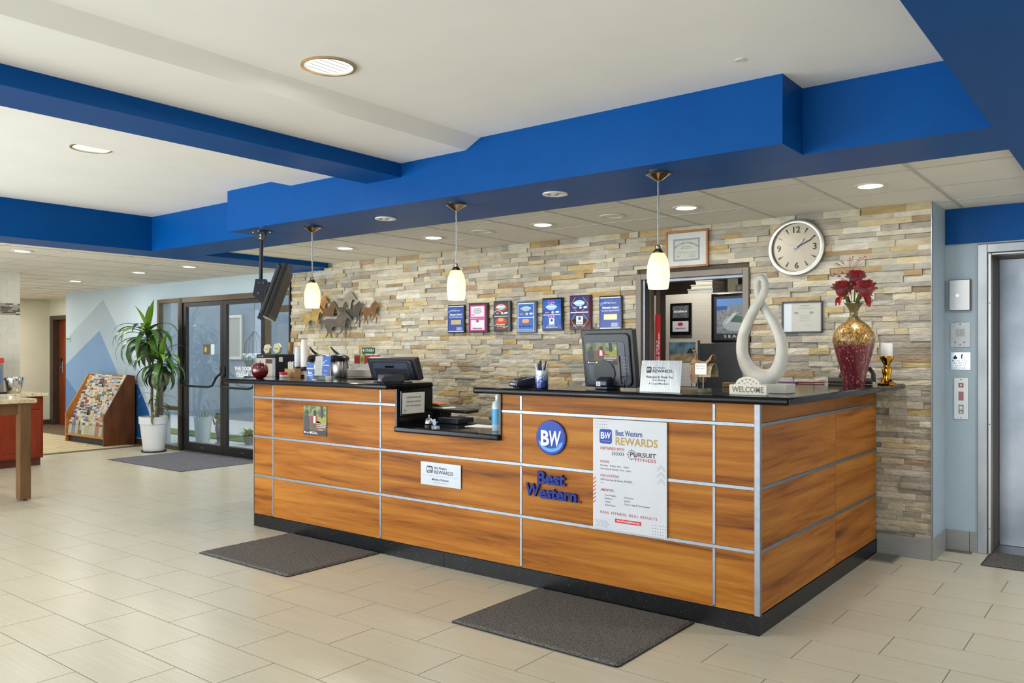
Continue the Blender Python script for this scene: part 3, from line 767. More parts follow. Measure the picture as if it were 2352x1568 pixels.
# ---- courtyard outside the glass
M_STUCCO = pm('grey_blue_stucco', (128, 140, 152), 0.9, noise=5, col2=(116, 128, 140), bump=(120, 0.4, 0.006))
struct(MB().box(-18, -5.0, 2.63, 6.6, -0.10, -0.03), 'ground', pm('courtyard_concrete', (198, 200, 196), 0.85, noise=6, col2=(184, 186, 182)), 'pale concrete courtyard slab outside the glass doors', 'ground')
gr = struct(MB().box(-16, -6.0, 3.75, 4.3, -0.03, -0.015), 'lawn', pm('lawn_green', (96, 128, 64), 0.95, noise=60, col2=(70, 104, 44), bump=(90, 0.9, 0.03)), 'strip of lawn outside the glass entrance', 'lawn')
struct(MB().box(-18, -5.0, 6.2, 6.4, -0.03, 2.75), 'wall_courtyard', M_STUCCO, 'grey-blue stucco courtyard wall beyond the entrance doors', 'wall')
struct(MB().box(-18, -5.0, 6.15, 6.45, 2.75, 3.6), 'wall_courtyard_parapet', pm('pale_parapet', (206, 214, 220), 0.85, noise=3, col2=(198, 206, 212)), 'pale upper band of the courtyard wall', 'wall')

# =================================================================== RECEPTION DESK
desk = thing('reception_desk', 'long L-shaped reception desk clad in walnut panels with metal strips', 'reception desk', (-2.0, 0.3, 0))
GX0, GX1, GZ = -2.60, -1.677, 0.886
M_CORE = pm('desk_core_black', (24, 24, 26), 0.5, noise=10, col2=(20, 20, 22))
core = MB().box(-4.290, GX0, 0.014, 0.30, 0.0, 1.174).box(GX0, GX1, 0.014, 0.60, 0.0, 0.875).box(GX1, -0.014, 0.014, 0.34, 0.0, 1.174).box(-0.55, -0.014, 0.34, 2.19, 0.0, 1.174).box(-4.55, -3.85, 0.34, 1.25, 0.0, 1.174).box(-4.29, -3.85, 0.30, 0.34, 0.0, 1.174)
core.obj('carcass', M_CORE, desk)
XE = [-4.296, -4.035, -2.773, -1.511, -0.243, -0.006]; ZE = [0.101, 0.42, 0.74, 1.062, 1.174]
ff_ = Frame((0, 0.014, 0)); PT = 0.012; e = 0.004
def panel(pts): MB().fpoly(ff_, pts, 0, PT).obj('wood_panel', M_WOOD, desk)
for i in range(5):
    for j in range(4):
        x0, x1, z0, z1 = XE[i] + e, XE[i + 1] - e, ZE[j] + e, ZE[j + 1] - e
        if i == 2 and j == 2:
            panel([(x0, z0), (x1, z0), (x1, z1), (GX1, z1), (GX1, GZ - 0.01), (GX0, GZ - 0.01), (GX0, z1), (x0, z1)])
        elif i == 2 and j == 3:
            panel([(x0, z0), (GX0, z0), (GX0, z1), (x0, z1)]); panel([(GX1, z0), (x1, z0), (x1, z1), (GX1, z1)])
        else: panel([(x0, z0), (x1, z0), (x1, z1), (x0, z1)])
YE = [0.006, 1.254, 2.19]
fr_ = Frame((-0.014, 0, 0), (0, 1, 0), (0, 0, 1))
for i in range(2):
    for j in range(4):
        MB().fpoly(fr_, [(YE[i] + 0.002, ZE[j] + e), (YE[i + 1] - 0.002, ZE[j] + e), (YE[i + 1] - 0.002, ZE[j + 1] - e), (YE[i] + 0.002, ZE[j + 1] - e)], 0, PT).obj('wood_panel', M_WOOD, desk)
for zz in ZE[1:4]:
    spans = [(-4.296, -0.024)] if zz < 1.0 else [(-4.296, GX0), (GX1, -0.024)]
    for a, b in spans: MB().fbox(ff_, a, b, zz - 0.010, zz + 0.010, 0, PT + 0.005).obj('metal_strip', M_ALU, desk, bevel=0.002, seg=1)
    MB().fbox(fr_, 0.024, 2.188, zz - 0.010, zz + 0.010, 0, PT + 0.004).obj('metal_strip', M_ALU, desk, bevel=0.002, seg=1)
for xx in XE[1:5]:
    for z0, z1 in zip(ZE, ZE[1:]): MB().fbox(ff_, xx - 0.009, xx + 0.009, z0 + 0.010, z1 - 0.010, 0, PT + 0.004).obj('metal_strip', M_ALU, desk, bevel=0.002, seg=1)
MB().box(-0.024, 0.004, -0.004, 0.012, 0.101, 1.174).box(-0.012, 0.004, 0.012, 0.022, 0.101, 1.174).obj('corner_strip', M_ALU, desk)
MB().box(-4.302, -4.290, -0.002, 0.30, 0.101, 1.174).obj('end_strip', M_ALU, desk)
mb = MB()
for a, b in ((-4.296, -2.16), (-2.157, 0.0)): mb = MB().box(a, b, 0.001, 0.0138, 0, 0.099).obj('toe_kick', M_TOEKICK, desk)
MB().box(-0.0138, 0.0, 0.0138, 2.19, 0, 0.099).obj('toe_kick', M_TOEKICK, desk)
MB().box(GX0 - 0.001, GX0 + 0.012, -0.001, 0.34, GZ + 0.028, 1.174).obj('gap_side', M_BLACKGLOSS, desk)
MB().box(GX1 - 0.012, GX1 + 0.001, -0.001, 0.34, GZ + 0.028, 1.174).obj('gap_side', M_BLACKGLOSS, desk)
MB().box(GX1 - 0.004, GX1 + 0.012, -0.010, 0.0, GZ - 0.01, 1.174).obj('gap_edge', M_BLACK, desk)
MB().box(GX0 - 0.012, GX0 + 0.004, -0.010, 0.0, GZ - 0.01, 1.174).obj('gap_edge', M_BLACK, desk)

TOPZ = 1.213
fz = Frame((0, 0, 0), (1, 0, 0), (0, 1, 0))
top(MB().fpoly(fz, [(-4.55, -0.13), (-2.575, -0.13), (-2.575, 0.34), (-3.75, 0.34), (-3.75, 1.32), (-5.05, 1.32), (-5.05, 0.40), (-4.55, 0.34)], 1.174, TOPZ), 'granite_countertop', M_GRANITE, (-3.6, 0.1, 1.174), 'black granite countertop over the left desk half with coffee things on it', 'countertop', bevel=0.015, seg=4)
top(MB().fpoly(fz, [(-1.80, -0.13), (0.195, -0.13), (0.195, 2.19), (-0.58, 2.19), (-0.58, 0.40), (-1.80, 0.40)], 1.174, TOPZ), 'granite_countertop', M_GRANITE, (-0.6, 0.1, 1.174), 'black granite L-shaped countertop on the right under the monitor and vase', 'countertop', bevel=0.015, seg=4)
top(MB().fpoly(fz, [(-2.61, -0.032), (-1.667, -0.032), (-1.667, 0.014), (-1.69, 0.014), (-1.69, 0.62), (-2.587, 0.62), (-2.587, 0.014), (-2.61, 0.014)], 0.876, 0.914), 'granite_countertop', M_GRANITE, (-2.1, 0.2, 0.876), 'lower black granite ledge in the gap between the two desk halves', 'countertop', bevel=0.013, seg=4)

# =================================================================== SIGNS ON THE DESK FRONT
FD = Frame((0, 0.0, 0))
C_BW = (22, 64, 158)
M_BWBLUE = pm('sign_blue', (14, 70, 172), 0.3, spec=0.2, noise=4, col2=(8, 50, 144))
M_NAVY = pm('navy_lettering', (20, 44, 130), 0.4, spec=0.2, noise=12, col2=(15, 35, 115))
M_INK = flat((34, 34, 44)); M_REDINK = flat((176, 32, 62)); M_GOLDINK = flat((172, 138, 62)); M_BLUEINK = flat((24, 58, 138)); M_GREYINK = flat((120, 124, 132))
# round badge
f = Frame((-1.279, 0.0, 0.920))
bw = thing('round_logo_sign', 'glossy round blue badge with white initials on the walnut front', 'sign', (-1.279, 0, 0.920))
MB().fell(f, 0, 0, 0.109, 0.104, 0.0005, 0.012, 48).obj('disc', pm('badge_rim_blue', (12, 48, 146), 0.25, spec=0.3, noise=4, col2=(9, 41, 132)), bw, bevel=0.004)
MB().fell(f, 0, 0, 0.101, 0.096, 0.012, 0.0135, 48).obj('disc_face', M_BWBLUE, bw)
MB().fpoly(f, [(0.088 * math.cos(a), -0.020 + 0.066 * math.sin(a)) for a in [PI + PI * i / 16 for i in range(17)]] + [(0.06 * math.cos(a), -0.035 + 0.03 * math.sin(a)) for a in [2 * PI - PI * i / 16 for i in range(17)]], 0.0135, 0.0138).obj('highlight', pm('badge_light_blue', (40, 140, 214), 0.25, noise=4, col2=(34, 124, 200)), bw)
text('B', f.at(-0.071, -0.050), M_WTXT, bw, w=0.060, h=0.092, bold=0.03, d=0.014)
text('W', f.at(-0.010, -0.050), M_WTXT, bw, w=0.086, h=0.092, bold=0.02, shear=0.12, d=0.0142)
# raised lettering
bl = thing('raised_lettering_sign', 'raised dark blue hotel-name lettering on the walnut front', 'sign', (-1.265, 0, 0.575))
text('Best', Frame((-1.378, 0, 0.636)), M_NAVY, bl, w=0.205, h=0.078, bold=0.035, ext=0.014, d=0.001)
text('W', Frame((-1.463, 0, 0.556)), M_NAVY, bl, w=0.105, h=0.078, bold=0.03, shear=0.1, ext=0.014, d=0.001)
text('estern', Frame((-1.365, 0, 0.550)), M_NAVY, bl, w=0.272, h=0.066, bold=0.035, ext=0.014, d=0.001)
MB().ring(Frame((-1.074, 0, 0.557)), 0, 0, 0.007, 0.009, 0.001, 0.004, 16).obj('registered_mark', M_NAVY, bl)
# rewards poster
pw, ph = 0.47, 0.626
po = thing('rewards_poster', 'tall white membership poster with fitness club details on the desk front', 'poster', (-0.745, 0, 0.737))
f = Frame((-0.980, -0.005, 0.424))
MB().fbox(f, 0, pw, 0, ph, 0.0, 0.006).obj('board', pm('poster_white', (196, 198, 204), 0.4, noise=5, col2=(191, 193, 199)), po)
f = f.at(0, 0, 0.006)
def dots(u0, v0, nu, nv, su, sv, skip=0):
    mb = MB()
    for i in range(nu):
        for j in range(nv): mb.fell(f, u0 + i * su + (su * 0.5 if False else 0), v0 + j * sv, 0.0021, 0.0021, 0, 0.0006, 8)
    mb.obj('dot_pattern', M_INK, po)
dots(0.018, 0.578, 6, 3, 0.0145, 0.017); dots(0.385, 0.012, 6, 4, 0.0155, 0.0165)
MB().rrect(f, 0.044, 0.126, 0.487, 0.569, 0.013, 0, 0.0006).obj('logo_square', M_BWBLUE, po)
text('B', f.at(0.052, 0.514), M_WTXT, po, w=0.026, h=0.038, bold=0.02, d=0.001)
text('W', f.at(0.079, 0.514), M_WTXT, po, w=0.040, h=0.038, bold=0.015, shear=0.1, d=0.001)
MB().fbox(f, 0.054, 0.116, 0.500, 0.503, 0.0006, 0.001).obj('logo_rule', M_GOLDINK, po)
text('Best Western', f.at(0.150, 0.536), M_BLUEINK, po, w=0.170, h=0.032, bold=0.02)
text('REWARDS', f.at(0.150, 0.484), M_GOLDINK, po, w=0.265, h=0.045, bold=0.02)
text('PARTNERED WITH:', f.at(0.050, 0.452), M_REDINK, po, w=0.158, h=0.017, bold=0.01)
for i in range(6):
    u = 0.124 + i * 0.0138
    MB().fpoly(f, [(u, 0.424), (u + 0.005, 0.424), (u + 0.014, 0.434), (u + 0.005, 0.444), (u, 0.444), (u + 0.009, 0.434)], 0, 0.0006).obj('chevron', M_INK, po)
MB().ring(f, 0.254, 0.436, 0.0235, 0.0262, 0, 0.0006, 36).obj('target_ring', M_INK, po)
mb = MB()
for a in range(4):
    c, s_ = math.cos(a * PI / 2), math.sin(a * PI / 2); q = Vector((0.254, 0.436))
    mb.v += line(f, q.x + 0.018 * c, q.y + 0.018 * s_, q.x + 0.032 * c, q.y + 0.032 * s_, 0.003).v; n = len(mb.v) - 8
    mb.f += [tuple(n + i for i in g) for g in ((3, 2, 1, 0), (4, 5, 6, 7), (0, 1, 5, 4), (1, 2, 6, 5), (2, 3, 7, 6), (3, 0, 4, 7))]
mb.obj('target_ticks', M_REDINK, po)
text('PURSUIT', f.at(0.243, 0.425), M_INK, po, w=0.163, h=0.026, bold=0.02)
text('FITNESS', f.at(0.276, 0.402), M_REDINK, po, w=0.130, h=0.017, bold=0.01)
text('HOURS:', f.at(0.050, 0.378), M_REDINK, po, w=0.060, h=0.014, bold=0.01)
text('Monday - Friday: 4am - 10pm', f.at(0.050, 0.355), M_INK, po, w=0.185, h=0.013)
text('Saturday & Sunday: 5am - 6pm', f.at(0.050, 0.336), M_INK, po, w=0.198, h=0.013)
text('OUR LOCATION:', f.at(0.050, 0.298), M_REDINK, po, w=0.123, h=0.014, bold=0.01)
text('14929 Chain Lake Rd, Monroe, WA 98272', f.at(0.050, 0.275), M_INK, po, w=0.208, h=0.013)
MB().fbox(f, 0.050, 0.070, 0.262, 0.264, 0, 0.0006).obj('rule', M_REDINK, po)
text('AMENITIES:', f.at(0.050, 0.216), M_REDINK, po, w=0.090, h=0.015, bold=0.01)
for i, t in enumerate(('Free Weights', 'Machines', 'Cardio', 'Steam Room')): text('- ' + t, f.at(0.072, 0.190 - i * 0.0185), M_INK, po, size=0.0135)
for i, t in enumerate(('Dry Sauna', 'Jacuzzi', 'Dance, Yoga & Cycle Classes')): text('- ' + t, f.at(0.200, 0.188 - i * 0.0185), M_INK, po, size=0.0135)
text('REAL FITNESS, REAL RESULTS', f.at(0.050, 0.086), M_REDINK, po, w=0.362, h=0.017, bold=0.012, spacing=1.2)
MB().fbox(f, 0.146, 0.314, 0.046, 0.068, 0, 0.0006).obj('web_bar', flat((196, 30, 40)), po)
text('www.PursuitFitness.org', f.at(0.158, 0.051), M_WTXT, po, w=0.143, h=0.012, bold=0.012, d=0.001)
for i in range(7):
    v = 0.140 + i * 0.022
    MB().fpoly(f, [(0.001, v), (0.018, v + 0.014), (0.018, v + 0.021), (0.001, v + 0.007)], 0, 0.0006).obj('red_stripe', flat((190, 34, 44)), po)
def chev(u, v, s, up):
    mb = MB()
    for p, q in (((0, 0), (1, 1)), ((1, 1), (0, 2))):
        a, b = ((u + (p[1] - 0) * s, v + p[0] * s), (u + q[1] * s, v + q[0] * s)) if up else ((u + p[0] * s, v + p[1] * s), (u + q[0] * s, v + q[1] * s))
        w_ = line(f, a[0], a[1], b[0], b[1], 0.0014, 0, 0.0006); n = len(mb.v); mb.v += w_.v; mb.f += [tuple(n + i for i in g) for g in w_.f]
    mb.obj('chevron_outline', M_GREYINK, po)
for i in range(3):
    chev(0.012 + 0.030 * i, 0.006, 0.022, False); chev(0.012 + 0.030 * i + 0.012, 0.006, 0.022, False)
    chev(0.412, 0.285 + 0.036 * i, 0.024, True); chev(0.412, 0.285 + 0.036 * i + 0.012, 0.024, True)
# small grey plate
f = Frame((-2.366, -0.004, 0.536))
pl = thing('members_plate', 'silver-grey members welcome plate on the walnut desk front', 'sign', (-2.184, 0, 0.61))
MB().fbox(f, 0, 0.364, 0, 0.156, 0, 0.004).obj('plate', pm('plate_silver', (176, 182, 188), 0.4, 0.25, noise=6, col2=(168, 174, 180)), pl, bevel=0.001, seg=1)
f = f.at(0, 0, 0.004)
MB().rrect(f, 0.056, 0.112, 0.082, 0.130, 0.009, 0, 0.0006).obj('logo_square', M_INK, pl)
text('BW', f.at(0.062, 0.097), M_WTXT, pl, w=0.044, h=0.024, bold=0.02, d=0.001)
MB().fbox(f, 0.066, 0.102, 0.088, 0.0905, 0.0006, 0.001).obj('logo_rule', M_WTXT, pl)
text('Best Western', f.at(0.128, 0.112), M_INK, pl, w=0.110, h=0.018, bold=0.01)
text('REWARDS', f.at(0.126, 0.080), M_INK, pl, w=0.172, h=0.025, bold=0.012)
MB().fbox(f, 0.022, 0.340, 0.065, 0.0665, 0, 0.0006).obj('rule', M_GREYINK, pl)
text('Members Welcome', f.at(0.182, 0.035), M_INK, pl, w=0.150, h=0.016, align='C', bold=0.005)
text('Bienvenidos - Soyez les bienvenus', f.at(0.182, 0.018), M_GREYINK, pl, w=0.124, h=0.007, align='C')

def photo_print(name, label, parent, fr, w, h, top_level_loc=None, world=True):
    """print of two walkers on a wooded path with white wording"""
    t = parent
    if top_level_loc is not None: t = thing(name, label, 'poster', top_level_loc)
    t = MB().fbox(fr, 0, w, 0, h, 0, 0.002).obj('sheet', pm('wood_photo', (58, 72, 34), 0.35, noise=26, col2=(150, 160, 92), ramp=(0.42, 0.72)), t, world)
    g = fr.at(0, 0, 0.002)
    def q(nm, pts, col, d=0.0005): MB().fpoly(g, [(a * w, b * h) for a, b in pts], 0, d).obj(nm, flat(col), t, world)
    q('path', [(0, 0), (1, 0), (1, 0.34), (0.62, 0.50), (0.42, 0.66), (0.28, 0.66), (0.10, 0.4), (0, 0.3)], (104, 76, 50))
    q('grass', [(0.58, 0.44), (1, 0.40), (1, 0.66), (0.6, 0.64)], (140, 140, 44))
    q('dusk', [(0, 0), (1, 0), (1, 0.20), (0.5, 0.16), (0, 0.2)], (44, 36, 34), 0.0007)
    q('tree_trunk', [(0.76, 0.60), (0.84, 0.60), (0.86, 1.0), (0.75, 1.0)], (34, 38, 34), 0.0007)
    q('walker_body', [(0.04, 0.18), (0.24, 0.18), (0.26, 0.45), (0.24, 0.62), (0.20, 0.69), (0.10, 0.69), (0.03, 0.60)], (58, 56, 62), 0.0009)
    MB().fell(g, 0.165 * w, 0.77 * h, 0.055 * w, 0.085 * h, 0, 0.0009, 16).obj('walker_head', flat((62, 42, 34)), t, world)
    q('walker_legs', [(0.40, 0.16), (0.54, 0.16), (0.55, 0.46), (0.39, 0.46)], (78, 76, 62), 0.0009)
    q('walker_jacket', [(0.36, 0.44), (0.58, 0.44), (0.62, 0.60), (0.55, 0.70), (0.42, 0.70), (0.35, 0.60)], (150, 34, 50), 0.0009)
    q('walker_shirt', [(0.43, 0.42), (0.53, 0.42), (0.53, 0.69), (0.45, 0.69)], (226, 196, 208), 0.0012)
    MB().fell(g, 0.50 * w, 0.76 * h, 0.065 * w, 0.10 * h, 0, 0.0012, 16).obj('walker_hair', flat((58, 24, 34)), t, world)
    text('Double points on', g.at(0.58 * w, 0.385 * h), M_WTXT, t, w=0.36 * w, h=0.045 * h, bold=0.02, d=0.001, world=world)
    text('every qualified stay', g.at(0.57 * w, 0.325 * h), M_WTXT, t, w=0.40 * w, h=0.045 * h, bold=0.02, d=0.001, world=world)
    MB().fbox(g, 0.57 * w, 0.95 * w, 0.285 * h, 0.297 * h, 0, 0.001).obj('small_print', M_WTXT, t, world)
    MB().fbox(g, 0.65 * w, 0.85 * w, 0.205 * h, 0.216 * h, 0, 0.001).obj('small_print', M_WTXT, t, world)
    MB().fbox(g, 0.03 * w, 0.075 * w, 0.07 * h, 0.13 * h, 0, 0.001).fbox(g, 0.29 * w, 0.36 * w, 0.06 * h, 0.13 * h, 0, 0.001).obj('logo_mark', M_WTXT, t, world)
    text('REWARDS', g.at(0.09 * w, 0.075 * h), M_WTXT, t, w=0.17 * w, h=0.03 * h, bold=0.02, d=0.001, world=world)
    text('Best Western', g.at(0.385 * w, 0.105 * h), M_WTXT, t, w=0.20 * w, h=0.028 * h, bold=0.02, d=0.001, world=world)
    MB().fbox(g, 0.385 * w, 0.62 * w, 0.06 * h, 0.075 * h, 0, 0.001).obj('small_print', M_WTXT, t, world)
    return t
photo_print('photo_poster', 'small photo print of two walkers in woods stuck on the left desk front', None, Frame((-3.638, -0.0015, 0.792)), 0.275, 0.228, (-3.50, 0, 0.905))

# =================================================================== WALL PIECES
def plaque(name, label, x0, x1, z0, z1, board, spec):
    t = thing(name, label, 'award plaque', ((x0 + x1) / 2, 2.2, (z0 + z1) / 2), group='award plaques on the stone wall')
    w, h = x1 - x0, z1 - z0
    f = Frame((x0, 2.205, z0))
    MB().fbox(f, 0, w, 0, h, 0, 0.022).obj('board', board, t, bevel=0.004, seg=1)
    spec(t, f.at(0, 0, 0.022), w, h)
    return t
def bar(t, f, w, u0, u1, v0, v1, col, name='print_band', d=0.0012, d0=0.0):
    return MB().fbox(f, u0, u1, v0, v1, d0, d).obj(name, flat(col, 0.3) if not isinstance(col, bpy.types.Material) else col, t)
def oval_logo(t, f, cu, cv, w, h, col, ink):
    t = MB().fell(f, cu, cv, w / 2, h / 2, 0.001, 0.0018, 24).obj('emblem', flat(col, 0.3), t)
    MB().ring(f, cu, cv, w / 2, w / 2 + 0.004, 0.001, 0.0022, 28, sq=h / w).obj('emblem_ring', flat(ink, 0.3), t)
    MB().fbox(f, cu - w * 0.62, cu + w * 0.6, cv - h * 0.10, cv + h * 0.18, 0.0018, 0.0024).obj('emblem_band', flat((226, 230, 232), 0.3), t)
    text('Excellence', f.at(cu, cv - h * 0.06, 0.0024), flat(ink, 0.3), t, w=w * 1.0, h=h * 0.2, align='C', bold=0.02, shear=0.2)
def badges(t, f, w, v):
    MB().fbox(f, 0.16 * w, 0.34 * w, v - 0.006, v + 0.006, 0.001, 0.0018).obj('badge', flat((204, 120, 140), 0.3), t)
    MB().fell(f, 0.52 * w, v, 0.014, 0.012, 0.001, 0.0018, 16).obj('badge', flat((206, 206, 200), 0.3), t)
    MB().fell(f, 0.74 * w, v + 0.002, 0.022, 0.009, 0.001, 0.0018, 16).obj('badge', flat((222, 224, 224), 0.3), t)
M_PBLACK = pm('plaque_black_lacquer', (18, 16, 16), 0.15, noise=6, col2=(14, 12, 12))
M_PMAROON = pm('plaque_maroon_lacquer', (62, 14, 24), 0.15, noise=6, col2=(52, 10, 20))
M_PSLATE = pm('plaque_slate_lacquer', (66, 84, 108), 0.2, noise=6, col2=(58, 75, 98))
M_PBROWN = pm('plaque_red_brown_lacquer', (82, 26, 26), 0.15, noise=6, col2=(70, 20, 20))
M_BRASSPL = pm('brass_nameplate', (186, 170, 126), 0.35, 0.5, noise=10, col2=(176, 160, 116))
M_COPPL = pm('copper_nameplate', (220, 186, 150), 0.35, 0.5, noise=10, col2=(206, 170, 134))
def director(nameplate):
    def g(t, f, w, h):
        m = 0.012
        bar(t, f, w, m, w - m, m, h - m, (38, 66, 150), 'printed_face')
        MB().fpoly(f, [(m, h * 0.80), (m, h * 0.70)] + [(m + (w * 0.55) * i / 8, h * 0.70 + h * 0.15 * math.sin(PI / 2 * i / 8)) for i in range(1, 9)] + [(m + w * 0.55, h * 0.87)], 0.0012, 0.0016).obj('horizon_arc', flat((92, 140, 200), 0.3), t)
        bar(t, f, w, m, w - m, h - m - 0.009, h - m, (226, 228, 232), 'white_rule', 0.0018); bar(t, f, w, m, w - m, m, m + 0.008, (226, 228, 232), 'white_rule', 0.0018)
        text('BW | Best Western', f.at(w / 2, h * 0.76), M_WTXT, t, w=w * 0.52, h=0.014, align='C', bold=0.03, d=0.002)
        text("Director's Award", f.at(w / 2, h * 0.62), M_WTXT, t, w=w * 0.70, h=0.022, align='C', bold=0.03, d=0.002)
        bar(t, f, w, m, w - m, h * 0.585, h * 0.59, (150, 180, 220), 'thin_rule', 0.0018)
        text('Top 10% for Quality Assurance', f.at(w / 2, h * 0.535), M_WTXT, t, w=w * 0.78, h=0.013, align='C', bold=0.02, d=0.002)
        bar(t, f, w, w * 0.22, w * 0.80, h * 0.30, h * 0.46, nameplate, 'nameplate', 0.003)
        for k in range(4): bar(t, f, w, w * 0.54, w * (0.86 - 0.04 * (k % 2)), h * (0.10 + 0.03 * k), h * (0.115 + 0.03 * k), (200, 208, 224), 'small_print', 0.0018)
    return g
def pink(t, f, w, h):
    for v0, v1 in ((0.50, 0.93), (0.06, 0.47)):
        bar(t, f, w, 0.022, w - 0.030, h * v0, h * v1, (196, 40, 130), 'pink_mount', 0.0012); bar(t, f, w, 0.034, w - 0.042, h * (v0 + 0.035), h * (v1 - 0.04), (224, 214, 226), 'printed_face', 0.0018)
    bar(t, f, w, 0.022, w - 0.030, h * 0.475, h * 0.495, (240, 190, 220), 'white_rule', 0.002)
    f2 = f.at(0, 0, 0.001); oval_logo(t, f2, w * 0.48, h * 0.74, w * 0.40, 0.050, (176, 190, 194), (50, 50, 54))
    badges(t, f2, w, h * 0.60)
    MB().fell(f2, w * 0.48, h * 0.385, 0.020, 0.013, 0.001, 0.002, 18).obj('emblem', flat((150, 70, 90), 0.3), t)
    text('2020 Season Partner', f.at(w * 0.48, h * 0.125), M_INK, t, w=w * 0.5, h=0.012, align='C', bold=0.03, d=0.003)
def darkred(t, f, w, h):
    for v0, v1 in ((0.51, 0.95), (0.06, 0.49)):
        bar(t, f, w, 0.010, w - 0.030, h * v0, h * v1, (34, 44, 46), 'printed_face', 0.0012)
        MB().fell(f, w * 0.45, h * (v0 + 0.27), w * 0.34, h * 0.13, 0.0012, 0.0016, 24).obj('red_glow', flat((176, 50, 36), 0.3), t)
        pts = [(0.012 + (w - 0.046) * i / 12, h * (v0 + 0.12) + 0.016 * math.sin(i / 12 * 2 * PI)) for i in range(13)]
        MB().fpoly(f, pts + [(a, b + 0.005) for a, b in reversed(pts)], 0.0016, 0.002).obj('swoosh', flat((226, 222, 206), 0.3), t)
    bar(t, f, w, 0.012, w - 0.032, h * 0.49, h * 0.51, (232, 232, 228), 'white_rule', 0.002)
    f2 = f.at(0, 0, 0.001); oval_logo(t, f2, w * 0.45, h * 0.80, w * 0.42, 0.046, (130, 186, 196), (240, 240, 240)); badges(t, f2, w, h * 0.60)
    MB().rrect(f2, w * 0.30, w * 0.60, h * 0.335, h * 0.435, 0.012, 0.001, 0.0024).obj('emblem', flat((226, 150, 96), 0.3), t)
    text('Best Western', f.at(w * 0.45, h * 0.21), flat((226, 206, 160)), t, w=w * 0.46, h=0.015, align='C', bold=0.03, d=0.002)
    text('Sky Valley Inn', f.at(w * 0.45, h * 0.145), flat((226, 206, 160)), t, w=w * 0.46, h=0.015, align='C', bold=0.03, d=0.002)
    bar(t, f, w, w * 0.2, w * 0.72, h * 0.10, h * 0.115, (190, 40, 40), 'red_rule', 0.002)
    bar(t, f, w, w - 0.024, w - 0.019, 0.006, h - 0.006, (190, 190, 190), 'bevel_line', 0.001)
def bluewhite(t, f, w, h):
    bar(t, f, w, 0.012, w - 0.026, 0.016, h - 0.016, (226, 230, 236), 'white_mount', 0.001)
    for v0, v1 in ((0.505, 0.92), (0.07, 0.48)): bar(t, f, w, 0.018, w - 0.032, h * v0, h * v1, (34, 92, 178), 'printed_face', 0.0016)
    f2 = f.at(0, 0, 0.001); oval_logo(t, f2, w * 0.48, h * 0.77, w * 0.42, 0.05, (150, 194, 200), (30, 40, 60)); badges(t, f2, w, h * 0.60)
    MB().rrect(f2, w * 0.29, w * 0.64, h * 0.32, h * 0.44, 0.014, 0.001, 0.0024).obj('emblem', flat((232, 150, 90), 0.3), t)
    text('Best Western Sky Valley Inn', f.at(w * 0.46, h * 0.18), flat((16, 30, 70)), t, w=w * 0.66, h=0.020, align='C', bold=0.03, d=0.002)
    text('2019 Awarded Official Season Partner', f.at(w * 0.46, h * 0.10), M_WTXT, t, w=w * 0.70, h=0.010, align='C', bold=0.02, d=0.002)
def spotlight(t, f, w, h):
    bar(t, f, w, 0.010, w - 0.020, 0.020, h - 0.014, pm('stage_blue', (20, 52, 140), 0.25, noise=14, col2=(50, 110, 200)), 'printed_face', 0.0012)
    for v in (0.86, 0.44):
        MB().fell(f, w * 0.45, h * v, w * 0.18, h * 0.06, 0.0012, 0.0016, 20).obj('stage_glow', flat((130, 80, 180), 0.3), t)
        for k in (-1, 0, 1): MB().fell(f, w * (0.45 + 0.12 * k), h * (v - 0.02 + 0.015 * abs(k)), 0.005, 0.005, 0.0016, 0.002, 10).obj('spot', flat((236, 226, 246), 0.3), t)
    bar(t, f, w, 0.014, w - 0.028, h * 0.475, h * 0.495, (230, 230, 236), 'white_rule', 0.002)
    f2 = f.at(0, 0, 0.001); oval_logo(t, f2, w * 0.46, h * 0.72, w * 0.42, 0.05, (150, 200, 216), (200, 220, 236)); badges(t, f2, w, h * 0.56)
    bar(t, f, w, w * 0.35, w * 0.60, h * 0.19, h * 0.385, (222, 226, 234), 'logo_card', 0.002)
    MB().fell(f2, w * 0.475, h * 0.32, 0.013, 0.013, 0.001, 0.002, 16).obj('emblem', flat((40, 60, 130), 0.3), t)
    text('Sky Valley Inn', f.at(w * 0.48, h * 0.135), flat((232, 222, 96)), t, w=w * 0.30, h=0.012, align='C', bold=0.03, d=0.002)
    text('2021 Season Partner', f.at(w * 0.48, h * 0.085), flat((232, 222, 96)), t, w=w * 0.56, h=0.014, align='C', bold=0.03, d=0.002)
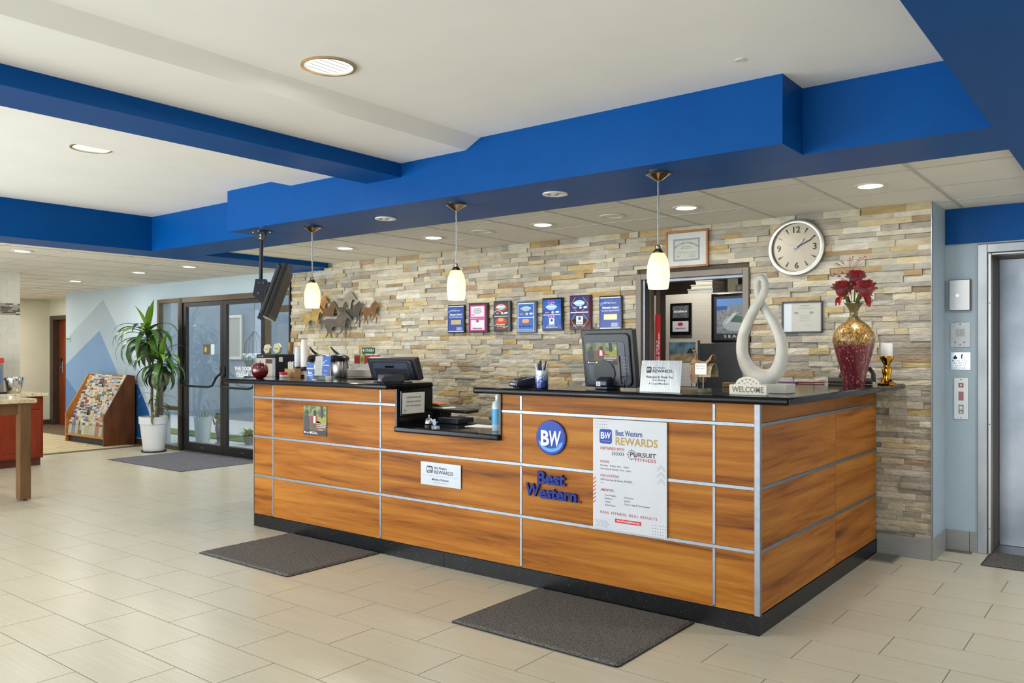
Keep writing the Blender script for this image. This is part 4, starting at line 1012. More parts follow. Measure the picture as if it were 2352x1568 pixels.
def hexa(t, f, w, h):
    bar(t, f, w, 0.006, w - 0.020, h * 0.30, h - 0.008, pm('deep_blue_print', (24, 50, 128), 0.25, noise=12, col2=(60, 30, 70)), 'printed_face', 0.0012)
    for cv in (0.74, 0.26):
        pts = [(w * 0.28, h * (cv + 0.20)), (w * 0.08, h * cv), (w * 0.34, h * (cv - 0.22)), (w * 0.58, h * (cv - 0.22)), (w * 0.86, h * cv), (w * 0.62, h * (cv + 0.20))]
        for (a, b), (c, d) in ((pts[0], pts[1]), (pts[1], pts[2]), (pts[3], pts[4]), (pts[4], pts[5])): line(f, a, b, c, d, 0.0025, 0.0012, 0.002).obj('hex_line', flat((206, 206, 190), 0.3), t)
    bar(t, f, w, 0.012, w - 0.030, h * 0.485, h * 0.515, (230, 232, 236), 'white_rule', 0.0024)
    f2 = f.at(0, 0, 0.001); oval_logo(t, f2, w * 0.46, h * 0.77, w * 0.42, 0.05, (150, 206, 214), (200, 220, 236)); badges(t, f2, w, h * 0.64)
    bar(t, f, w, w * 0.32, w * 0.63, h * 0.15, h * 0.395, (214, 218, 226), 'logo_card', 0.002)
    MB().fell(f2, w * 0.475, h * 0.325, 0.016, 0.016, 0.001, 0.002, 16).obj('emblem', flat((24, 70, 140), 0.3), t)
    text('Best Western', f.at(w * 0.475, h * 0.19), M_INK, t, w=w * 0.24, h=0.014, align='C', d=0.0026)
    text('2022 Season Partner', f.at(w * 0.46, h * 0.095), flat((130, 210, 220)), t, w=w * 0.56, h=0.015, align='C', bold=0.03, d=0.002)
plaque('award_plaque', 'blue award plaque with dull brass nameplate, leftmost in the row', -4.137, -3.905, 1.627, 1.912, M_PBLACK, director(M_BRASSPL))
plaque('award_plaque', 'maroon award plaque with magenta-edged white panels', -3.853, -3.602, 1.627, 1.919, M_PMAROON, pink)
plaque('award_plaque', 'black award plaque with red swooshes and orange emblem', -3.53, -3.313, 1.631, 1.929, M_PBLACK, darkred)
plaque('award_plaque', 'slate award plaque with white-bordered bright blue panels', -3.239, -3.006, 1.614, 1.913, M_PSLATE, bluewhite)
plaque('award_plaque', 'black award plaque with purple stage lights and yellow wording', -2.941, -2.704, 1.63, 1.934, M_PBLACK, spotlight)
plaque('award_plaque', 'red-brown award plaque with two hexagon outlines on dark blue', -2.632, -2.398, 1.636, 1.946, M_PBROWN, hexa)
plaque('award_plaque', 'blue award plaque with copper-pink nameplate, rightmost beside the doorway', -2.315, -2.084, 1.627, 1.928, M_PBLACK, director(M_COPPL))

# framed certificates
def cert(name, label, x0, x1, z0, z1, frm, bw_, fill):
    t = thing(name, label, 'framed certificate', ((x0 + x1) / 2, 2.2, (z0 + z1) / 2)); w, h = x1 - x0, z1 - z0
    f = Frame((x0, 2.208, z0))
    MB().fbox(f, 0.002, w - 0.002, 0.002, h - 0.002, 0, 0.010).obj('backing', M_PAPER, t)
    for nm, a in (('frame_side', (0, bw_, 0, h)), ('frame_side', (w - bw_, w, 0, h)), ('frame_side', (bw_, w - bw_, 0, bw_)), ('frame_side', (bw_, w - bw_, h - bw_, h))):
        MB().fbox(f, *a, 0, 0.022).obj(nm, frm, t, bevel=0.003, seg=1)
    fill(t, f.at(0, 0, 0.010), w, h)
    MB().fbox(f, bw_, w - bw_, bw_, h - bw_, 0.0165, 0.0175).obj('glazing', M_GLAZE, t)
    return t
M_COPFRAME = pm('copper_brown_frame', (166, 112, 66), 0.35, 0.4, noise=6, col2=(140, 90, 50))
def c1(t, f, w, h):
    MB().fbox(f, 0.07, w - 0.075, 0.055, h - 0.065, 0, 0.001).obj('lace_border', flat((168, 172, 184), 0.7), t)
    MB().fbox(f, 0.085, w - 0.09, 0.070, h - 0.080, 0.001, 0.0016).obj('certificate', flat((222, 220, 206), 0.7), t)
    word = 'Certificate of Excellence'; R = 0.16
    for i, ch in enumerate(word):
        a = math.radians(128 - 76 * i / (len(word) - 1))
        if ch == ' ': continue
        g = Frame(f.p(w / 2 + R * math.cos(a) - 0.003, h - 0.265 + R * math.sin(a)), f.U * math.cos(a - PI / 2) + f.V * math.sin(a - PI / 2), -f.U * math.sin(a - PI / 2) + f.V * math.cos(a - PI / 2))
        text(ch, g, M_INK, t, size=0.019, align='C', shear=0.25, bold=0.02, d=0.002)
    text('Best Western', f.at(w / 2, h * 0.55), M_INK, t, w=0.07, h=0.010, align='C', d=0.002)
    text('Sky Valley Inn', f.at(w / 2, h * 0.50), M_INK, t, w=0.10, h=0.010, align='C', d=0.002)
    text('In Recognition of Superior Customer Care', f.at(w / 2, h * 0.40), M_INK, t, w=0.18, h=0.007, align='C', d=0.002)
    for i in range(3): MB().fbox(f, w * 0.55, w * (0.70 + 0.01 * i), h * (0.28 + 0.035 * i), h * (0.285 + 0.035 * i), 0.0016, 0.002).obj('signature_line', M_INK, t)
    MB().fell(f, w * 0.30, h * 0.30, 0.012, 0.010, 0.0016, 0.002, 14).obj('seal', flat((196, 192, 160)), t)
def c2(t, f, w, h):
    MB().fbox(f, 0.012, w * 0.24, 0.012, h - 0.012, 0, 0.0008).obj('reflection_strip', flat((232, 236, 242), 0.6), t)  # reflection on the left of the glazing, painted as a pale strip
    MB().fbox(f, w * 0.24, w - 0.02, 0.012, h - 0.012, 0, 0.001).obj('certificate', flat((206, 198, 182), 0.6), t)
    text('Professional Honors', f.at(w * 0.58, h * 0.84), M_INK, t, w=0.07, h=0.009, align='C', d=0.0016)
    text('State of the Hospitality Appreciation', f.at(w * 0.58, h * 0.76), M_INK, t, w=0.11, h=0.009, align='C', d=0.0016)
    for u in (0.31, 0.68): MB().fbox(f, w * u, w * (u + 0.10), h * 0.60, h * 0.67, 0.001, 0.0016).obj('small_flag', flat((150, 130, 140)), t)
    for i, q in enumerate((0.34, 0.26, 0.20, 0.30, 0.18)): MB().fbox(f, w * (0.56 - q / 2), w * (0.56 + q / 2), h * (0.55 - 0.05 * i), h * (0.557 - 0.05 * i), 0.001, 0.0016).obj('small_print', M_GREYINK, t)
    MB().fbox(f, w * 0.54, w * 0.78, h * 0.24, h * 0.25, 0.001, 0.0016).obj('signature_line', M_GREYINK, t)
cert('framed_certificate', 'copper-framed certificate with white mat above the office doorway', -1.668, -1.285, 2.13, 2.435, M_COPFRAME, 0.017, c1)
cert('framed_certificate', 'slim dark-framed certificate below the clock', -0.682, -0.376, 1.575, 1.815, pm('dark_slate_frame', (44, 48, 60), 0.35, noise=6, col2=(38, 42, 52)), 0.012, c2)

# wall clock
ck = thing('wall_clock', 'large round brushed steel wall clock reading ten past one', 'clock', (-0.567, 2.2, 2.222))
f = Frame((-0.567, 2.21, 2.222)); RC = 0.212
MB().ring(f, 0, 0, RC - 0.030, RC, 0, 0.045, 64).obj('rim', pm('satin_rim_steel', (168, 166, 160), 0.34, 1.0, noise=12, col2=(152, 150, 144)), ck, smooth=True, bevel=0.004)
dial = MB().fell(f, 0, 0, RC - 0.028, RC - 0.028, 0, 0.020, 64).obj('dial', pm('brushed_dial', (158, 150, 134), 0.42, 0.6, noise=3, col2=(146, 138, 123)), ck)
g = f.at(0, 0, 0.020); M_CNUM = pm('dark_chrome_numeral', (92, 84, 72), 0.2, 0.9, noise=12, col2=(70, 64, 56))
for s_, a in (('12', 90), ('3', 0), ('6', 270), ('9', 180)):
    R = 0.135
    text(s_, g.at(R * math.cos(math.radians(a)), R * math.sin(math.radians(a)) - 0.023), M_CNUM, dial, h=0.047, align='C', ext=0.005, d=0.0004, name='numeral')
for k in range(12):
    if k % 3 == 0: continue
    a = PI / 2 - k * PI / 6; c, s_ = math.cos(a), math.sin(a)
    pts = [(0.160 * c + 0.006 * s_, 0.160 * s_ - 0.006 * c), (0.160 * c - 0.006 * s_, 0.160 * s_ + 0.006 * c), (0.120 * c, 0.120 * s_)]
    MB().fpoly(g, pts, 0.0004, 0.005).obj('hour_marker', M_CNUM, dial)
def hand(ang, L, wd, tail, d, name, mat):
    a = PI / 2 - math.radians(ang); c, s_ = math.cos(a), math.sin(a)
    P = lambda l, w_: (l * c + w_ * s_, l * s_ - w_ * c)
    MB().fpoly(g, [P(-tail, wd * 0.5), P(-tail, -wd * 0.5), P(L * 0.7, -wd), P(L, 0), P(L * 0.7, wd)], d, d + 0.002).obj(name, mat, ck)
hand(42, 0.092, 0.007, 0.025, 0.006, 'hour_hand', M_ALU); hand(64, 0.150, 0.0035, 0.02, 0.009, 'minute_hand', M_CNUM); hand(292, 0.13, 0.0014, 0.06, 0.012, 'second_hand', M_ALU)
MB().fell(g, 0, 0, 0.008, 0.008, 0.004, 0.015, 16).obj('hub', M_ALU, ck)

# horse wall art
HEAD = [(1.0, 0.66), (0.93, 0.77), (0.86, 0.87), (0.80, 0.935), (0.77, 1.0), (0.745, 0.93), (0.72, 0.96), (0.70, 0.92), (0.64, 0.935), (0.645, 0.885), (0.58, 0.885), (0.595, 0.835), (0.535, 0.835), (0.555, 0.785), (0.495, 0.775), (0.53, 0.735), (0.50, 0.70)]
BACK = [(0.45, 0.68), (0.35, 0.69), (0.25, 0.715), (0.17, 0.70), (0.12, 0.67), (0.08, 0.685), (0.03, 0.63), (0.0, 0.52), (-0.02, 0.42), (0.0, 0.30), (0.02, 0.40), (0.05, 0.50), (0.09, 0.56), (0.12, 0.50)]
LEGS = [(0.14, 0.40), (0.19, 0.30), (0.205, 0.22), (0.19, 0.13), (0.15, 0.06), (0.14, 0.02), (0.175, 0.03), (0.215, 0.10), (0.25, 0.17), (0.28, 0.25), (0.305, 0.17), (0.325, 0.06), (0.34, 0.0), (0.385, 0.02), (0.36, 0.08), (0.345, 0.18), (0.33, 0.27), (0.35, 0.36), (0.40, 0.43), (0.52, 0.40), (0.63, 0.38), (0.645, 0.28), (0.63, 0.22), (0.575, 0.185), (0.54, 0.15), (0.555, 0.12), (0.585, 0.15), (0.665, 0.185), (0.70, 0.25), (0.72, 0.36), (0.745, 0.30), (0.795, 0.21), (0.785, 0.13), (0.765, 0.05), (0.79, 0.0), (0.83, 0.0), (0.80, 0.04), (0.82, 0.12), (0.84, 0.22), (0.80, 0.30)]
NECK = [(0.765, 0.40), (0.775, 0.50), (0.80, 0.60), (0.84, 0.69), (0.875, 0.70), (0.94, 0.645), (0.975, 0.635)]
HF = HEAD + BACK + LEGS + NECK
HB = HEAD + BACK + [(0.16, 0.42), (0.30, 0.38), (0.48, 0.37), (0.62, 0.34), (0.72, 0.37)] + NECK     # head, neck and trunk, legs hidden behind the herd
art = thing('horse_wall_art', 'herd of running horses cut from gold, brown and grey metal on the stone wall', 'wall art', (-5.8, 2.2, 1.85))
HS = [('gold', (-6.497, -6.077, 1.675, 1.999), (196, 166, 96), HF, 0.030), ('amber', (-6.306, -6.0, 1.80, 2.098), (190, 136, 70), HB, 0.012), ('dark brown', (-6.141, -5.828, 1.74, 2.034), (122, 92, 56), HB, 0.024),
      ('pale', (-5.958, -5.52, 1.78, 2.137), (172, 162, 146), HB, 0.012), ('charcoal', (-5.835, -5.659, 1.80, 2.013), (92, 82, 68), HB, 0.018), ('grey', (-6.105, -5.56, 1.593, 1.912), (112, 102, 92), HF, 0.042),
      ('dark grey', (-5.726, -5.378, 1.707, 2.011), (84, 80, 72), HF, 0.028), ('chestnut', (-5.423, -5.107, 1.743, 2.007), (136, 96, 56), HF, 0.034)]
for nm, (x0, x1, z0, z1), col, tpl, dd in HS:
    pts = [(x0 + (x1 - x0) * u, z0 + (z1 - z0) * v) for u, v in tpl]
    MB().fpoly(Frame((0, 2.19, 0)), pts, dd, dd + 0.003).obj('horse', pm('horse_metal_' + nm.replace(' ', '_'), col, 0.45, 0.45, noise=14, col2=tuple(int(v * 0.8) for v in col)), art, label=nm + ' cut-out horse')
mb = MB()
for x in (-6.25, -5.9, -5.7, -5.3): mb.fbox(Frame((0, 2.21, 0)), x - 0.01, x + 0.01, 1.86, 1.88, 0, 0.035)
mb.obj('standoff', M_DKMETAL, art)

# elevator wall fittings
fe = Frame((0, 2.65, 0))
t = thing('steel_cabinet', 'shallow steel key cabinet with round lock on the elevator wall', 'cabinet', (0.46, 2.65, 1.845))
MB().fbox(fe, 0.388, 0.527, 1.73, 1.955, 0, 0.03).obj('box', pm('cabinet_edge', (96, 70, 72), 0.4, noise=6, col2=(84, 62, 64)), t, bevel=0.002)
kd = MB().fbox(fe, 0.391, 0.521, 1.734, 1.951, 0.03, 0.034).obj('door', M_STEEL, t, bevel=0.001)
MB().ring(fe, 0.444, 1.84, 0.004, 0.010, 0.034, 0.040, 20).obj('lock', M_CHROME, kd)
t = thing('intercom_panel', 'brushed intercom plate with perforated speaker grille', 'intercom', (0.456, 2.65, 1.555))
MB().fbox(fe, 0.393, 0.519, 1.467, 1.645, 0, 0.006).obj('plate', pm('intercom_plate', (176, 178, 178), 0.4, 0.6, noise=20, col2=(166, 168, 168)), t, bevel=0.001)
mb = MB()
for i in range(9):
    for j in range(6): mb.fell(fe, 0.430 + 0.0068 * i, 1.548 + 0.009 * j + (0.0045 if i % 2 else 0), 0.002, 0.003, 0.006, 0.0066, 8)
mb.obj('speaker_hole', M_BLACK, t, kind='stuff')
for u, v in ((0.456, 1.632), (0.456, 1.486)): MB().fell(fe, u, v, 0.004, 0.004, 0.006, 0.008, 12).obj('screw', M_DKMETAL, t)
for u in (0.424, 0.482): MB().fell(fe, u, 1.503, 0.005, 0.005, 0.006, 0.009, 12).obj('button', M_BLACK, t)
t = thing('fire_notice', 'mirrored plate warning not to use the elevator in a fire', 'sign', (0.457, 2.65, 1.368))
MB().fbox(fe, 0.393, 0.522, 1.305, 1.430, 0, 0.004).obj('plate', pm('mirror_plate', (206, 214, 222), 0.18, 0.8, noise=4, col2=(186, 194, 204)), t, bevel=0.001)
g = fe.at(0, 0, 0.004)
for i, s_ in enumerate(('IN CASE OF FIRE', 'DO NOT USE', 'ELEVATOR', 'USE STAIRS')): text(s_, g.at(0.457, 1.363 - i * 0.0175), M_INK, t, w=(0.105, 0.082, 0.066, 0.078)[i], h=0.0125, align='C', bold=0.01)
MB().fpoly(g, [(0.414, 1.382), (0.434, 1.382), (0.438, 1.394), (0.430, 1.402), (0.428, 1.414), (0.420, 1.404), (0.415, 1.398), (0.410, 1.390)], 0, 0.0006).obj('flame_symbol', M_INK, t)
MB().fpoly(g, [(0.462, 1.384), (0.470, 1.384), (0.470, 1.402), (0.474, 1.412), (0.468, 1.419), (0.462, 1.412)], 0, 0.0006).obj('figure_symbol', M_INK, t)
line(g, 0.448, 1.408, 0.490, 1.380, 0.0022, 0, 0.0008).obj('stair_symbol', M_INK, t)
t = thing('elevator_call_panel', 'steel elevator call plate with red indicators and up button', 'call panel', (0.462, 2.65, 1.10))
MB().fbox(fe, 0.416, 0.508, 0.948, 1.247, 0, 0.007).obj('plate', M_STEEL, t, bevel=0.001)
ind = MB().fbox(fe, 0.446, 0.478, 1.177, 1.209, 0.007, 0.010).obj('indicator', flat((120, 30, 44), 0.2), t)
MB().fell(fe, 0.462, 1.193, 0.007, 0.008, 0.010, 0.012, 16).obj('indicator_lamp', flat((230, 214, 214), 0.3), ind)
MB().fbox(fe, 0.446, 0.479, 1.083, 1.147, 0.007, 0.010).obj('indicator', flat((150, 70, 84), 0.2), t)
sur = MB().fbox(fe, 0.446, 0.479, 0.988, 1.052, 0.007, 0.010).obj('button_surround', pm('button_surround', (110, 114, 112), 0.3, 0.6, noise=9, col2=(98, 102, 100)), t)
MB().fell(fe, 0.4625, 1.030, 0.014, 0.016, 0.010, 0.014, 20).obj('button', pm('button_grey', (150, 160, 156), 0.3, 0.4, noise=9, col2=(140, 150, 146)), sur)
MB().fpoly(fe, [(0.4595, 1.018), (0.4655, 1.018), (0.4655, 1.030), (0.471, 1.030), (0.4625, 1.042), (0.454, 1.030), (0.4595, 1.030)], 0.014, 0.0148).obj('arrow', M_WTXT, sur)
MB().fbox(fe, 0.456, 0.469, 0.993, 1.004, 0.010, 0.0115).obj('braille_plate', M_STEEL, sur)
for v in (1.235, 0.958): MB().fell(fe, 0.462, v, 0.004, 0.004, 0.007, 0.009, 12).obj('screw', M_DKMETAL, t)

# =================================================================== LAMPS
def emis(name, col, strength):
    m = bpy.data.materials.new(name); m.use_nodes = True
    b = m.node_tree.nodes['Principled BSDF']; b.inputs['Base Color'].default_value = lin(col)
    b.inputs['Emission Color'].default_value = lin(col); b.inputs['Emission Strength'].default_value = strength
    MATS[name] = m
    return m
M_LED = emis('lit_led_diffuser', (255, 246, 230), 6.0)
M_LENSOFF = pm('unlit_lens', (222, 218, 208), 0.4, noise=6, col2=(214, 210, 200))
M_TRIM = pm('white_trim_ring', (224, 220, 210), 0.5, noise=6, col2=(216, 212, 202))
def downlight(x, y, z, r, lit, label, power=0.0, group=None):
    t = thing('recessed_downlight', label, 'downlight', (x, y, z), group=group)
    fd = Frame((x, y, z), (1, 0, 0), (0, -1, 0))
    MB().ring(fd, 0, 0, r * 0.74, r, 0.0005, 0.007, 32).obj('trim_ring', M_TRIM, t, smooth=True)
    MB().fell(fd, 0, 0, r * 0.75, r * 0.75, 0.0005, 0.003, 32).obj('diffuser', M_LED if lit else M_LENSOFF, t)
    if power:
        a = area('downlight_beam', (0, 0, -0.02), (0, 0, 0), r * 1.4, r * 1.4, power, (1.0, 0.97, 0.92), 'DISK'); a.parent = t
    return t
PW = 6.0
names = ['first', 'second', 'third', 'fourth', 'fifth']
for i, x in enumerate((0.17, -1.08, -2.35, -3.57, -4.78)):
    downlight(x, 1.38, 2.469, 0.098, True, ('lit recessed downlight above the clock, nearest the elevator' if i == 0 else names[i] + ' lit downlight from the elevator in the tile ceiling above the desk'), PW, 'lit downlights behind the soffit')
downlight(-1.69, 1.37, 2.469, 0.098, False, 'unlit round ceiling fitting above the office doorway')
downlight(-2.98, 1.37, 2.469, 0.098, False, 'unlit round ceiling fitting above the award plaques')
for x, y, l in ((-7.57, -0.5, 'lit downlight beside the blue side soffit at far left'), (-10.8, 1.45, 'lit downlight above the brochure rack near the corridor'), (-8.82, 1.37, 'lit downlight above the entrance doors, left of the other'), (-7.65, 1.39, 'lit downlight above the entrance doors, nearest the television')):
    downlight(x, y, 2.469, 0.098, True, l, PW * 1.5, 'lit downlights in the entrance ceiling')
downlight(2.3, 1.3, ZS, 0.098, True, 'added unseen downlight in the blue soffit over the elevator lobby', 26)  # lamp added out of view to brighten the elevator doors and wall
downlight(2.3, -1.6, ZS, 0.098, True, 'added unseen downlight in the blue soffit right of the photographer', 8)  # weaker added lamp, out of view, lifting the right side
downlight(-12.9, 0.2, 2.469, 0.098, True, 'assumed lit downlight hidden behind the tiled wall in the corridor', PW * 6)  # lamp assumed from the bright ceiling nearby, out of view, lighting the corridor
downlight(-14.6, 1.9, 2.469, 0.098, True, 'added unseen downlight before the mahogany room door', PW * 4)  # added out of sight so the beige corridor reads brighter
downlight(-1.9, 2.85, 2.469, 0.098, True, 'added unseen downlight in the back office ceiling', PW * 1.3)  # hidden lamp added to brighten the office interior
M_CANIN = emis('lit_can_reflector', (236, 240, 238), 0.42)
def can(x, y, label):
    t = thing('ceiling_can_light', label, 'can light', (x, y, ZC)); r = 0.125
    fd = Frame((x, y, ZC), (1, 0, 0), (0, -1, 0))
    MB().ring(fd, 0, 0, r - 0.014, r, 0.0005, 0.008, 40).obj('trim_ring', M_NICKEL, t, smooth=True)
    MB().fell(fd, 0, 0, r - 0.013, r - 0.013, 0.0005, 0.002, 40).obj('reflector', M_CANIN, t)
    for k in range(5):
        u = -0.07 + 0.035 * k; h = math.sqrt(max(0, (r - 0.02) ** 2 - u * u))
        MB().fbox(fd, u - 0.002, u + 0.002, -h * 0.8, h * 0.8, 0.002, 0.0026).obj('reflector_seam', pm('reflector_seam', (205, 210, 208), 0.4, noise=9, col2=(198, 202, 200)), t)
    a = area('can_beam', (0, 0, -0.02), (0, 0, 0), 0.2, 0.2, 5, (1.0, 0.97, 0.93), 'DISK'); a.parent = t
can(-1.405, -1.583, 'large round can light in the plaster ceiling at upper centre'); can(-3.79, -1.548, 'large round can light left of the blue cross beam')
def smallcan(x, y, label):
    t = thing('eyeball_downlight', label, 'downlight', (x, y, ZS)); fd = Frame((x, y, ZS), (1, 0, 0), (0, -1, 0))
    MB().ring(fd, 0, 0, 0.052, 0.078, 0.0005, 0.008, 32).obj('trim_ring', M_WHITE, t, smooth=True)
    MB().fell(fd, 0, 0, 0.053, 0.053, 0.0004, 0.002, 32).obj('reflector', pm('dim_reflector', (120, 112, 100), 0.2, 0.8, noise=30, col2=(200, 196, 186)), t)
    MB().ball((x, y, ZS - 0.004), (0.026, 0.026, 0.012), 14, 8).obj('bulb', pm('unlit_bulb_glass', (206, 206, 204), 0.15, 0.3, noise=9, col2=(190, 190, 188)), t, smooth=True)
sk = thing('sprinkler_cap', 'tiny white round sprinkler cap in the plaster ceiling', 'sprinkler', (0.106, -0.496, ZC))
MB().fell(Frame((0.106, -0.496, ZC), (1, 0, 0), (0, -1, 0)), 0, 0, 0.022, 0.022, 0.0005, 0.005, 24).obj('cover', M_TRIM, sk)
smallcan(-2.858, 0.13, 'unlit small downlight in the soffit between the left two pendants'); smallcan(-1.347, 0.13, 'unlit small downlight in the soffit between the right two pendants')

def shade_mat():
    m = bpy.data.materials.new('mottled_alabaster_glass'); m.use_nodes = True
    nt = m.node_tree; N = nt.nodes; L = nt.links; b = N['Principled BSDF']
    tc = N.new('ShaderNodeTexCoord'); mp = N.new('ShaderNodeMapping'); mp.inputs['Scale'].default_value = (1, 1, 0.45)
    L.new(tc.outputs['Object'], mp.inputs['Vector'])
    n = N.new('ShaderNodeTexNoise'); n.inputs['Scale'].default_value = 130; n.inputs['Detail'].default_value = 5; L.new(mp.outputs[0], n.inputs['Vector'])
    r = N.new('ShaderNodeValToRGB'); e = r.color_ramp.elements; e[0].position = 0.30; e[0].color = lin((232, 200, 150)); e[1].position = 0.58; e[1].color = lin((255, 238, 206))
    L.new(n.outputs['Fac'], r.inputs['Fac']); L.new(r.outputs[0], b.inputs['Base Color'])
    b.inputs['Roughness'].default_value = 0.25; L.new(r.outputs[0], b.inputs['Emission Color']); b.inputs['Emission Strength'].default_value = 0.55
    tr = N.new('ShaderNodeBsdfTranslucent'); L.new(r.outputs[0], tr.inputs[0])
    mx = N.new('ShaderNodeMixShader'); mx.inputs[0].default_value = 0.45; L.new(b.outputs[0], mx.inputs[1]); L.new(tr.outputs[0], mx.inputs[2])
    L.new(mx.outputs[0], N['Material Output'].inputs[0])
    return m
M_SHADE = shade_mat()
def pendant(x, y, label):
    t = thing('pendant_lamp', label, 'pendant lamp', (x, y, ZS), group='pendant lamps over the desk')
    c = (x, y, 0)
    MB().lathe([(0.066, ZS - 0.0005), (0.068, ZS - 0.010), (0.060, ZS - 0.014), (0.052, ZS - 0.020), (0.030, ZS - 0.034), (0.016, ZS - 0.044), (0.010, ZS - 0.047)], c, 36).obj('canopy', M_NICKEL, t, smooth=True)
    MB().lathe([(0.0052, ZS - 0.045), (0.0052, ZS - 0.085), (0.0068, ZS - 0.086), (0.0068, ZS - 0.093), (0.0048, ZS - 0.094), (0.0048, 2.01)], c, 14).obj('rod', M_STEEL, t, smooth=True)
    MB().lathe([(0.008, 2.016), (0.018, 2.010), (0.019, 2.002), (0.014, 1.999), (0.022, 1.986), (0.033, 1.975), (0.034, 1.970)], c, 28).obj('cap', M_NICKEL, t, smooth=True)
    prof = [(r * 0.94, z) for r, z in [(0.032, 1.974), (0.044, 1.958), (0.054, 1.935), (0.062, 1.905), (0.0655, 1.875), (0.0655, 1.845), (0.063, 1.815), (0.057, 1.778), (0.0545, 1.776), (0.060, 1.815), (0.0625, 1.845), (0.0625, 1.875), (0.059, 1.905), (0.051, 1.935), (0.041, 1.956), (0.029, 1.970)]]
    MB().lathe(prof, c, 36, cap=False).obj('glass_shade', M_SHADE, t, smooth=True)
    MB().ball((x, y, 1.88), (0.022, 0.022, 0.034), 14, 10).obj('bulb', emis('warm_bulb', (255, 236, 200), 14.0) if 'warm_bulb' not in MATS else MATS['warm_bulb'], t, smooth=True)
    d = bpy.data.lights.new('pendant_bulb', 'POINT'); d.energy = 3.5; d.color = (1.0, 0.86, 0.66); d.shadow_soft_size = 0.03
    o = bpy.data.objects.new('pendant_bulb', d); COL.objects.link(o); o.parent = t; o.location = (0, 0, 1.80 - ZS)
pendant(-3.60, 0.05, 'alabaster glass pendant lamp hanging before the horse wall art'); pendant(-2.066, 0.02, 'alabaster glass pendant lamp hanging above the row of plaques'); pendant(-0.567, 0.0, 'alabaster glass pendant lamp hanging before the copper-framed certificate')

# =================================================================== TELEVISION ON CEILING MOUNT
tv = thing('ceiling_television', 'flat television on a black ceiling pole mount, seen from its edge', 'television', (-4.13, -0.04, ZS))
MB().ring(Frame((-4.13, -0.04, ZS), (1, 0, 0), (0, -1, 0)), 0, 0, 0.012, 0.085, 0.0, 0.005, 28).obj('ceiling_plate', M_DKMETAL, tv)
for a in range(4):
    MB().ball((-4.13 + 0.07 * math.cos(a * PI / 2 + 0.6), -0.04 + 0.07 * math.sin(a * PI / 2 + 0.6), ZS - 0.006), 0.006, 8, 6).obj('bolt', M_CHROME, tv)
fk = Frame((-4.13, -0.04, ZS), tuple(RT), (0, 0, 1))
MB().fpoly(fk, [(-0.033, -0.006), (0.033, -0.006), (0.033, -0.055), (0.016, -0.075), (-0.016, -0.075), (-0.033, -0.055)], -0.03, 0.03).obj('swivel_bracket', M_DKMETAL, tv)
for v in (-0.036, -0.060): MB().fell(fk, 0, v, 0.008, 0.008, 0.03, 0.036, 12).obj('bolt', M_CHROME, tv)
MB().tube([(-4.13, -0.04, ZS - 0.05), (-4.138, -0.046, 1.97)], 0.0155, 14).obj('pole', M_DKMETAL, tv, smooth=True)
th = math.radians(20); Wd = Vector((-0.774, 0.633, 0)).normalized(); nh = Vector((0.633, 0.774, 0)).normalized()
NV = (nh * math.cos(th) + Vector((0, 0, -math.sin(th)))); UV = (nh * math.sin(th) + Vector((0, 0, math.cos(th))))
ft = Frame(Vector((-3.685, -0.313, 1.697)), Wd, UV)     # N = U x V
sgn = 1.0 if ft.N.dot(NV) > 0 else -1.0
TWD, THT = 0.90, 0.43
MB().fbox(ft, 0, TWD, 0, THT, 0, -0.022 * sgn).obj('rear_rim', M_BLACK, tv, bevel=0.003)
MB().fpoly(ft, [(0.0, 0.01), (TWD, 0.01), (TWD, THT - 0.02), (0.0, THT - 0.02)], -0.022 * sgn, -0.058 * sgn).obj('rear_shell', M_BLACK, tv, bevel=0.012)
MB().fbox(ft, 0.0, TWD, 0.0, THT, 0.0005 * sgn, 0.014 * sgn).obj('bezel', pm('tv_bezel', (30, 29, 29), 0.55, spec=0.3, noise=8, col2=(26, 25, 25)), tv, bevel=0.002)
MB().fbox(ft, 0.025, TWD - 0.025, 0.03, THT - 0.025, 0.014 * sgn, 0.016 * sgn).obj('screen', pm('dark_screen', (26, 26, 28), 0.6, spec=0.25, noise=4, col2=(22, 22, 24)), tv)
MB().fbox(ft, 0.0, TWD, -0.008, 0.0, -0.02 * sgn, 0.014 * sgn).obj('lower_edge', pm('pale_trim', (176, 170, 158), 0.35, 0.3, noise=6, col2=(160, 154, 142)), tv)
for u in (0.30, 0.56): MB().fbox(ft, u, u + 0.03, -0.03, THT + 0.01, -0.058 * sgn, -0.085 * sgn).obj('mount_rail', M_DKMETAL, tv, bevel=0.004)
MB().fbox(ft, 0.29, 0.60, 0.16, 0.27, -0.085 * sgn, -0.10 * sgn).obj('mount_plate', M_DKMETAL, tv, bevel=0.003)
fa = Frame((-4.13, -0.06, 1.99), tuple(nh), (0, 0, 1))
for s_ in (-1, 1): MB().fpoly(fa, [(-0.03, 0.03), (0.055, 0.03), (0.10, -0.08), (0.06, -0.20), (0.02, -0.16), (-0.05, -0.10)], 0.028 * s_ - 0.003, 0.028 * s_ + 0.003).obj('tilt_bracket', M_DKMETAL, tv)
for u, v in ((0.0, 0.0), (-0.01, -0.085), (0.03, 0.0)): MB().fell(fa, u, v, 0.008, 0.008, 0.031, 0.038, 12).obj('bolt', M_CHROME, tv)

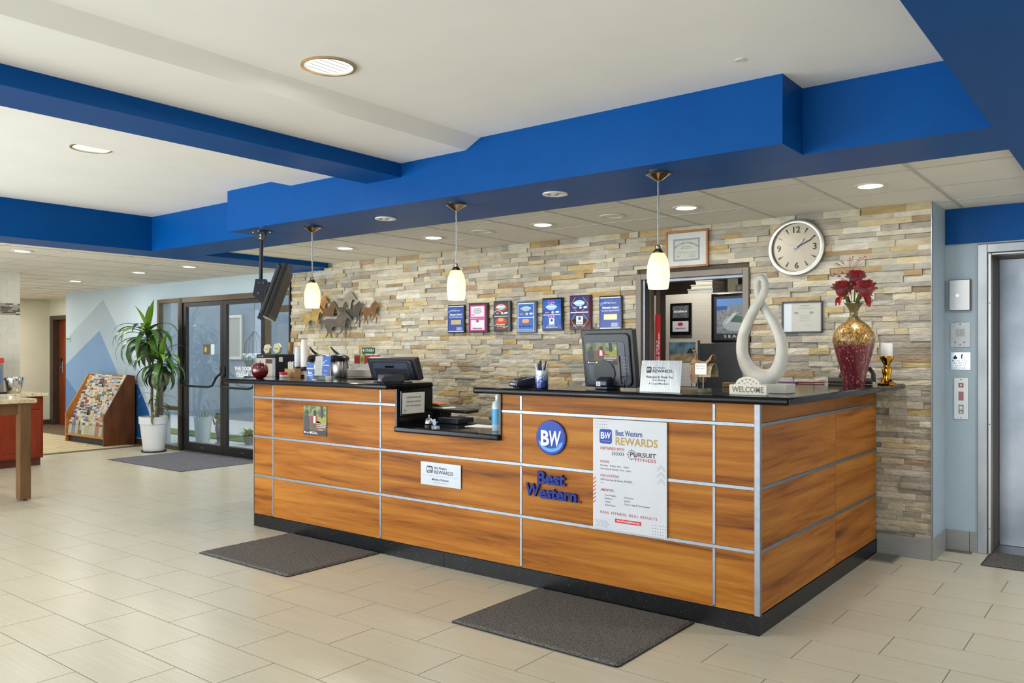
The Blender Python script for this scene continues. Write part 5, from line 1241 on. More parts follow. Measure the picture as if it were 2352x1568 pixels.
# =================================================================== FLOOR MATS AND VENT
def matt(name, label, x0, x1, y0, y1, mat, h=0.014, rz=0.0):
    t = thing(name, label, 'floor mat', ((x0 + x1) / 2, (y0 + y1) / 2, 0), rz)
    w, d = (x1 - x0) / 2, (y1 - y0) / 2
    f0 = Frame((0, 0, 0), (1, 0, 0), (0, 1, 0))
    MB().rrect(f0, -w, w, -d, d, 0.02, 0.0005, 0.004).obj('rubber_backing', M_RUBBER, t, world=False)
    # pile with a slightly uneven top
    mb = MB(); nx, ny = 60, 48; n0 = 0
    for j in range(ny + 1):
        for i in range(nx + 1):
            ed = min(i, nx - i, j, ny - j)
            z = (0.004 if ed == 0 else h) + (random.uniform(-0.0012, 0.0012) if ed else 0)
            mb.v.append((-w + 0.008 + (2 * w - 0.016) * i / nx, -d + 0.008 + (2 * d - 0.016) * j / ny, z))
    for j in range(ny):
        for i in range(nx):
            a = j * (nx + 1) + i; mb.f.append((a, a + 1, a + nx + 2, a + nx + 1))
    mb.obj('pile', mat, t, world=False)
    return t
matt('floor_mat', 'charcoal pile mat on the tiles before the left desk half', -3.80, -2.77, -0.80, -0.004, M_PILE)
matt('floor_mat', 'charcoal pile mat on the tiles before the right desk half', -1.372, -0.345, -0.80, -0.004, M_PILE)
matt('floor_mat', 'grey ribbed entrance mat inside the glass doors', -9.45, -7.60, 1.25, 2.38, M_PILE2, 0.009)
matt('floor_mat', 'dark carpet mat before the elevator at the right edge', 0.64, 1.9, 2.26, 2.70, M_PILE, 0.008)
t = thing('floor_vent', 'small metal floor vent beside the desk end', 'floor vent', (0.09, 2.05, 0))
MB().box(0.006, 0.17, 1.94, 2.19, 0.0005, 0.006).obj('frame', pm('vent_enamel', (150, 148, 142), 0.4, 0.2, noise=9, col2=(138, 136, 130)), t, bevel=0.002)
for k in range(9): MB().box(0.02, 0.155, 1.958 + 0.025 * k, 1.970 + 0.025 * k, 0.006, 0.0085).obj('slat', pm('vent_slat', (120, 118, 112), 0.4, 0.2, noise=9, col2=(110, 108, 102)), t)

# =================================================================== THINGS ON THE DESK
Z = TOPZ + 0.0005
# card terminals
def terminal(x, y, z, rz, label):
    t = thing('card_terminal', label, 'card terminal', (x, y, z), rz)
    w, l = 0.045, 0.085
    MB().fpoly(Frame((0, 0, 0), (0, 1, 0), (0, 0, 1)), [(-l, 0.006), (l, 0.012), (l, 0.058), (l * 0.5, 0.064), (-l * 0.7, 0.048), (-l, 0.036)], -w, w).obj('body', M_NAVYPL, t, world=False, bevel=0.007, seg=3)
    MB().box(-0.030, 0.030, -l - 0.0015, -l + 0.004, 0.018, 0.028).obj('card_slot', pm('slot_glow', (200, 206, 214), 0.2, noise=9, col2=(160, 150, 170)), t, world=False)
    MB().box(-0.036, 0.036, -0.06, 0.07, 0.0, 0.008).obj('foot', M_BLACK, t, world=False)
    f = Frame((0, 0.03, 0.0615), (1, 0, 0), (0, 1, 0.14))
    MB().fbox(f, -0.034, 0.034, 0.0, 0.05, -0.002, 0.002).obj('screen', M_BLACKGLOSS, t, world=False)
    mb = MB()
    for i in range(3):
        for j in range(3): mb.box(-0.030 + 0.021 * i, -0.014 + 0.021 * i, -0.06 + 0.022 * j, -0.045 + 0.022 * j, 0.050, 0.0575 + 0.003 * j)
    mb.obj('keypad', flat((60, 64, 72)), t, world=False)
    return t
terminal(-1.50, 0.02, Z, -0.35, 'dark card payment terminal left of the glitter pen cup')
terminal(-2.64, -0.02, Z, -0.5, 'dark card payment terminal beside the left monitor at the gap')

# pen cup
def cup_mat():
    m = bpy.data.materials.new('blue_white_glitter'); m.use_nodes = True
    nt = m.node_tree; N = nt.nodes; L = nt.links; b = N['Principled BSDF']; b.inputs['Roughness'].default_value = 0.25; b.inputs['Metallic'].default_value = 0.35
    tc = N.new('ShaderNodeTexCoord'); sp = N.new('ShaderNodeSeparateXYZ'); L.new(tc.outputs['Object'], sp.inputs[0])
    n = N.new('ShaderNodeTexVoronoi'); n.inputs['Scale'].default_value = 190; L.new(tc.outputs['Object'], n.inputs['Vector'])
    n2 = N.new('ShaderNodeSeparateColor'); L.new(n.outputs['Color'], n2.inputs[0])
    a = N.new('ShaderNodeMath'); a.operation = 'MULTIPLY_ADD'; a.inputs[1].default_value = 0.055; L.new(n2.outputs[0], a.inputs[0]); L.new(sp.outputs['Z'], a.inputs[2])
    r = N.new('ShaderNodeValToRGB'); e = r.color_ramp.elements; e[0].position = 0.05; e[0].color = lin((26, 36, 96)); e[1].position = 0.13; e[1].color = lin((214, 226, 228))
    x = e.new(0.075); x.color = lin((64, 80, 150))
    L.new(a.outputs[0], r.inputs['Fac']); L.new(r.outputs[0], b.inputs['Base Color'])
    return m
pc = thing('pen_cup', 'blue and white glitter pen cup on the right countertop', 'pen cup', (-1.354, 0.0, Z))
MB().lathe([(0.037, 0), (0.040, 0.002), (0.0405, 0.10), (0.040, 0.108), (0.037, 0.108), (0.036, 0.006)], (0, 0, 0), 32).obj('cup', cup_mat(), pc, world=False, smooth=True)
for i, (a, lean, L_, col) in enumerate(((0.3, 0.02, 0.165, (24, 28, 52)), (1.4, 0.026, 0.158, (30, 44, 100)), (2.5, 0.03, 0.160, (40, 40, 48)), (3.6, 0.028, 0.140, (214, 220, 226)), (4.6, 0.024, 0.150, (32, 40, 84)), (5.6, 0.028, 0.145, (150, 166, 200)), (5.0, 0.012, 0.168, (28, 30, 40)))):
    pl_ = ('tall navy right-leaning', 'royal blue upright', 'charcoal left-leaning', 'short white left-leaning', 'slim indigo front', 'pale blue right-hand', 'tallest black')[i]
    p = top(MB().tube([(-1.354 - 0.012 * math.cos(a), -0.012 * math.sin(a), Z + 0.010), (-1.354 + lean * math.cos(a), lean * math.sin(a), Z + L_ * 0.75), (-1.354 + (lean + 0.008) * math.cos(a), (lean + 0.008) * math.sin(a), Z + L_)], [0.0045, 0.0045, 0.005], 8), 'pen', flat(col, 0.3), (-1.354, 0, Z), pl_ + ' pen standing in the glitter cup', 'pen', group='pens in the glitter cup', smooth=True)

# monitors seen from behind
def monitor(name, label, x, y, z, rz, w, h, tilt, foot):
    t = thing(name, label, 'monitor', (x, y, z), rz)
    # local: back faces -Y, screen +Y, top leans towards -Y
    c, s_ = math.cos(tilt), math.sin(tilt)
    f = Frame((0, 0, 0.0), (1, 0, 0), (0, -s_, c))      # N points to -Y and slightly down
    z0 = 0.01
    MB().fbox(f, -w / 2, w / 2, z0, z0 + h, -0.045, 0.0).obj('housing', M_BLACK, t, world=False, bevel=0.006)
    MB().fbox(f, -w / 2 + 0.012, w / 2 - 0.012, z0 + 0.014, z0 + h - 0.014, -0.050, -0.0455).obj('screen', pm('lit_desk_screen', (60, 80, 110), 0.2, noise=5, col2=(80, 100, 130)), t, world=False)
    MB().rrect(f, -w * 0.44, w * 0.44, z0 + h * 0.03, z0 + h * 0.93, 0.03, 0.0, 0.014).obj('back_shell', M_NAVYPL, t, world=False, bevel=0.005)
    MB().ring(f, 0, z0 + h * 0.48, w * 0.36, w * 0.375, 0.014, 0.018, 4).v
    MB().rrect(f, -w * 0.36, w * 0.36, z0 + h * 0.10, z0 + h * 0.80, 0.025, 0.014, 0.017).obj('back_panel', pm('slate_panel', (58, 68, 86), 0.3, noise=20, col2=(48, 57, 72)), t, world=False, bevel=0.003)
    mb = MB()
    for i in range(5):
        for k in range(3): mb.fbox(f, -w * 0.36 + w * 0.17 * i + k * 0.006, -w * 0.36 + w * 0.17 * i + 0.003 + k * 0.006, z0 + h * 0.965, z0 + h * 0.972, 0, 0.0012)
    mb.obj('vent_slot', M_GREYINK, t, world=False, kind='stuff')
    if foot:
        MB().box(-0.055, 0.035, -0.085, 0.06, 0.0, 0.018).obj('foot', M_NAVYPL, t, world=False, bevel=0.006)
        MB().fpoly(Frame((-0.01, 0, 0), (0, 1, 0), (0, 0, 1)), [(-0.085, 0.018), (-0.085, 0.052), (-0.05, 0.070), (0.02, 0.085), (0.02, 0.018)], -0.04, 0.04).obj('stand_neck', M_NAVYPL, t, world=False, bevel=0.008)
        MB().fell(f, -0.02, 0.10, 0.075, 0.075, 0.017, 0.024, 32).obj('hinge_disc', M_BLACK, t, world=False)
        MB().box(-0.040, -0.012, -0.0875, -0.085, 0.020, 0.046).obj('maker_badge', M_WTXT, t, world=False)
        MB().ring(Frame((-0.026, -0.088, 0.033)), 0, 0, 0.006, 0.009, 0, 0.0006, 16).obj('badge_ring', M_INK, t, world=False)
        mb = MB()
        for i in range(5):
            for j in range(4): mb.fbox(f, w * 0.31 + j * 0.011, w * 0.31 + 0.007 + j * 0.011, h * 0.32 + i * 0.019, h * 0.32 + 0.006 + i * 0.019, 0.0175, 0.0185)
        mb.obj('port_marking', M_GREYINK, t, world=False, kind='stuff')
        MB().fbox(f, w * 0.225, w * 0.255, h * 0.10, h * 0.58, 0.017, 0.024).obj('port_strip', pm('port_brass', (96, 84, 62), 0.3, 0.7, noise=60, col2=(50, 46, 40)), t, world=False)
        MB().tube([f.p(w * 0.27, h * 0.22, 0.02), f.p(w * 0.36, h * 0.25, 0.05), f.p(w * 0.38, h * 0.14, 0.05), f.p(w * 0.32, h * 0.04, 0.03)], 0.003, 6).obj('cable', M_BLACK, t, world=False)
        photo_print('', '', t, f.at(-w * 0.38, h * 0.43, 0.0175), w * 0.60, h * 0.37, world=False)
    else:
        MB().fbox(f, -w * 0.34, w * 0.34, z0 + h * 0.02, z0 + h * 0.56, 0.0172, 0.0182).obj('dark_recess', M_BLACK, t, world=False)
        MB().fbox(f, -0.05, 0.045, z0 + h * 0.60, z0 + h * 0.72, 0.0172, 0.024).obj('handle_slot', M_BLACKGLOSS, t, world=False, bevel=0.003)
        MB().box(-0.055, 0.035, -0.12, -0.03, 0.0, 0.055).obj('stand_neck', M_NAVYPL, t, world=False, bevel=0.008)
        MB().box(-0.10, 0.08, -0.12, 0.10, -0.006, 0.0).obj('foot', M_BLACK, t, world=False, bevel=0.002)
    return t
M2 = monitor('desk_monitor', 'tall black monitor with a photo sticker on its back, right of the pen cup', -0.965, 0.155, Z, -0.05, 0.365, 0.345, 0.14, True)
M1 = monitor('desk_monitor', 'black monitor seen from behind beside the desk gap', -2.80, 0.17, Z + 0.006, -0.10, 0.56, 0.165, 0.30, False)

# steel thank-you plaque
sp = thing('steel_plaque_stand', 'brushed steel members thank-you plaque standing on the countertop', 'sign', (-0.56, 0.0, Z))
f = Frame((-0.683, 0.0, Z), (1, 0, 0), (0, 0.16, 1))
MB().fbox(f, 0, 0.245, 0, 0.174, -0.003, 0.0).obj('plate', pm('polished_brushed_steel', (200, 202, 204), 0.22, 1.0, noise=24, col2=(150, 152, 156), stretch=(14, 1, 0.2)), sp)
MB().box(-0.63, -0.49, 0.032, 0.10, Z, Z + 0.004).obj('back_foot', M_STEEL, sp)
MB().fbox(f, 0.10, 0.145, 0.0, 0.12, -0.022, -0.0035).obj('back_stay', M_STEEL, sp)
g = f.at(0, 0, 0.0)
MB().rrect(g, 0.034, 0.064, 0.105, 0.139, 0.006, 0, 0.0006).obj('logo_square', M_INK, sp)
text('BW', g.at(0.038, 0.117), flat((196, 198, 200)), sp, w=0.022, h=0.014, bold=0.02, d=0.001)
text('Best Western', g.at(0.073, 0.129), flat((90, 94, 100)), sp, w=0.072, h=0.010, bold=0.01)
text('REWARDS.', g.at(0.072, 0.107), M_INK, sp, w=0.124, h=0.017, bold=0.02)
text('Welcome & Thank You', g.at(0.115, 0.076), M_INK, sp, w=0.165, h=0.013, align='C', bold=0.01)
text('For Being', g.at(0.115, 0.058), M_INK, sp, w=0.075, h=0.012, align='C', bold=0.01)
text('A Loyal Member.', g.at(0.115, 0.038), M_INK, sp, w=0.125, h=0.013, align='C', bold=0.01)
for u in (0.012, 0.233):
    for v in (0.030, 0.162): MB().fell(g, u, v, 0.003, 0.003, 0, 0.002, 10).obj('rivet', M_CHROME, sp)

# miniature saddle
sd = thing('saddle_ornament', 'miniature leather saddle ornament on a rod and round base with a small card', 'ornament', (-0.36, 0.12, Z))
M_LEATHER = pm('tan_tooled_leather', (150, 116, 84), 0.5, noise=30, col2=(106, 76, 52), bump=(120, 0.4, 0.003))
M_FLEECE = pm('pale_fleece', (186, 170, 136), 0.8, noise=60, col2=(160, 142, 108), bump=(160, 0.6, 0.003))
MB().lathe([(0.047, 0), (0.048, 0.012), (0.044, 0.020), (0.0, 0.021)], (0, 0, 0), 28).obj('base', pm('green_wood_base', (120, 112, 92), 0.5, noise=14, col2=(100, 92, 74)), sd, world=False, smooth=True)
MB().tube([(0, 0, 0.02), (0, 0, 0.11)], 0.003, 8).obj('rod', M_STEEL, sd, world=False)
def sheet(pts_rows, name, mat):
    mb = MB(); m = len(pts_rows[0])
    for r in pts_rows:
        for p in r: mb.v.append(p)
    k = len(mb.v)
    for r in pts_rows:
        for p in r: mb.v.append((p[0] * 1.0, p[1], p[2] - 0.004))
    for i in range(len(pts_rows) - 1):
        for j in range(m - 1):
            a = i * m + j; mb.f.append((a, a + 1, a + m + 1, a + m)); mb.f.append((k + a, k + a + m, k + a + m + 1, k + a + 1))
    n_ = len(pts_rows)
    for j in range(m - 1):
        mb.f.append((j, k + j, k + j + 1, j + 1)); b = (n_ - 1) * m; mb.f.append((b + j, b + j + 1, k + b + j + 1, k + b + j))
    for i in range(n_ - 1):
        a = i * m; mb.f.append((a, a + m, k + a + m, k + a)); a = i * m + m - 1; mb.f.append((a, k + a, k + a + m, a + m))
    return mb.obj(name, mat, sd, world=False, smooth=True)
seat_prof = [(-0.060, 0.178), (-0.045, 0.186), (-0.020, 0.172), (0.010, 0.166), (0.035, 0.180), (0.052, 0.204), (0.060, 0.206)]
sheet([[(x, 0.034 * math.sin(a), z - 0.034 * (1 - math.cos(a))) for a in [-1.4 + 0.35 * k for k in range(9)]] for x, z in seat_prof], 'seat', M_LEATHER)
sheet([[(x, 0.05 * math.sin(a), 0.158 - 0.075 * (1 - math.cos(a))) for a in [-1.5 + 0.375 * k for k in range(9)]] for x in (-0.062, -0.03, 0.0, 0.03, 0.066)], 'skirt', M_FLEECE)
MB().tube([(-0.040, 0, 0.180), (-0.043, 0, 0.205), (-0.050, 0, 0.222)], [0.007, 0.005, 0.008], 10).ball((-0.051, 0, 0.226), (0.012, 0.012, 0.006), 12, 8).obj('horn', M_LEATHER, sd, world=False, smooth=True)
for s_ in (-1, 1):
    MB().fpoly(Frame((-0.028, 0.052 * s_, 0), (1, 0, 0), (0, 0, 1)), [(-0.014, 0.15), (0.014, 0.15), (0.022, 0.07), (0.012, 0.05), (-0.016, 0.055), (-0.022, 0.08)], -0.002, 0.002).obj('fender', M_LEATHER, sd, world=False)
    MB().tube([(-0.043, 0.052 * s_, 0.05), (-0.040, 0.052 * s_, 0.03), (-0.016, 0.052 * s_, 0.03), (-0.013, 0.052 * s_, 0.05)], 0.003, 6).obj('stirrup', M_DKMETAL, sd, world=False)
MB().rrect(Frame((0.014, -0.060, 0.128)), -0.032, 0.034, -0.030, 0.030, 0.006, 0, 0.001).obj('card', M_PAPER, sd, world=False)
text('Enjoy Your', Frame((0.014, -0.0612, 0.140)), M_GREYINK, sd, w=0.052, h=0.008, align='C', world=False)
text('stay with us', Frame((0.014, -0.0612, 0.128)), M_GREYINK, sd, w=0.046, h=0.006, align='C', world=False)

# loop sculpture
SC = [(-0.098, 1.291), (-0.171, 1.333), (-0.211, 1.416), (-0.211, 1.511), (-0.171, 1.606), (-0.122, 1.687), (-0.086, 1.744), (-0.081, 1.798), (-0.103, 1.832), (-0.130, 1.817), (-0.137, 1.770), (-0.122, 1.710), (-0.086, 1.650), (-0.036, 1.579), (0.002, 1.486), (0.002, 1.393), (-0.031, 1.316)]
RS = [0.054, 0.045, 0.036, 0.033, 0.031, 0.028, 0.025, 0.021, 0.020, 0.020, 0.021, 0.024, 0.027, 0.030, 0.032, 0.037, 0.045]
DY = [0, 0, 0, 0, -0.010, -0.022, -0.02, -0.008, 0, 0.008, 0.02, 0.026, 0.022, 0.012, 0, 0, 0]
def catmull(P, k=5):
    out = []; m = len(P)
    for i in range(m):
        p0, p1, p2, p3 = (Vector(P[(i + q) % m]) for q in (-1, 0, 1, 2))
        for j in range(k):
            t_ = j / k
            out.append(0.5 * ((2 * p1) + (p2 - p0) * t_ + (2 * p0 - 5 * p1 + 4 * p2 - p3) * t_ * t_ + (3 * p1 - p0 - 3 * p2 + p3) * t_ ** 3))
    return out
pts4 = catmull([(x, 0.30 + d, z, r) for (x, z), r, d in zip(SC, RS, DY)])
sc = thing('loop_sculpture', 'tall cream stone sculpture of a twisted figure-eight loop', 'sculpture', (-0.10, 0.30, Z))
mb = MB(); mb.tube([p[:3] for p in pts4], [(p[3] * 0.95, p[3] * 0.90) for p in pts4], 14, closed=True, flatv=(0, 1, 0))
mb.obj('loop', M_CREAM, sc, smooth=True)
MB().box(-0.205, 0.055, 0.235, 0.365, Z, Z + 0.050).obj('plinth', M_CREAM, sc, bevel=0.004)
# welcome sign
ws = thing('welcome_sign', 'small cream arched welcome sign at the desk corner', 'sign', (-0.053, -0.02, Z))
f = Frame((-0.053, -0.02, Z)); A = []
w_ = 0.098
A = [(-w_, 0), (w_, 0), (w_, 0.052), (0.075, 0.052)] + [(0.070 * math.cos(a) * 0.9, 0.058 + 0.036 * math.sin(a)) for a in [PI * k / 14 for k in range(0, 15)]] + [(-0.075, 0.052), (-w_, 0.052)]
MB().fpoly(f, A, -0.028, 0.0).obj('board', pm('welcome_cream', (218, 212, 198), 0.55, noise=12, col2=(206, 200, 186)), ws, bevel=0.002, seg=1)
text('WELCOME', f.at(0, 0.014), flat((122, 108, 92)), ws, w=0.168, h=0.030, align='C', bold=0.03)
mb = MB()
for u, v, r in ((-0.045, 0.060, 0.006), (-0.028, 0.072, 0.007), (-0.008, 0.080, 0.006), (0.012, 0.078, 0.007), (0.030, 0.070, 0.006), (0.045, 0.060, 0.005), (0.0, 0.064, 0.005), (-0.016, 0.058, 0.005), (0.018, 0.057, 0.005)): mb.fell(f, u, v, r, r * 0.6, 0, 0.001, 10)
mb.obj('floral_print', flat((150, 134, 132)), ws)

# large vase and flowers
def vase_mat():
    m = bpy.data.materials.new('red_gold_crackle_glaze'); m.use_nodes = True
    nt = m.node_tree; N = nt.nodes; L = nt.links; b = N['Principled BSDF']; b.inputs['Roughness'].default_value = 0.3; b.inputs['Coat Weight'].default_value = 0.5
    tc = N.new('ShaderNodeTexCoord'); mp = N.new('ShaderNodeMapping'); mp.inputs['Scale'].default_value = (1, 1, 0.5); mp.inputs['Rotation'].default_value = (0.3, 0.3, 0)
    L.new(tc.outputs['Object'], mp.inputs['Vector'])
    v = N.new('ShaderNodeTexVoronoi'); v.inputs['Scale'].default_value = 165; L.new(mp.outputs[0], v.inputs['Vector'])
    sc_ = N.new('ShaderNodeSeparateColor'); L.new(v.outputs['Color'], sc_.inputs[0])
    g = N.new('ShaderNodeValToRGB'); e = g.color_ramp.elements; e[0].position = 0.1; e[0].color = lin((96, 66, 34)); e[1].position = 0.9; e[1].color = lin((196, 160, 84)); x = e.new(0.5); x.color = lin((150, 108, 50))
    r = N.new('ShaderNodeValToRGB'); e = r.color_ramp.elements; e[0].position = 0.0; e[0].color = lin((96, 22, 40)); e[1].position = 0.97; e[1].color = lin((196, 120, 90)); x = e.new(0.86); x.color = lin((116, 32, 48))
    br = N.new('ShaderNodeValToRGB'); br.color_ramp.elements[0].color = lin((112, 96, 62)); br.color_ramp.elements[1].color = lin((128, 110, 70))
    for q in (g, r, br): L.new(sc_.outputs[0], q.inputs['Fac'])
    sp_ = N.new('ShaderNodeSeparateXYZ'); L.new(tc.outputs['Object'], sp_.inputs[0])
    def step(a, b2, off):
        mr = N.new('ShaderNodeMapRange'); mr.inputs['From Min'].default_value = a; mr.inputs['From Max'].default_value = b2; L.new(sp_.outputs['Z'], mr.inputs['Value']); return mr
    s1, s2 = step(0.255, 0.285, 0), step(0.40, 0.44, 0)
    m1 = N.new('ShaderNodeMix'); m1.data_type = 'RGBA'; L.new(s1.outputs[0], m1.inputs['Factor']); L.new(r.outputs[0], m1.inputs['A']); L.new(g.outputs[0], m1.inputs['B'])
    m2 = N.new('ShaderNodeMix'); m2.data_type = 'RGBA'; L.new(s2.outputs[0], m2.inputs['Factor']); L.new(m1.outputs['Result'], m2.inputs['A']); L.new(br.outputs[0], m2.inputs['B'])
    L.new(m2.outputs['Result'], b.inputs['Base Color'])
    mt = N.new('ShaderNodeMath'); mt.operation = 'MULTIPLY'; mt.inputs[1].default_value = 0.22; L.new(s1.outputs[0], mt.inputs[0]); L.new(mt.outputs[0], b.inputs['Metallic'])
    bp = N.new('ShaderNodeBump'); bp.inputs['Strength'].default_value = 0.35; bp.inputs['Distance'].default_value = 0.003; L.new(v.outputs['Distance'], bp.inputs['Height']); L.new(bp.outputs[0], b.inputs['Normal'])
    return m
VX, VY = 0.005, 1.62
vz = thing('tall_vase', 'tall amphora vase, gold shoulders over burgundy, on the countertop', 'vase', (VX, VY, Z))
prof = [(0.0, 0.0), (0.066, 0.0), (0.068, 0.012), (0.078, 0.07), (0.092, 0.13), (0.108, 0.19), (0.122, 0.245), (0.131, 0.285), (0.132, 0.305), (0.128, 0.33), (0.116, 0.36), (0.095, 0.39), (0.066, 0.415), (0.042, 0.432), (0.028, 0.45), (0.025, 0.466), (0.027, 0.485), (0.036, 0.508), (0.050, 0.528), (0.062, 0.538), (0.060, 0.541), (0.046, 0.528), (0.022, 0.49)]
MB().lathe(prof, (0, 0, 0), 44, cap=False).obj('body', vase_mat(), vz, world=False, smooth=True)
M_PETAL = pm('burgundy_silk_petal', (150, 20, 32), 0.55, noise=18, col2=(104, 12, 24), sheen=0.3)
M_PETAL2 = pm('coral_petal_edge', (188, 62, 50), 0.55, noise=18, col2=(160, 40, 40))
M_STEM = pm('silk_stem_green', (92, 110, 46), 0.6, noise=16, col2=(74, 92, 36))
M_SPRIG = pm('red_brown_sprig', (130, 40, 28), 0.6, noise=22, col2=(104, 30, 24))
def petal(mb, c, n, r, curl, wd):
    """cupped petal leaving c along direction n"""
    n = Vector(n).normalized(); up = Vector((0, 0, 1)); s_ = n.cross(up); s_ = s_.normalized() if s_.length > 1e-3 else Vector((1, 0, 0)); b0 = len(mb.v); v2 = s_.cross(n)
    for i in range(5):
        t_ = i / 4; wv = wd * math.sin(PI * (0.12 + 0.80 * t_)) ; bend = curl * t_ * t_ * r
        for j in range(4):
            q = (j / 3 - 0.5) * 2
            mb.v.append(tuple(Vector(c) + n * (r * t_) + s_ * (wv * q) + v2 * (bend + 0.35 * wv * q * q + (0.006 * math.sin(7 * t_ + 3 * q)))))
    for i in range(4):
        for j in range(3): a = b0 + i * 4 + j; mb.f.append((a, a + 1, a + 5, a + 4))
def bloom(c, r, label):
    t = thing('silk_flower', label, 'flower', (VX, VY, Z + 0.50), group='silk flowers in the tall vase')
    c = Vector(c)
    for layer, (n_, el, rr, cu) in enumerate(((6, 1.38, 0.85, -0.1), (8, 1.12, 0.98, 0.0), (9, 0.82, 1.02, 0.12), (9, 0.50, 1.0, 0.25), (7, 0.12, 0.95, 0.25))):
        mb = MB()
        for k in range(n_):
            a = 2 * PI * k / n_ + layer * 0.4 + random.uniform(-0.15, 0.15); e_ = el + random.uniform(-0.15, 0.15)
            petal(mb, c, (math.cos(a) * math.cos(e_), math.sin(a) * math.cos(e_), math.sin(e_)), r * rr, cu, r * 0.52)
        mb.obj('petal_ring', M_PETAL2 if layer == 3 and r < 0 else M_PETAL, t, smooth=True)
    mb = MB()
    for k in range(3):
        a = random.uniform(0, 6.28); petal(mb, c + Vector((0, 0, -0.01)), (math.cos(a), math.sin(a), -1.1), r * 1.15, -0.2, r * 0.22)
    mb.obj('drooping_petal', M_PETAL2, t, smooth=True)
    MB().ball(tuple(c + Vector((0, 0, 0.012))), (r * 0.55, r * 0.55, r * 0.6), 12, 8).obj('heart', M_PETAL, t, smooth=True)
    MB().tube([tuple(c), tuple(c + (Vector((VX, VY, Z + 0.56)) - c) * 0.5 + Vector((0, 0, -0.01))), (VX + (c.x - VX) * 0.1, VY, Z + 0.52), (VX, VY, Z + 0.40)], 0.0045, 8).obj('stem', M_STEM, t, smooth=True)
def vp(px, v, y):   # place from photo measures: metres right of the vase axis / above the mouth
    return (VX + px, y, Z + 0.541 + v)
bloom(vp(-0.068, 0.075, 1.60), 0.080, 'left burgundy silk peony in the tall vase'); bloom(vp(0.008, 0.150, 1.64), 0.076, 'topmost burgundy silk peony in the tall vase'); bloom(vp(0.082, 0.068, 1.59), 0.085, 'right burgundy silk peony in the tall vase, largest bloom')
def sprig(dirs, base, label):
    t = thing('silk_sprig', label, 'flower sprig', (VX, VY, Z + 0.50), group='silk sprigs in the tall vase')
    for d in dirs:
        p1 = Vector(vp(*base)); p2 = Vector(vp(d[0], d[1], base[2])); mid = (p1 + p2) / 2 + Vector((0, 0, 0.02))
        P = [tuple(p1), tuple(mid), tuple(p2)]
        MB().tube(P, 0.0012, 5).obj('twig', M_SPRIG, t)
        mb = MB()
        for k in range(4):
            q = mid + (p2 - mid) * (0.5 + 0.17 * k); mb.ball((q.x, q.y, q.z + 0.003 * (-1) ** k), (0.006, 0.003, 0.003), 7, 5)
        mb.obj('bud', M_SPRIG, t, smooth=True)
    p1 = Vector(vp(*base)); MB().tube([tuple(p1), (VX, VY, Z + 0.43)], 0.002, 6).obj('stem', M_SPRIG, t)
sprig([(-0.12, 0.27), (-0.085, 0.285), (-0.03, 0.30), (-0.01, 0.31), (0.04, 0.30), (0.07, 0.305)], (-0.035, 0.18, 1.64), 'feathery red sprig rising highest behind the peonies')
sprig([(-0.155, 0.19), (-0.13, 0.20), (-0.10, 0.185), (-0.075, 0.21)], (-0.05, 0.13, 1.62), 'feathery red sprig spreading left above the left peony')
sprig([(0.11, 0.035), (0.125, 0.015), (0.12, 0.045), (0.09, 0.03)], (0.03, 0.01, 1.60), 'feathery red sprig low right at the vase mouth')
sprig([(-0.09, 0.06), (-0.06, 0.03), (-0.075, 0.05)], (-0.02, 0.01, 1.60), 'feathery red sprig low left at the vase mouth')
lf = thing('silk_leaf', 'pair of broad green silk leaves at the vase mouth', 'leaf', (VX, VY, Z + 0.50))
for d in ((-0.055, 0.09), (0.05, 0.08)):
    mb = MB(); petal(mb, (VX + d[0] * 0.1, VY - 0.01, Z + 0.49), (d[0], -0.02, d[1]), 0.14, 0.15, 0.022); mb.obj('blade', M_STEM, lf, smooth=True)
# candle and holder
ch = thing('candle_holder', 'mirror gold turned candle holder beside the vase', 'candle holder', (0.150, 1.86, Z))
MB().lathe([(0.0, 0), (0.058, 0.0), (0.060, 0.008), (0.052, 0.014), (0.040, 0.020), (0.036, 0.032), (0.026, 0.040), (0.024, 0.056), (0.028, 0.075), (0.032, 0.095), (0.030, 0.108), (0.020, 0.116), (0.022, 0.124), (0.018, 0.130), (0.026, 0.145), (0.038, 0.165), (0.047, 0.184), (0.046, 0.190), (0.040, 0.190), (0.0, 0.188)], (0, 0, 0), 36).obj('body', M_GOLD, ch, world=False, smooth=True)
cd = thing('pillar_candle', 'short white pillar candle on the gold holder', 'candle', (0.150, 1.86, Z + 0.1905))
MB().lathe([(0.036, 0), (0.037, 0.002), (0.037, 0.082), (0.034, 0.087), (0.026, 0.078), (0.0, 0.074)], (0, 0, 0), 32).obj('wax', M_WAX, cd, world=False, smooth=True)
MB().tube([(0, 0, 0.072), (0.001, 0, 0.083)], 0.0012, 6).obj('wick', M_INK, cd, world=False)
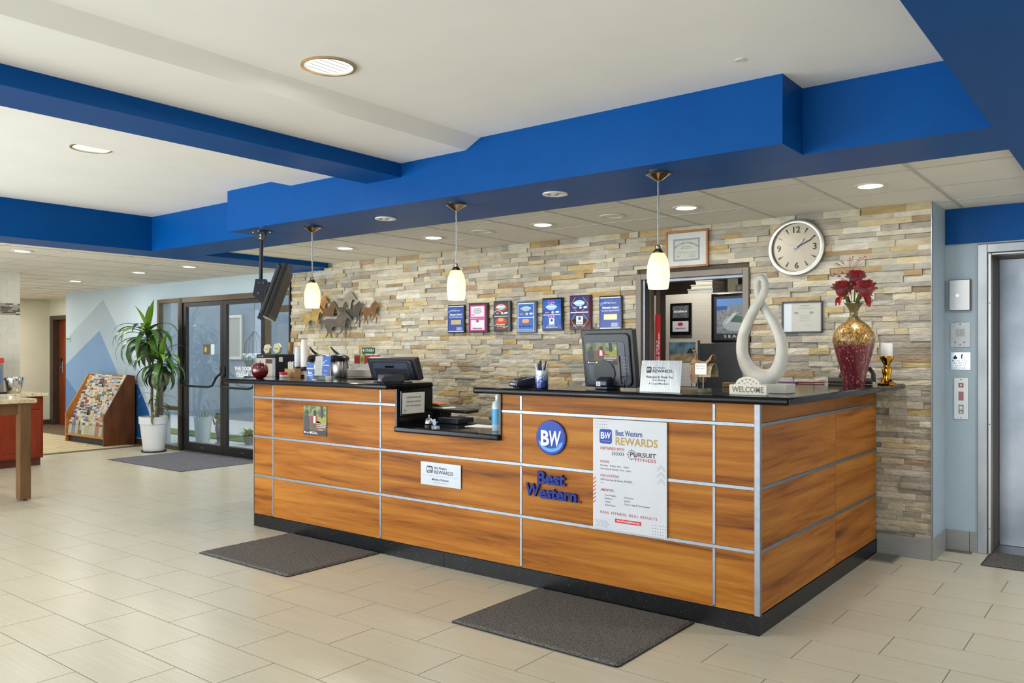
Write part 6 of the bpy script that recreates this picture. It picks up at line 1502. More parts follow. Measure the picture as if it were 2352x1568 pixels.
# headset / tape behind vase
hs = thing('desk_handset', 'black curved handset lying behind the vase', 'handset', (0.0, 1.85, Z))
MB().tube([(-0.16, 1.88, Z + 0.02), (-0.15, 1.89, Z + 0.07), (-0.13, 1.90, Z + 0.10), (-0.09, 1.90, Z + 0.105)], [0.018, 0.014, 0.014, 0.016], 10).obj('arm', M_BLACK, hs, smooth=True)
MB().tube([(-0.01, 1.86, Z + 0.10), (0.045, 1.85, Z + 0.105), (0.068, 1.85, Z + 0.07), (0.066, 1.85, Z + 0.018)], [0.014, 0.016, 0.014, 0.018], 10).obj('arm', M_BLACK, hs, smooth=True)
MB().tube([(-0.21, 1.80, Z + 0.022), (0.07, 1.815, Z + 0.022)], 0.021, 12).obj('barrel', pm('olive_barrel', (92, 88, 74), 0.4, noise=12, col2=(80, 76, 64)), hs, smooth=True)
pn = top(MB().tube([(-0.55, 1.76, Z + 0.005), (-0.24, 1.80, Z + 0.007)], 0.0045, 8), 'pencil', flat((120, 50, 60), 0.4), (-0.4, 1.78, Z), 'dark red pencil lying left of the vase', 'pencil')
top(MB().box(-0.53, -0.40, 1.70, 1.74, Z, Z + 0.010), 'marker_box', flat((96, 60, 120), 0.4), (-0.46, 1.72, Z), 'small purple and white box lying by the vase', 'box', bevel=0.002)
top(MB().box(-0.56, -0.12, 0.42 + 0.4, 0.47 + 0.4, Z - 0.0, Z + 0.028), 'wooden_tray', pm('tan_tray_wood', (150, 112, 66), 0.5, noise=9, col2=(130, 94, 54), stretch=(1, 6, 6)), (-0.35, 0.85, Z), 'low tan wooden tray behind the saddle ornament', 'tray', bevel=0.004)

# ------------------------------------------------------------------ coffee things on the left
ap = thing('glass_apple', 'speckled burgundy glass apple on the left countertop', 'ornament', (-4.30, 0.06, Z))
def apple_mat():
    m = pm('speckled_burgundy_glass', (86, 10, 20), 0.08, noise=90, col2=(150, 40, 40), coat=0.8, ramp=(0.55, 0.72)); return m
MB().lathe([(r * 0.80, z) for r, z in [(0.0, 0.004), (0.035, 0.0), (0.062, 0.012), (0.082, 0.040), (0.088, 0.068), (0.082, 0.098), (0.062, 0.120), (0.036, 0.128), (0.014, 0.122), (0.0, 0.114)]], (0, 0, 0), 32).obj('body', apple_mat(), ap, world=False, smooth=True)
MB().tube([(0, 0, 0.114), (0.004, 0, 0.13), (0.010, 0, 0.145)], 0.0035, 8).obj('stem', M_INK, ap, world=False)
cmn = thing('coffee_machine', 'boxy black and tan hot drink machine at the left counter end', 'coffee machine', (-4.84, 0.60, Z))
MB().box(-4.985, -4.70, 0.505, 0.80, Z, Z + 0.20).obj('housing', M_BLACK, cmn, bevel=0.004)
fc = Frame((-4.985, 0.505, Z))
cpn = MB().fbox(fc, 0.0, 0.285, 0.165, 0.196, 0, 0.004).obj('control_panel', M_BLACKGLOSS, cmn)
fpl = MB().fbox(fc, 0.0, 0.245, 0.0, 0.163, 0, 0.004).obj('front_plate', pm('tan_front', (176, 164, 150), 0.4, 0.2, noise=8, col2=(168, 156, 142)), cmn)
MB().fbox(fc, 0.248, 0.285, 0.0, 0.163, 0, 0.005).obj('side_trim', M_ALU, cmn)
for k in range(4): MB().fell(fc, 0.03 + 0.022 * k, 0.181, 0.006, 0.006, 0.004, 0.006, 10).obj('button', emis('blue_led', (80, 120, 255), 1.5) if k == 3 and 'blue_led' not in MATS else M_GREYINK, cpn)
MB().fbox(fc, 0.14, 0.24, 0.115, 0.155, 0.004, 0.005).obj('label_plate', flat((60, 30, 34)), fpl)
MB().fbox(fc, 0.02, 0.10, 0.095, 0.122, 0.004, 0.005).obj('blue_label', flat((70, 100, 190)), fpl)
MB().box(-4.6995, -4.6985, 0.54, 0.58, Z + 0.13, Z + 0.175).obj('side_label', M_PAPER, cmn)
for (x, y, r, lab, col) in ((-4.955, 0.60, 0.050, 'round pale shell ornament on the drink machine, at the left', (196, 188, 160)), (-4.83, 0.62, 0.056, 'hexagonal greenish shell ornament on the drink machine, in the middle', (186, 190, 150))):
    t = thing('shell_ornament', lab, 'ornament', (x, y, Z + 0.2005))
    MB().fpoly(Frame((x, y, Z + 0.2005)), [(r * math.cos(2 * PI * k / 6 + 0.2) * 1.0, r * 0.95 + r * 0.95 * math.sin(2 * PI * k / 6 + 0.2)) for k in range(6)], -0.015, 0.015).obj('body', pm('shell_%d' % col[0], col, 0.4, noise=12, col2=tuple(int(v * 0.85) for v in col)), t, bevel=0.006)
    text('Hope', Frame((x, y - 0.0155, Z + 0.2005 + r * 0.7)), flat((90, 100, 60)), t, w=r * 1.0, align='C', shear=0.3)
t = thing('brown_canister', 'small brown printed canister on the drink machine, at the right', 'canister', (-4.745, 0.70, Z + 0.2005))
MB().lathe([(0.024, 0), (0.025, 0.002), (0.030, 0.105), (0.031, 0.112), (0.0, 0.112)], (0, 0, 0), 24).obj('body', pm('brown_canister', (150, 118, 76), 0.5, noise=16, col2=(96, 70, 46)), t, world=False, smooth=True)
# airpots
def airpot(x, y, label, lean):
    t = thing('coffee_airpot', label, 'coffee airpot', (x, y, Z), lean)
    MB().lathe([(0.066, 0), (0.070, 0.006), (0.070, 0.135), (0.066, 0.14)], (0, 0, 0), 32).obj('body', M_STEEL, t, world=False, smooth=True)
    ld = MB().lathe([(0.068, 0.136), (0.080, 0.142), (0.088, 0.165), (0.082, 0.180), (0.060, 0.192), (0.02, 0.200), (0.0, 0.20)], (0, 0, 0), 32).obj('lid', M_BLACK, t, world=False, smooth=True)
    MB().fpoly(Frame((0, 0, 0), (0, 1, 0), (0, 0, 1)), [(-0.112, 0.128), (-0.07, 0.142), (-0.06, 0.182), (-0.10, 0.168), (-0.116, 0.150)], -0.026, 0.026).obj('spout', M_BLACK, ld, world=False, bevel=0.006)
    MB().tube([(-0.005, 0.0, 0.195), (-0.04, -0.02, 0.225), (-0.075, -0.03, 0.262)], [0.011, 0.010, 0.006], 8).obj('pump_lever', M_BLACKGLOSS, ld, world=False, smooth=True)
    MB().tube([(0.07, 0.0, 0.165), (0.10, 0.0, 0.13), (0.115, 0.0, 0.085), (0.112, 0.0, 0.075)], [0.010, 0.009, 0.008, 0.006], 8).obj('carry_handle', M_BLACK, t, world=False, smooth=True)
    return t
airpot(-4.35, 0.70, 'steel coffee airpot with black lever, left of the pair', 0.0)
airpot(-4.08, 0.72, 'steel coffee airpot with black lever, right of the pair', 0.0)
# cups
def cupstack(x, y, r, h, n, label, mat, name='paper_cup_stack'):
    t = thing(name, label, 'cup stack', (x, y, Z + 0.0))
    for k in range(n):
        z0 = h * k / (n + 2); hh = h * 3 / (n + 2)
        MB().lathe([(r, 0), (r * 0.98, 0.003), (r * 0.86, hh * 0.5), (r * 0.74, hh)] if True else [], (0, 0, z0), 24).obj('cup', mat, t, world=False, smooth=True)
    return t
M_CLEARCUP = pm('frosted_clear_cup', (206, 210, 214), 0.2, noise=8, col2=(190, 196, 202))
cupstack(-4.48, 0.58, 0.031, 0.265, 8, 'stack of clear plastic cups beside the drink machine', M_CLEARCUP, 'plastic_cup_stack')
cupstack(-4.375, 0.57, 0.032, 0.33, 10, 'tall stack of white paper cups in a dispenser', M_PAPER)
cupstack(-4.28, 0.90, 0.032, 0.245, 6, 'shorter white paper cup stack behind the left airpot', M_PAPER)
t = thing('cup_dispenser', 'black cup dispenser ring holding the cup stacks', 'dispenser', (-4.42, 0.57, Z))
MB().ring(Frame((-4.375, 0.57, Z + 0.055), (1, 0, 0), (0, 1, 0)), 0, 0, 0.035, 0.039, 0, 0.035, 24).ring(Frame((-4.48, 0.58, Z + 0.055), (1, 0, 0), (0, 1, 0)), 0, 0, 0.034, 0.038, 0, 0.035, 24).obj('ring', M_BLACK, t)
MB().box(-4.54, -4.30, 0.50, 0.515, Z, Z + 0.02).obj('foot', M_BLACK, t)
st = thing('stirrer_caddy', 'brown card caddy of white stir sticks', 'caddy', (-4.41, 0.47, Z))
MB().box(-4.48, -4.33, 0.44, 0.50, Z, Z + 0.012).box(-4.48, -4.475, 0.44, 0.50, Z + 0.012, Z + 0.075).box(-4.335, -4.33, 0.44, 0.50, Z + 0.012, Z + 0.075).box(-4.475, -4.335, 0.44, 0.444, Z + 0.012, Z + 0.07).box(-4.475, -4.335, 0.496, 0.50, Z + 0.012, Z + 0.075).obj('box', pm('kraft_card', (176, 140, 96), 0.8, noise=10, col2=(160, 126, 84)), st)
for k in range(6):
    top(MB().tube([(-4.465 + 0.012 * k, 0.47, Z + 0.013), (-4.468 + 0.014 * k, 0.47, Z + 0.13 + 0.004 * (k % 3))], 0.0035, 6), 'stir_stick', M_PAPER, (-4.44, 0.47, Z), 'white stir stick standing in the card caddy', 'stir stick', group='stir sticks in the caddy')
t = thing('red_tin', 'small red and white candy tin on the left countertop', 'tin', (-4.39, 0.36, Z))
MB().lathe([(0.031, 0), (0.034, 0.006), (0.034, 0.016), (0.032, 0.022)], (0, 0, 0), 28).obj('body', flat((206, 206, 200), 0.3), t, world=False, smooth=True)
MB().lathe([(0.032, 0.020), (0.036, 0.024), (0.036, 0.040), (0.032, 0.047), (0.0, 0.048)], (0, 0, 0), 28).obj('lid', flat((180, 30, 34), 0.3), t, world=False, smooth=True)
# brochure holder
bh = thing('brochure_holder', 'clear stand with grey and blue leaflets on the left countertop', 'leaflet stand', (-3.545, 0.10, Z))
MB().box(-3.645, -3.445, 0.06, 0.15, Z, Z + 0.035).obj('tray', M_ACRYLIC, bh, bevel=0.003)
MB().box(-3.64, -3.45, 0.065, 0.072, Z + 0.0355, Z + 0.05).obj('lip', M_ACRYLIC, bh)
fb = Frame((-3.642, 0.10, Z + 0.036), (1, 0, 0), (0, 0.1, 1))
for nm, lab, u0, u1, col in (('leaflet', 'grey leaflet in the clear stand', 0.006, 0.098, (158, 158, 154)), ('leaflet', 'blue leaflet in the clear stand', 0.100, 0.192, (32, 76, 156))):
    t = thing(nm, lab, 'leaflet', tuple(fb.p((u0 + u1) / 2, 0)))
    MB().fbox(fb, u0, u1, 0, 0.150, 0, 0.004).obj('sheet', flat(col, 0.4), t)
    g = fb.at(u0, 0, 0.004); w_ = u1 - u0
    if col[0] > 100:
        for i in range(6): MB().fbox(g, w_ * 0.2, w_ * 0.75, 0.04 + 0.014 * i, 0.043 + 0.014 * i, 0, 0.0006).obj('small_print', M_GREYINK, t)
    else:
        MB().fpoly(g, [(0, 0.085), (0, 0.100)] + [(w_ * 0.6 * k / 6, 0.100 + 0.022 * math.sin(PI / 2 * k / 6)) for k in range(1, 7)] + [(w_ * 0.3, 0.108)], 0, 0.0006).obj('arc_print', flat((120, 190, 236)), t)
        text('Best Western', g.at(w_ * 0.12, 0.076), M_WTXT, t, w=w_ * 0.75, h=0.010, bold=0.02); text('Welcome', g.at(w_ * 0.2, 0.034), M_WTXT, t, w=w_ * 0.5, h=0.008)
t = thing('leaflet', 'tall blue leaflet standing left of the clear stand', 'leaflet', (-3.74, 0.14, Z))
fb = Frame((-3.78, 0.14, Z)); MB().fbox(fb, 0, 0.085, 0, 0.135, 0, 0.004).obj('sheet', flat((46, 92, 170), 0.4), t)
MB().fbox(fb, 0.0, 0.085, 0.086, 0.092, 0.004, 0.0046).obj('white_rule', M_WTXT, t); text('Best', fb.at(0.02, 0.046), M_WTXT, t, w=0.045, d=0.005, bold=0.02); text('Western', fb.at(0.01, 0.028), M_WTXT, t, w=0.065, d=0.005, bold=0.02)
# tissue / carton and tea rack
t = thing('tissue_carton', 'white cardboard carton with a tissue pulled up', 'carton', (-4.05, 1.0, Z))
MB().box(-4.24, -3.90, 0.93, 1.10, Z, Z + 0.062).obj('box', pm('white_carton', (214, 204, 192), 0.7, noise=7, col2=(204, 194, 182)), t, bevel=0.003)
mb = MB(); base = [(-4.17, 0.98), (-3.95, 0.98), (-3.95, 1.05), (-4.17, 1.05)]
mb.v = [(x, y, Z + 0.062) for x, y in base] + [(-3.99, 1.0, Z + 0.135), (-3.965, 1.0, Z + 0.14), (-3.965, 1.03, Z + 0.138), (-3.99, 1.03, Z + 0.136)]
mb.f = [(0, 1, 5, 4), (1, 2, 6, 5), (2, 3, 7, 6), (3, 0, 4, 7), (4, 5, 6, 7), (0, 3, 2, 1)]
mb.obj('tissue', M_PAPER, t, smooth=True)
tr = thing('tea_rack', 'tea packet rack with small green name board', 'tea rack', (-4.25, 1.2, Z))
MB().box(-4.40, -4.10, 1.17, 1.26, Z, Z + 0.10).obj('rack', M_WHITE, tr, bevel=0.003)
ftr = Frame((-4.40, 1.17, Z))
for u0, u1, c_ in ((0.0, 0.075, (186, 28, 46)), (0.08, 0.14, (186, 196, 90)), (0.145, 0.30, (190, 36, 40))):
    tbx = MB().fbox(ftr, u0, u1, 0.11, 0.19, -0.05, 0.0).obj('tea_box', flat(c_, 0.5), tr)
    MB().fell(ftr, (u0 + u1) / 2, 0.150, 0.022, 0.026, 0, 0.001, 14).obj('tea_emblem', flat(tuple(int(v * 0.75) for v in c_), 0.5), tbx)
    MB().fbox(ftr, u0, u1, 0.04, 0.108, 0, 0.006).obj('tea_packet', M_PAPER, tr)
nb = MB().fbox(ftr, 0.085, 0.255, 0.205, 0.262, -0.03, -0.024).obj('name_board', flat((24, 92, 60), 0.4), tr)
text('STASH', ftr.at(0.128, 0.222, -0.024), M_WTXT, nb, w=0.115, h=0.027, bold=0.02)
MB().fpoly(ftr.at(0, 0, -0.024), [(0.105, 0.222), (0.118, 0.236), (0.105, 0.250), (0.092, 0.236)], 0, 0.001).obj('leaf_mark', M_WTXT, nb)
MB().fbox(ftr, 0.10, 0.104, 0.18, 0.205, -0.028, -0.025).fbox(ftr, 0.236, 0.240, 0.18, 0.205, -0.028, -0.025).obj('board_leg', M_DKMETAL, tr)

# ------------------------------------------------------------------ things in the desk gap
zl = 0.9145
sg = thing('cleaning_sign', 'framed cleaning rags notice leaning inside the desk gap', 'sign', (-2.578, 0.13, 0.985))
fs_ = Frame((-2.585, 0.008, 0.985), (0, 1, 0), (0.03, 0, 1))
MB().fbox(fs_, 0, 0.25, 0, 0.175, 0, 0.010).obj('frame', M_BLACKGLOSS, sg, bevel=0.002)
MB().fbox(fs_, 0.010, 0.232, 0.014, 0.162, 0.010, 0.0112).obj('sheet', flat((206, 204, 198), 0.6), sg)
for i, s_ in enumerate(('CLEANING RAGS ARE', 'AVAILABLE AT FRONT', 'DESK UPON REQUEST')): text(s_, fs_.at(0.121, 0.122 - 0.030 * i, 0.0112), M_INK, sg, w=0.145, h=0.013, align='C')
MB().fell(fs_, 0.038, 0.036, 0.018, 0.014, 0.0112, 0.0118, 14).obj('flower_print', flat((176, 172, 150)), sg)
be = thing('service_bell', 'chrome service bell on the lower granite ledge', 'bell', (-2.42, 0.13, zl))
MB().lathe([(0.036, 0), (0.036, 0.008), (0.032, 0.012), (0.025, 0.016), (0.0, 0.016)], (0, 0, 0), 28).obj('base', M_BLACK, be, world=False, smooth=True)
MB().lathe([(0.033, 0.018), (0.034, 0.022), (0.031, 0.038), (0.024, 0.050), (0.012, 0.058), (0.0, 0.060)], (0, 0, 0), 28).obj('dome', M_CHROME, be, world=False, smooth=True)
MB().tube([(0, 0, 0.06), (0, 0, 0.072)], 0.003, 8).ball((0, 0, 0.075), 0.006, 10, 8).obj('plunger', M_CHROME, be, world=False, smooth=True)
t = thing('card_holder', 'tiny clear card holder right of the service bell', 'card holder', (-2.33, 0.10, zl))
MB().box(-2.355, -2.305, 0.085, 0.115, zl, zl + 0.012).obj('base', M_ACRYLIC, t)
MB().fbox(Frame((-2.35, 0.10, zl + 0.012), (1, 0, 0.3), (-0.3, 0, 1)), 0, 0.03, 0, 0.04, 0, 0.002).obj('card', flat((130, 150, 190), 0.4), t)
dk = top(MB().box(-2.95, -2.36, 0.45, 0.60, 0.985, 1.012), 'monitor_shelf', M_BLACK, (-2.65, 0.5, 0.985), 'black bullnose shelf end inside the desk gap', 'shelf', bevel=0.012, seg=3)
top(MB().box(-2.80, -2.62, 0.46, 0.58, 0.9145, 0.984), 'shelf_riser', M_BLACK, (-2.7, 0.5, 0.915), 'black riser block under the shelf in the desk gap', 'shelf riser', bevel=0.004)
top(MB().box(-2.56, -2.36, 0.36, 0.54, 0.9145, 0.955), 'receipt_printer', M_NAVYPL, (-2.46, 0.45, 0.915), 'low black printer on the lower ledge behind the bell', 'printer', bevel=0.006)
top(MB().box(-2.34, -2.12, 0.44, 0.58, 0.9145, 0.924), 'clipboard', pm('dark_wood_board', (70, 58, 42), 0.5, noise=10, col2=(58, 47, 34)), (-2.23, 0.5, 0.915), 'dark clipboard lying on the lower ledge', 'clipboard', bevel=0.003)
for i, (x, y, r_, lab) in enumerate(((-2.10, 0.38, 0.2, 'white paper sheet lying flat on the lower ledge'),)):
    t = top(MB().box(-0.13, 0.13, -0.09, 0.09, 0, 0.0025), 'paper_sheet', M_PAPER, (0, 0, 0), lab, 'paper'); t.location = (x, y, zl + 0.0002); t.rotation_euler = (0, 0, r_)
for i, (c_, lab) in enumerate(((( 224, 222, 214), 'white magazine at the bottom of the pile on the black shelf'), ((60, 110, 60), 'green-edged magazine in the middle of the pile on the black shelf'), ((206, 90, 50), 'orange-topped magazine on the pile in the desk gap'))):
    t = top(MB().fpoly(Frame((0, 0, 0), (1, 0, 0), (0, 0, 1)), [(-0.12, 0), (0.11 - 0.03 * i, 0), (0.10 - 0.03 * i, 0.008), (-0.04, 0.012), (-0.12, 0.010)], -0.07, 0.07), 'magazine', flat(c_, 0.4), (0, 0, 0), lab, 'magazine'); t.location = (-2.70, 0.525, 1.0125 + 0.0125 * i); t.rotation_euler = (0, 0, 0.08 * i)
bt = thing('sanitizer_bottle', 'clear pump bottle with blue label at the right of the desk gap', 'bottle', (-1.83, 0.16, zl))
MB().lathe([(0.034, 0), (0.037, 0.004), (0.037, 0.165), (0.030, 0.19), (0.014, 0.20), (0.013, 0.215)], (0, 0, 0), 24).obj('body', pm('clear_gel_bottle', (190, 206, 210), 0.1, noise=6, col2=(176, 196, 204)), bt, world=False, smooth=True)
MB().lathe([(0.0378, 0.045), (0.0378, 0.145)], (0, 0, 0), 24, cap=False).obj('label_band', flat((70, 160, 206), 0.4), bt, world=False, smooth=True)
MB().lathe([(0.014, 0.212), (0.014, 0.235), (0.004, 0.236), (0.004, 0.255)], (0, 0, 0), 14).box(-0.03, 0.01, -0.006, 0.006, 0.253, 0.262).obj('pump', M_WHITE, bt, world=False)

# =================================================================== LEFT SIDE FURNITURE
# potted dracaena
PX, PY = -9.80, 2.10
pot = thing('plant_pot', 'tapered white plant pot on a black saucer beside the entrance', 'plant pot', (PX, PY, 0))
MB().lathe([(0.0, 0.0), (0.165, 0.0), (0.172, 0.006), (0.172, 0.022), (0.160, 0.022), (0.155, 0.012), (0.0, 0.012)], (0, 0, 0), 36).obj('saucer', M_BLACK, pot, world=False, smooth=True)
MB().lathe([(0.0, 0.013), (0.138, 0.013), (0.142, 0.02), (0.186, 0.40), (0.198, 0.405), (0.204, 0.50), (0.204, 0.508), (0.190, 0.508), (0.184, 0.45), (0.0, 0.45)], (0, 0, 0), 44).obj('body', pm('white_resin_pot', (226, 228, 228), 0.35, noise=5, col2=(218, 220, 221)), pot, world=False, smooth=True)
MB().lathe([(0.0, 0.462), (0.183, 0.458), (0.183, 0.45)], (0, 0, 0), 28).obj('soil', pm('dark_soil', (60, 48, 38), 0.95, noise=40, col2=(42, 34, 28), bump=(60, 0.8, 0.01)), pot, world=False)
MB().tube([(-0.198, -0.05, 0.47), (-0.205, -0.052, 0.45), (-0.202, -0.05, 0.40)], 0.014, 8).obj('figurine', pm('red_brown_figurine', (150, 70, 50), 0.5, noise=30, col2=(90, 60, 40)), pot, world=False)
pt = thing('dracaena_plant', 'tall dracaena with two leafy heads in the white pot', 'plant', (PX, PY, 0.462))
M_BARK = pm('dracaena_bark', (120, 104, 80), 0.8, noise=40, col2=(74, 62, 48), stretch=(1, 1, 3))
def leafmat(n, a, b): return pm(n, a, 0.4, noise=7, col2=b, stretch=(1, 1, 1), sheen=0.0)
LM = [leafmat('leaf_fresh', (112, 150, 44), (84, 124, 34)), leafmat('leaf_green', (66, 108, 42), (48, 86, 34)), leafmat('leaf_dark', (52, 84, 44), (38, 64, 36)), leafmat('leaf_dry', (120, 112, 72), (84, 92, 50))]
heads = [((PX - 0.17, PY, 1.58), 44, 0.62), ((PX + 0.19, PY, 1.18), 36, 0.54), ((PX + 0.12, PY - 0.02, 0.62), 12, 0.34)]
MB().tube([(PX - 0.02, PY, 0.44), (PX - 0.06, PY, 0.70), (PX - 0.05, PY, 0.95), (PX - 0.12, PY, 1.25), (PX - 0.17, PY, 1.60), (PX - 0.17, PY, 1.78)], [0.022, 0.020, 0.019, 0.018, 0.016, 0.012], 10).obj('cane', M_BARK, pt, smooth=True)
MB().tube([(PX + 0.08, PY, 0.44), (PX + 0.07, PY, 0.62), (PX + 0.14, PY, 0.95), (PX + 0.19, PY, 1.20), (PX + 0.19, PY, 1.34)], [0.026, 0.024, 0.022, 0.020, 0.012], 10).obj('cane', M_BARK, pt, smooth=True)
MB().tube([(PX + 0.06, PY + 0.04, 0.44), (PX + 0.10, PY, 0.66)], [0.018, 0.012], 8).obj('cane', M_BARK, pt, smooth=True)
def strap(c, az, el, L_, wd, droop):
    mb = MB(); n = 9; p = Vector(c); e_ = el; k = L_ / n; h = Vector((math.cos(az), math.sin(az), 0)); s_ = Vector((-math.sin(az), math.cos(az), 0)); b0 = 0
    for i in range(n + 1):
        t_ = i / n; wv = wd * (0.35 + 0.65 * math.sin(PI * min(1, t_ * 0.9 + 0.12))) * (1 - t_ ** 4 * 0.96)
        up = Vector((-math.cos(az) * math.sin(e_), -math.sin(az) * math.sin(e_), math.cos(e_)))
        for q in (-1, 0, 1): mb.v.append(tuple(p + s_ * (wv * q) + up * (0.22 * wv * abs(q))))
        p = p + (h * math.cos(e_) + Vector((0, 0, math.sin(e_)))) * k; e_ -= droop / n * (0.5 + 1.2 * t_)
    for i in range(n):
        for j in range(2): a = i * 3 + j; mb.f.append((a, a + 1, a + 4, a + 3))
    return mb
for (c, n_, L_) in heads:
    for k in range(n_):
        t_ = k / n_; az = k * 2.39996 + random.uniform(-0.2, 0.2)
        el = 1.30 - 1.55 * t_ ** 0.6 + random.uniform(-0.2, 0.2); ln = L_ * random.uniform(0.8, 1.12) * (0.75 + 0.4 * math.sin(PI * t_))
        zc = c[2] + 0.22 * (1 - t_) - 0.04
        if PY + math.sin(az) * ln * 0.8 > 2.42: ln *= 0.6
        m = LM[0] if t_ < 0.25 else (LM[1] if t_ < 0.65 else (LM[2] if random.random() < 0.8 else LM[3]))
        strap((c[0], c[1], zc), az, el, ln, 0.044 if L_ > 0.4 else 0.018, (0.5 if t_ < 0.06 else 2.3 + 0.9 * t_)).obj('leaf', m, pt, smooth=True)

# brochure rack (open front faces the lobby)
RX0, RX1, RY0, RY1 = -12.25, -10.95, 1.93, 2.41
rk = thing('brochure_rack', 'sloping oak brochure rack against the mountain mural', 'brochure rack', ((RX0 + RX1) / 2, 2.17, 0.004))
side = [(RY0, 0.005), (RY1, 0.005), (RY1, 1.065), (RY1 - 0.12, 1.085), (RY0, 0.45)]
fsd = lambda x: Frame((x, 0, 0), (0, 1, 0), (0, 0, 1))
MB().fpoly(fsd(RX1 - 0.022), side, 0, 0.022).obj('side_panel', M_RACKSHADED, rk)
MB().fpoly(fsd(RX0), side, 0, 0.022).obj('side_panel', M_RACKLIT, rk)
MB().box(RX0 + 0.022, RX1 - 0.022, RY1 - 0.02, RY1, 0.12, 1.07).obj('back_panel', M_RACKLIT, rk)
MB().box(RX0 + 0.022, RX1 - 0.022, RY0 + 0.005, RY1 - 0.02, 0.11, 0.13).obj('bottom_shelf', M_RACKLIT, rk)
MB().box(RX0 + 0.022, RX1 - 0.022, RY0 + 0.05, RY0 + 0.07, 0.005, 0.11).obj('kick_board', M_INK, rk)
NR = 13
BC = [(206, 200, 186), (176, 70, 56), (196, 136, 84), (92, 118, 158), (186, 178, 128), (104, 106, 98), (150, 170, 184), (212, 208, 200), (188, 182, 172), (116, 76, 72), (200, 172, 90), (104, 128, 102), (66, 66, 70), (196, 188, 178)]
CN = dict(zip(BC, ('cream', 'red', 'orange', 'blue', 'mustard', 'grey', 'sky blue', 'white', 'stone', 'maroon', 'yellow', 'green', 'black', 'ivory')))
ORD = ('first', 'second', 'third', 'fourth', 'fifth', 'sixth', 'seventh', 'eighth', 'ninth', 'tenth', 'eleventh', 'twelfth', 'topmost')
for i in range(NR):
    t_ = i / (NR - 1); y = RY0 + 0.03 + (RY1 - 0.17 - RY0) * t_; z = 0.14 + 0.76 * t_
    MB().box(RX0 + 0.022, RX1 - 0.022, y + 0.004, y + 0.010, z - 0.012, z).obj('step_ledge', M_RACKLIT, rk)
    ncol = 11; wcol = (RX1 - RX0 - 0.06) / ncol
    fb = Frame((RX0 + 0.030, y + 0.003, z), (1, 0, 0), (0, 0.12, 1))
    for j in range(ncol):
        if random.random() < 0.05: continue
        c_ = random.choice(BC + [BC[0], BC[7], BC[8], BC[13]] * 3); c2_ = random.choice(BC); hh = random.uniform(0.145, 0.185) if i > 0 else 0.21
        u0 = j * wcol + 0.004; w_ = wcol - 0.008
        t = thing('brochure', '%s travel brochure with %s band, %s row up, %s from left' % (CN[c_], CN[c2_], ORD[i], ORD[j]), 'brochure', tuple(fb.p(u0 + w_ / 2, 0)), group='brochures in the oak rack')
        MB().fbox(fb, u0, u0 + w_, 0.0005, hh, 0, 0.003).obj('cover', flat(c_, 0.4), t)
        MB().fbox(fb, u0 + w_ * 0.08, u0 + w_ * 0.92, hh * 0.70, hh * 0.88, 0.003, 0.0036).obj('title_band', flat(c2_, 0.4), t)
MB().box(RX0 + 0.024, RX1 - 0.024, RY0 + 0.012, RY0 + 0.016, 0.131, 0.30).obj('acrylic_front', M_ACRYLIC, rk)

# granite-topped table at the left edge
tb = thing('granite_table', 'high wooden table with tan granite top at the left edge', 'table', (-7.45, -1.6, 0))
for x in (-8.05, -7.10):
    for y in (-2.66, -0.742): MB().box(x, x + 0.10, y, y + 0.10, 0.012, 0.942).obj('leg', M_TABLEWOOD, tb, bevel=0.004)
for x in (-8.05, -7.10):
    for y in (-2.66, -0.742): MB().lathe([(0.02, 0), (0.02, 0.013)], (x + 0.05, y + 0.05, 0.0), 12).obj('glide', M_BLACK, tb)
MB().box(-7.085, -7.055, -2.56, -0.742, 0.83, 0.942).obj('apron', M_TABLEWOOD, tb)
MB().box(-8.0, -7.97, -2.56, -0.742, 0.83, 0.942).obj('apron', M_TABLEWOOD, tb)
MB().box(-7.95, -7.10, -0.70, -0.67, 0.83, 0.942).obj('apron', M_TABLEWOOD, tb)
MB().box(-8.12, -6.945, -2.72, -0.605, 0.942, 0.985).obj('top', M_TANGRANITE, tb, bevel=0.014, seg=3)

# snack cabinet under the tiled wall
cb = thing('snack_cabinet', 'cherry-red base cabinet below the tiled wall at far left', 'cabinet', (-9.80, -0.8, 0))
MB().box(-10.088, -9.52, -2.4, 0.49, 0.10, 0.878).obj('carcass', M_CHERRY, cb)
MB().box(-10.088, -9.60, -2.4, 0.49, 0.0005, 0.10).obj('toe_kick', pm('dark_cherry_kick', (98, 36, 24), 0.5, noise=8, col2=(84, 30, 20)), cb)
fcb = Frame((-9.52, 0, 0), (0, 1, 0), (0, 0, 1))
for y0, y1 in ((-0.56, 0.46), (-1.60, -0.58)):
    for a, b in ((y0, (y0 + y1) / 2 - 0.005), ((y0 + y1) / 2 + 0.005, y1)):
        d_ = MB().fbox(fcb, a, b, 0.12, 0.70, 0, 0.018).obj('door', M_CHERRY, cb, bevel=0.003)
        MB().fbox(fcb, a + 0.06, b - 0.06, 0.18, 0.64, 0.018, 0.023).obj('raised_panel', M_CHERRY, d_, bevel=0.005)
        d_ = MB().fbox(fcb, a, b, 0.72, 0.86, 0, 0.018).obj('drawer', M_CHERRY, cb, bevel=0.003)
        MB().ball((-9.49, (a + b) / 2, 0.79), 0.014, 10, 8).obj('knob', M_NICKEL, d_, smooth=True)
top(MB().box(-10.088, -9.44, -2.45, 0.53, 0.879, 0.920), 'granite_countertop', M_TANGRANITE, (-9.77, -0.9, 0.879), 'tan granite top on the cherry cabinet at far left', 'countertop', bevel=0.010, seg=3)
ib = thing('ice_bucket', 'shiny steel ice bucket on the tan granite cabinet top', 'ice bucket', (-9.74, 0.235, 0.9205))
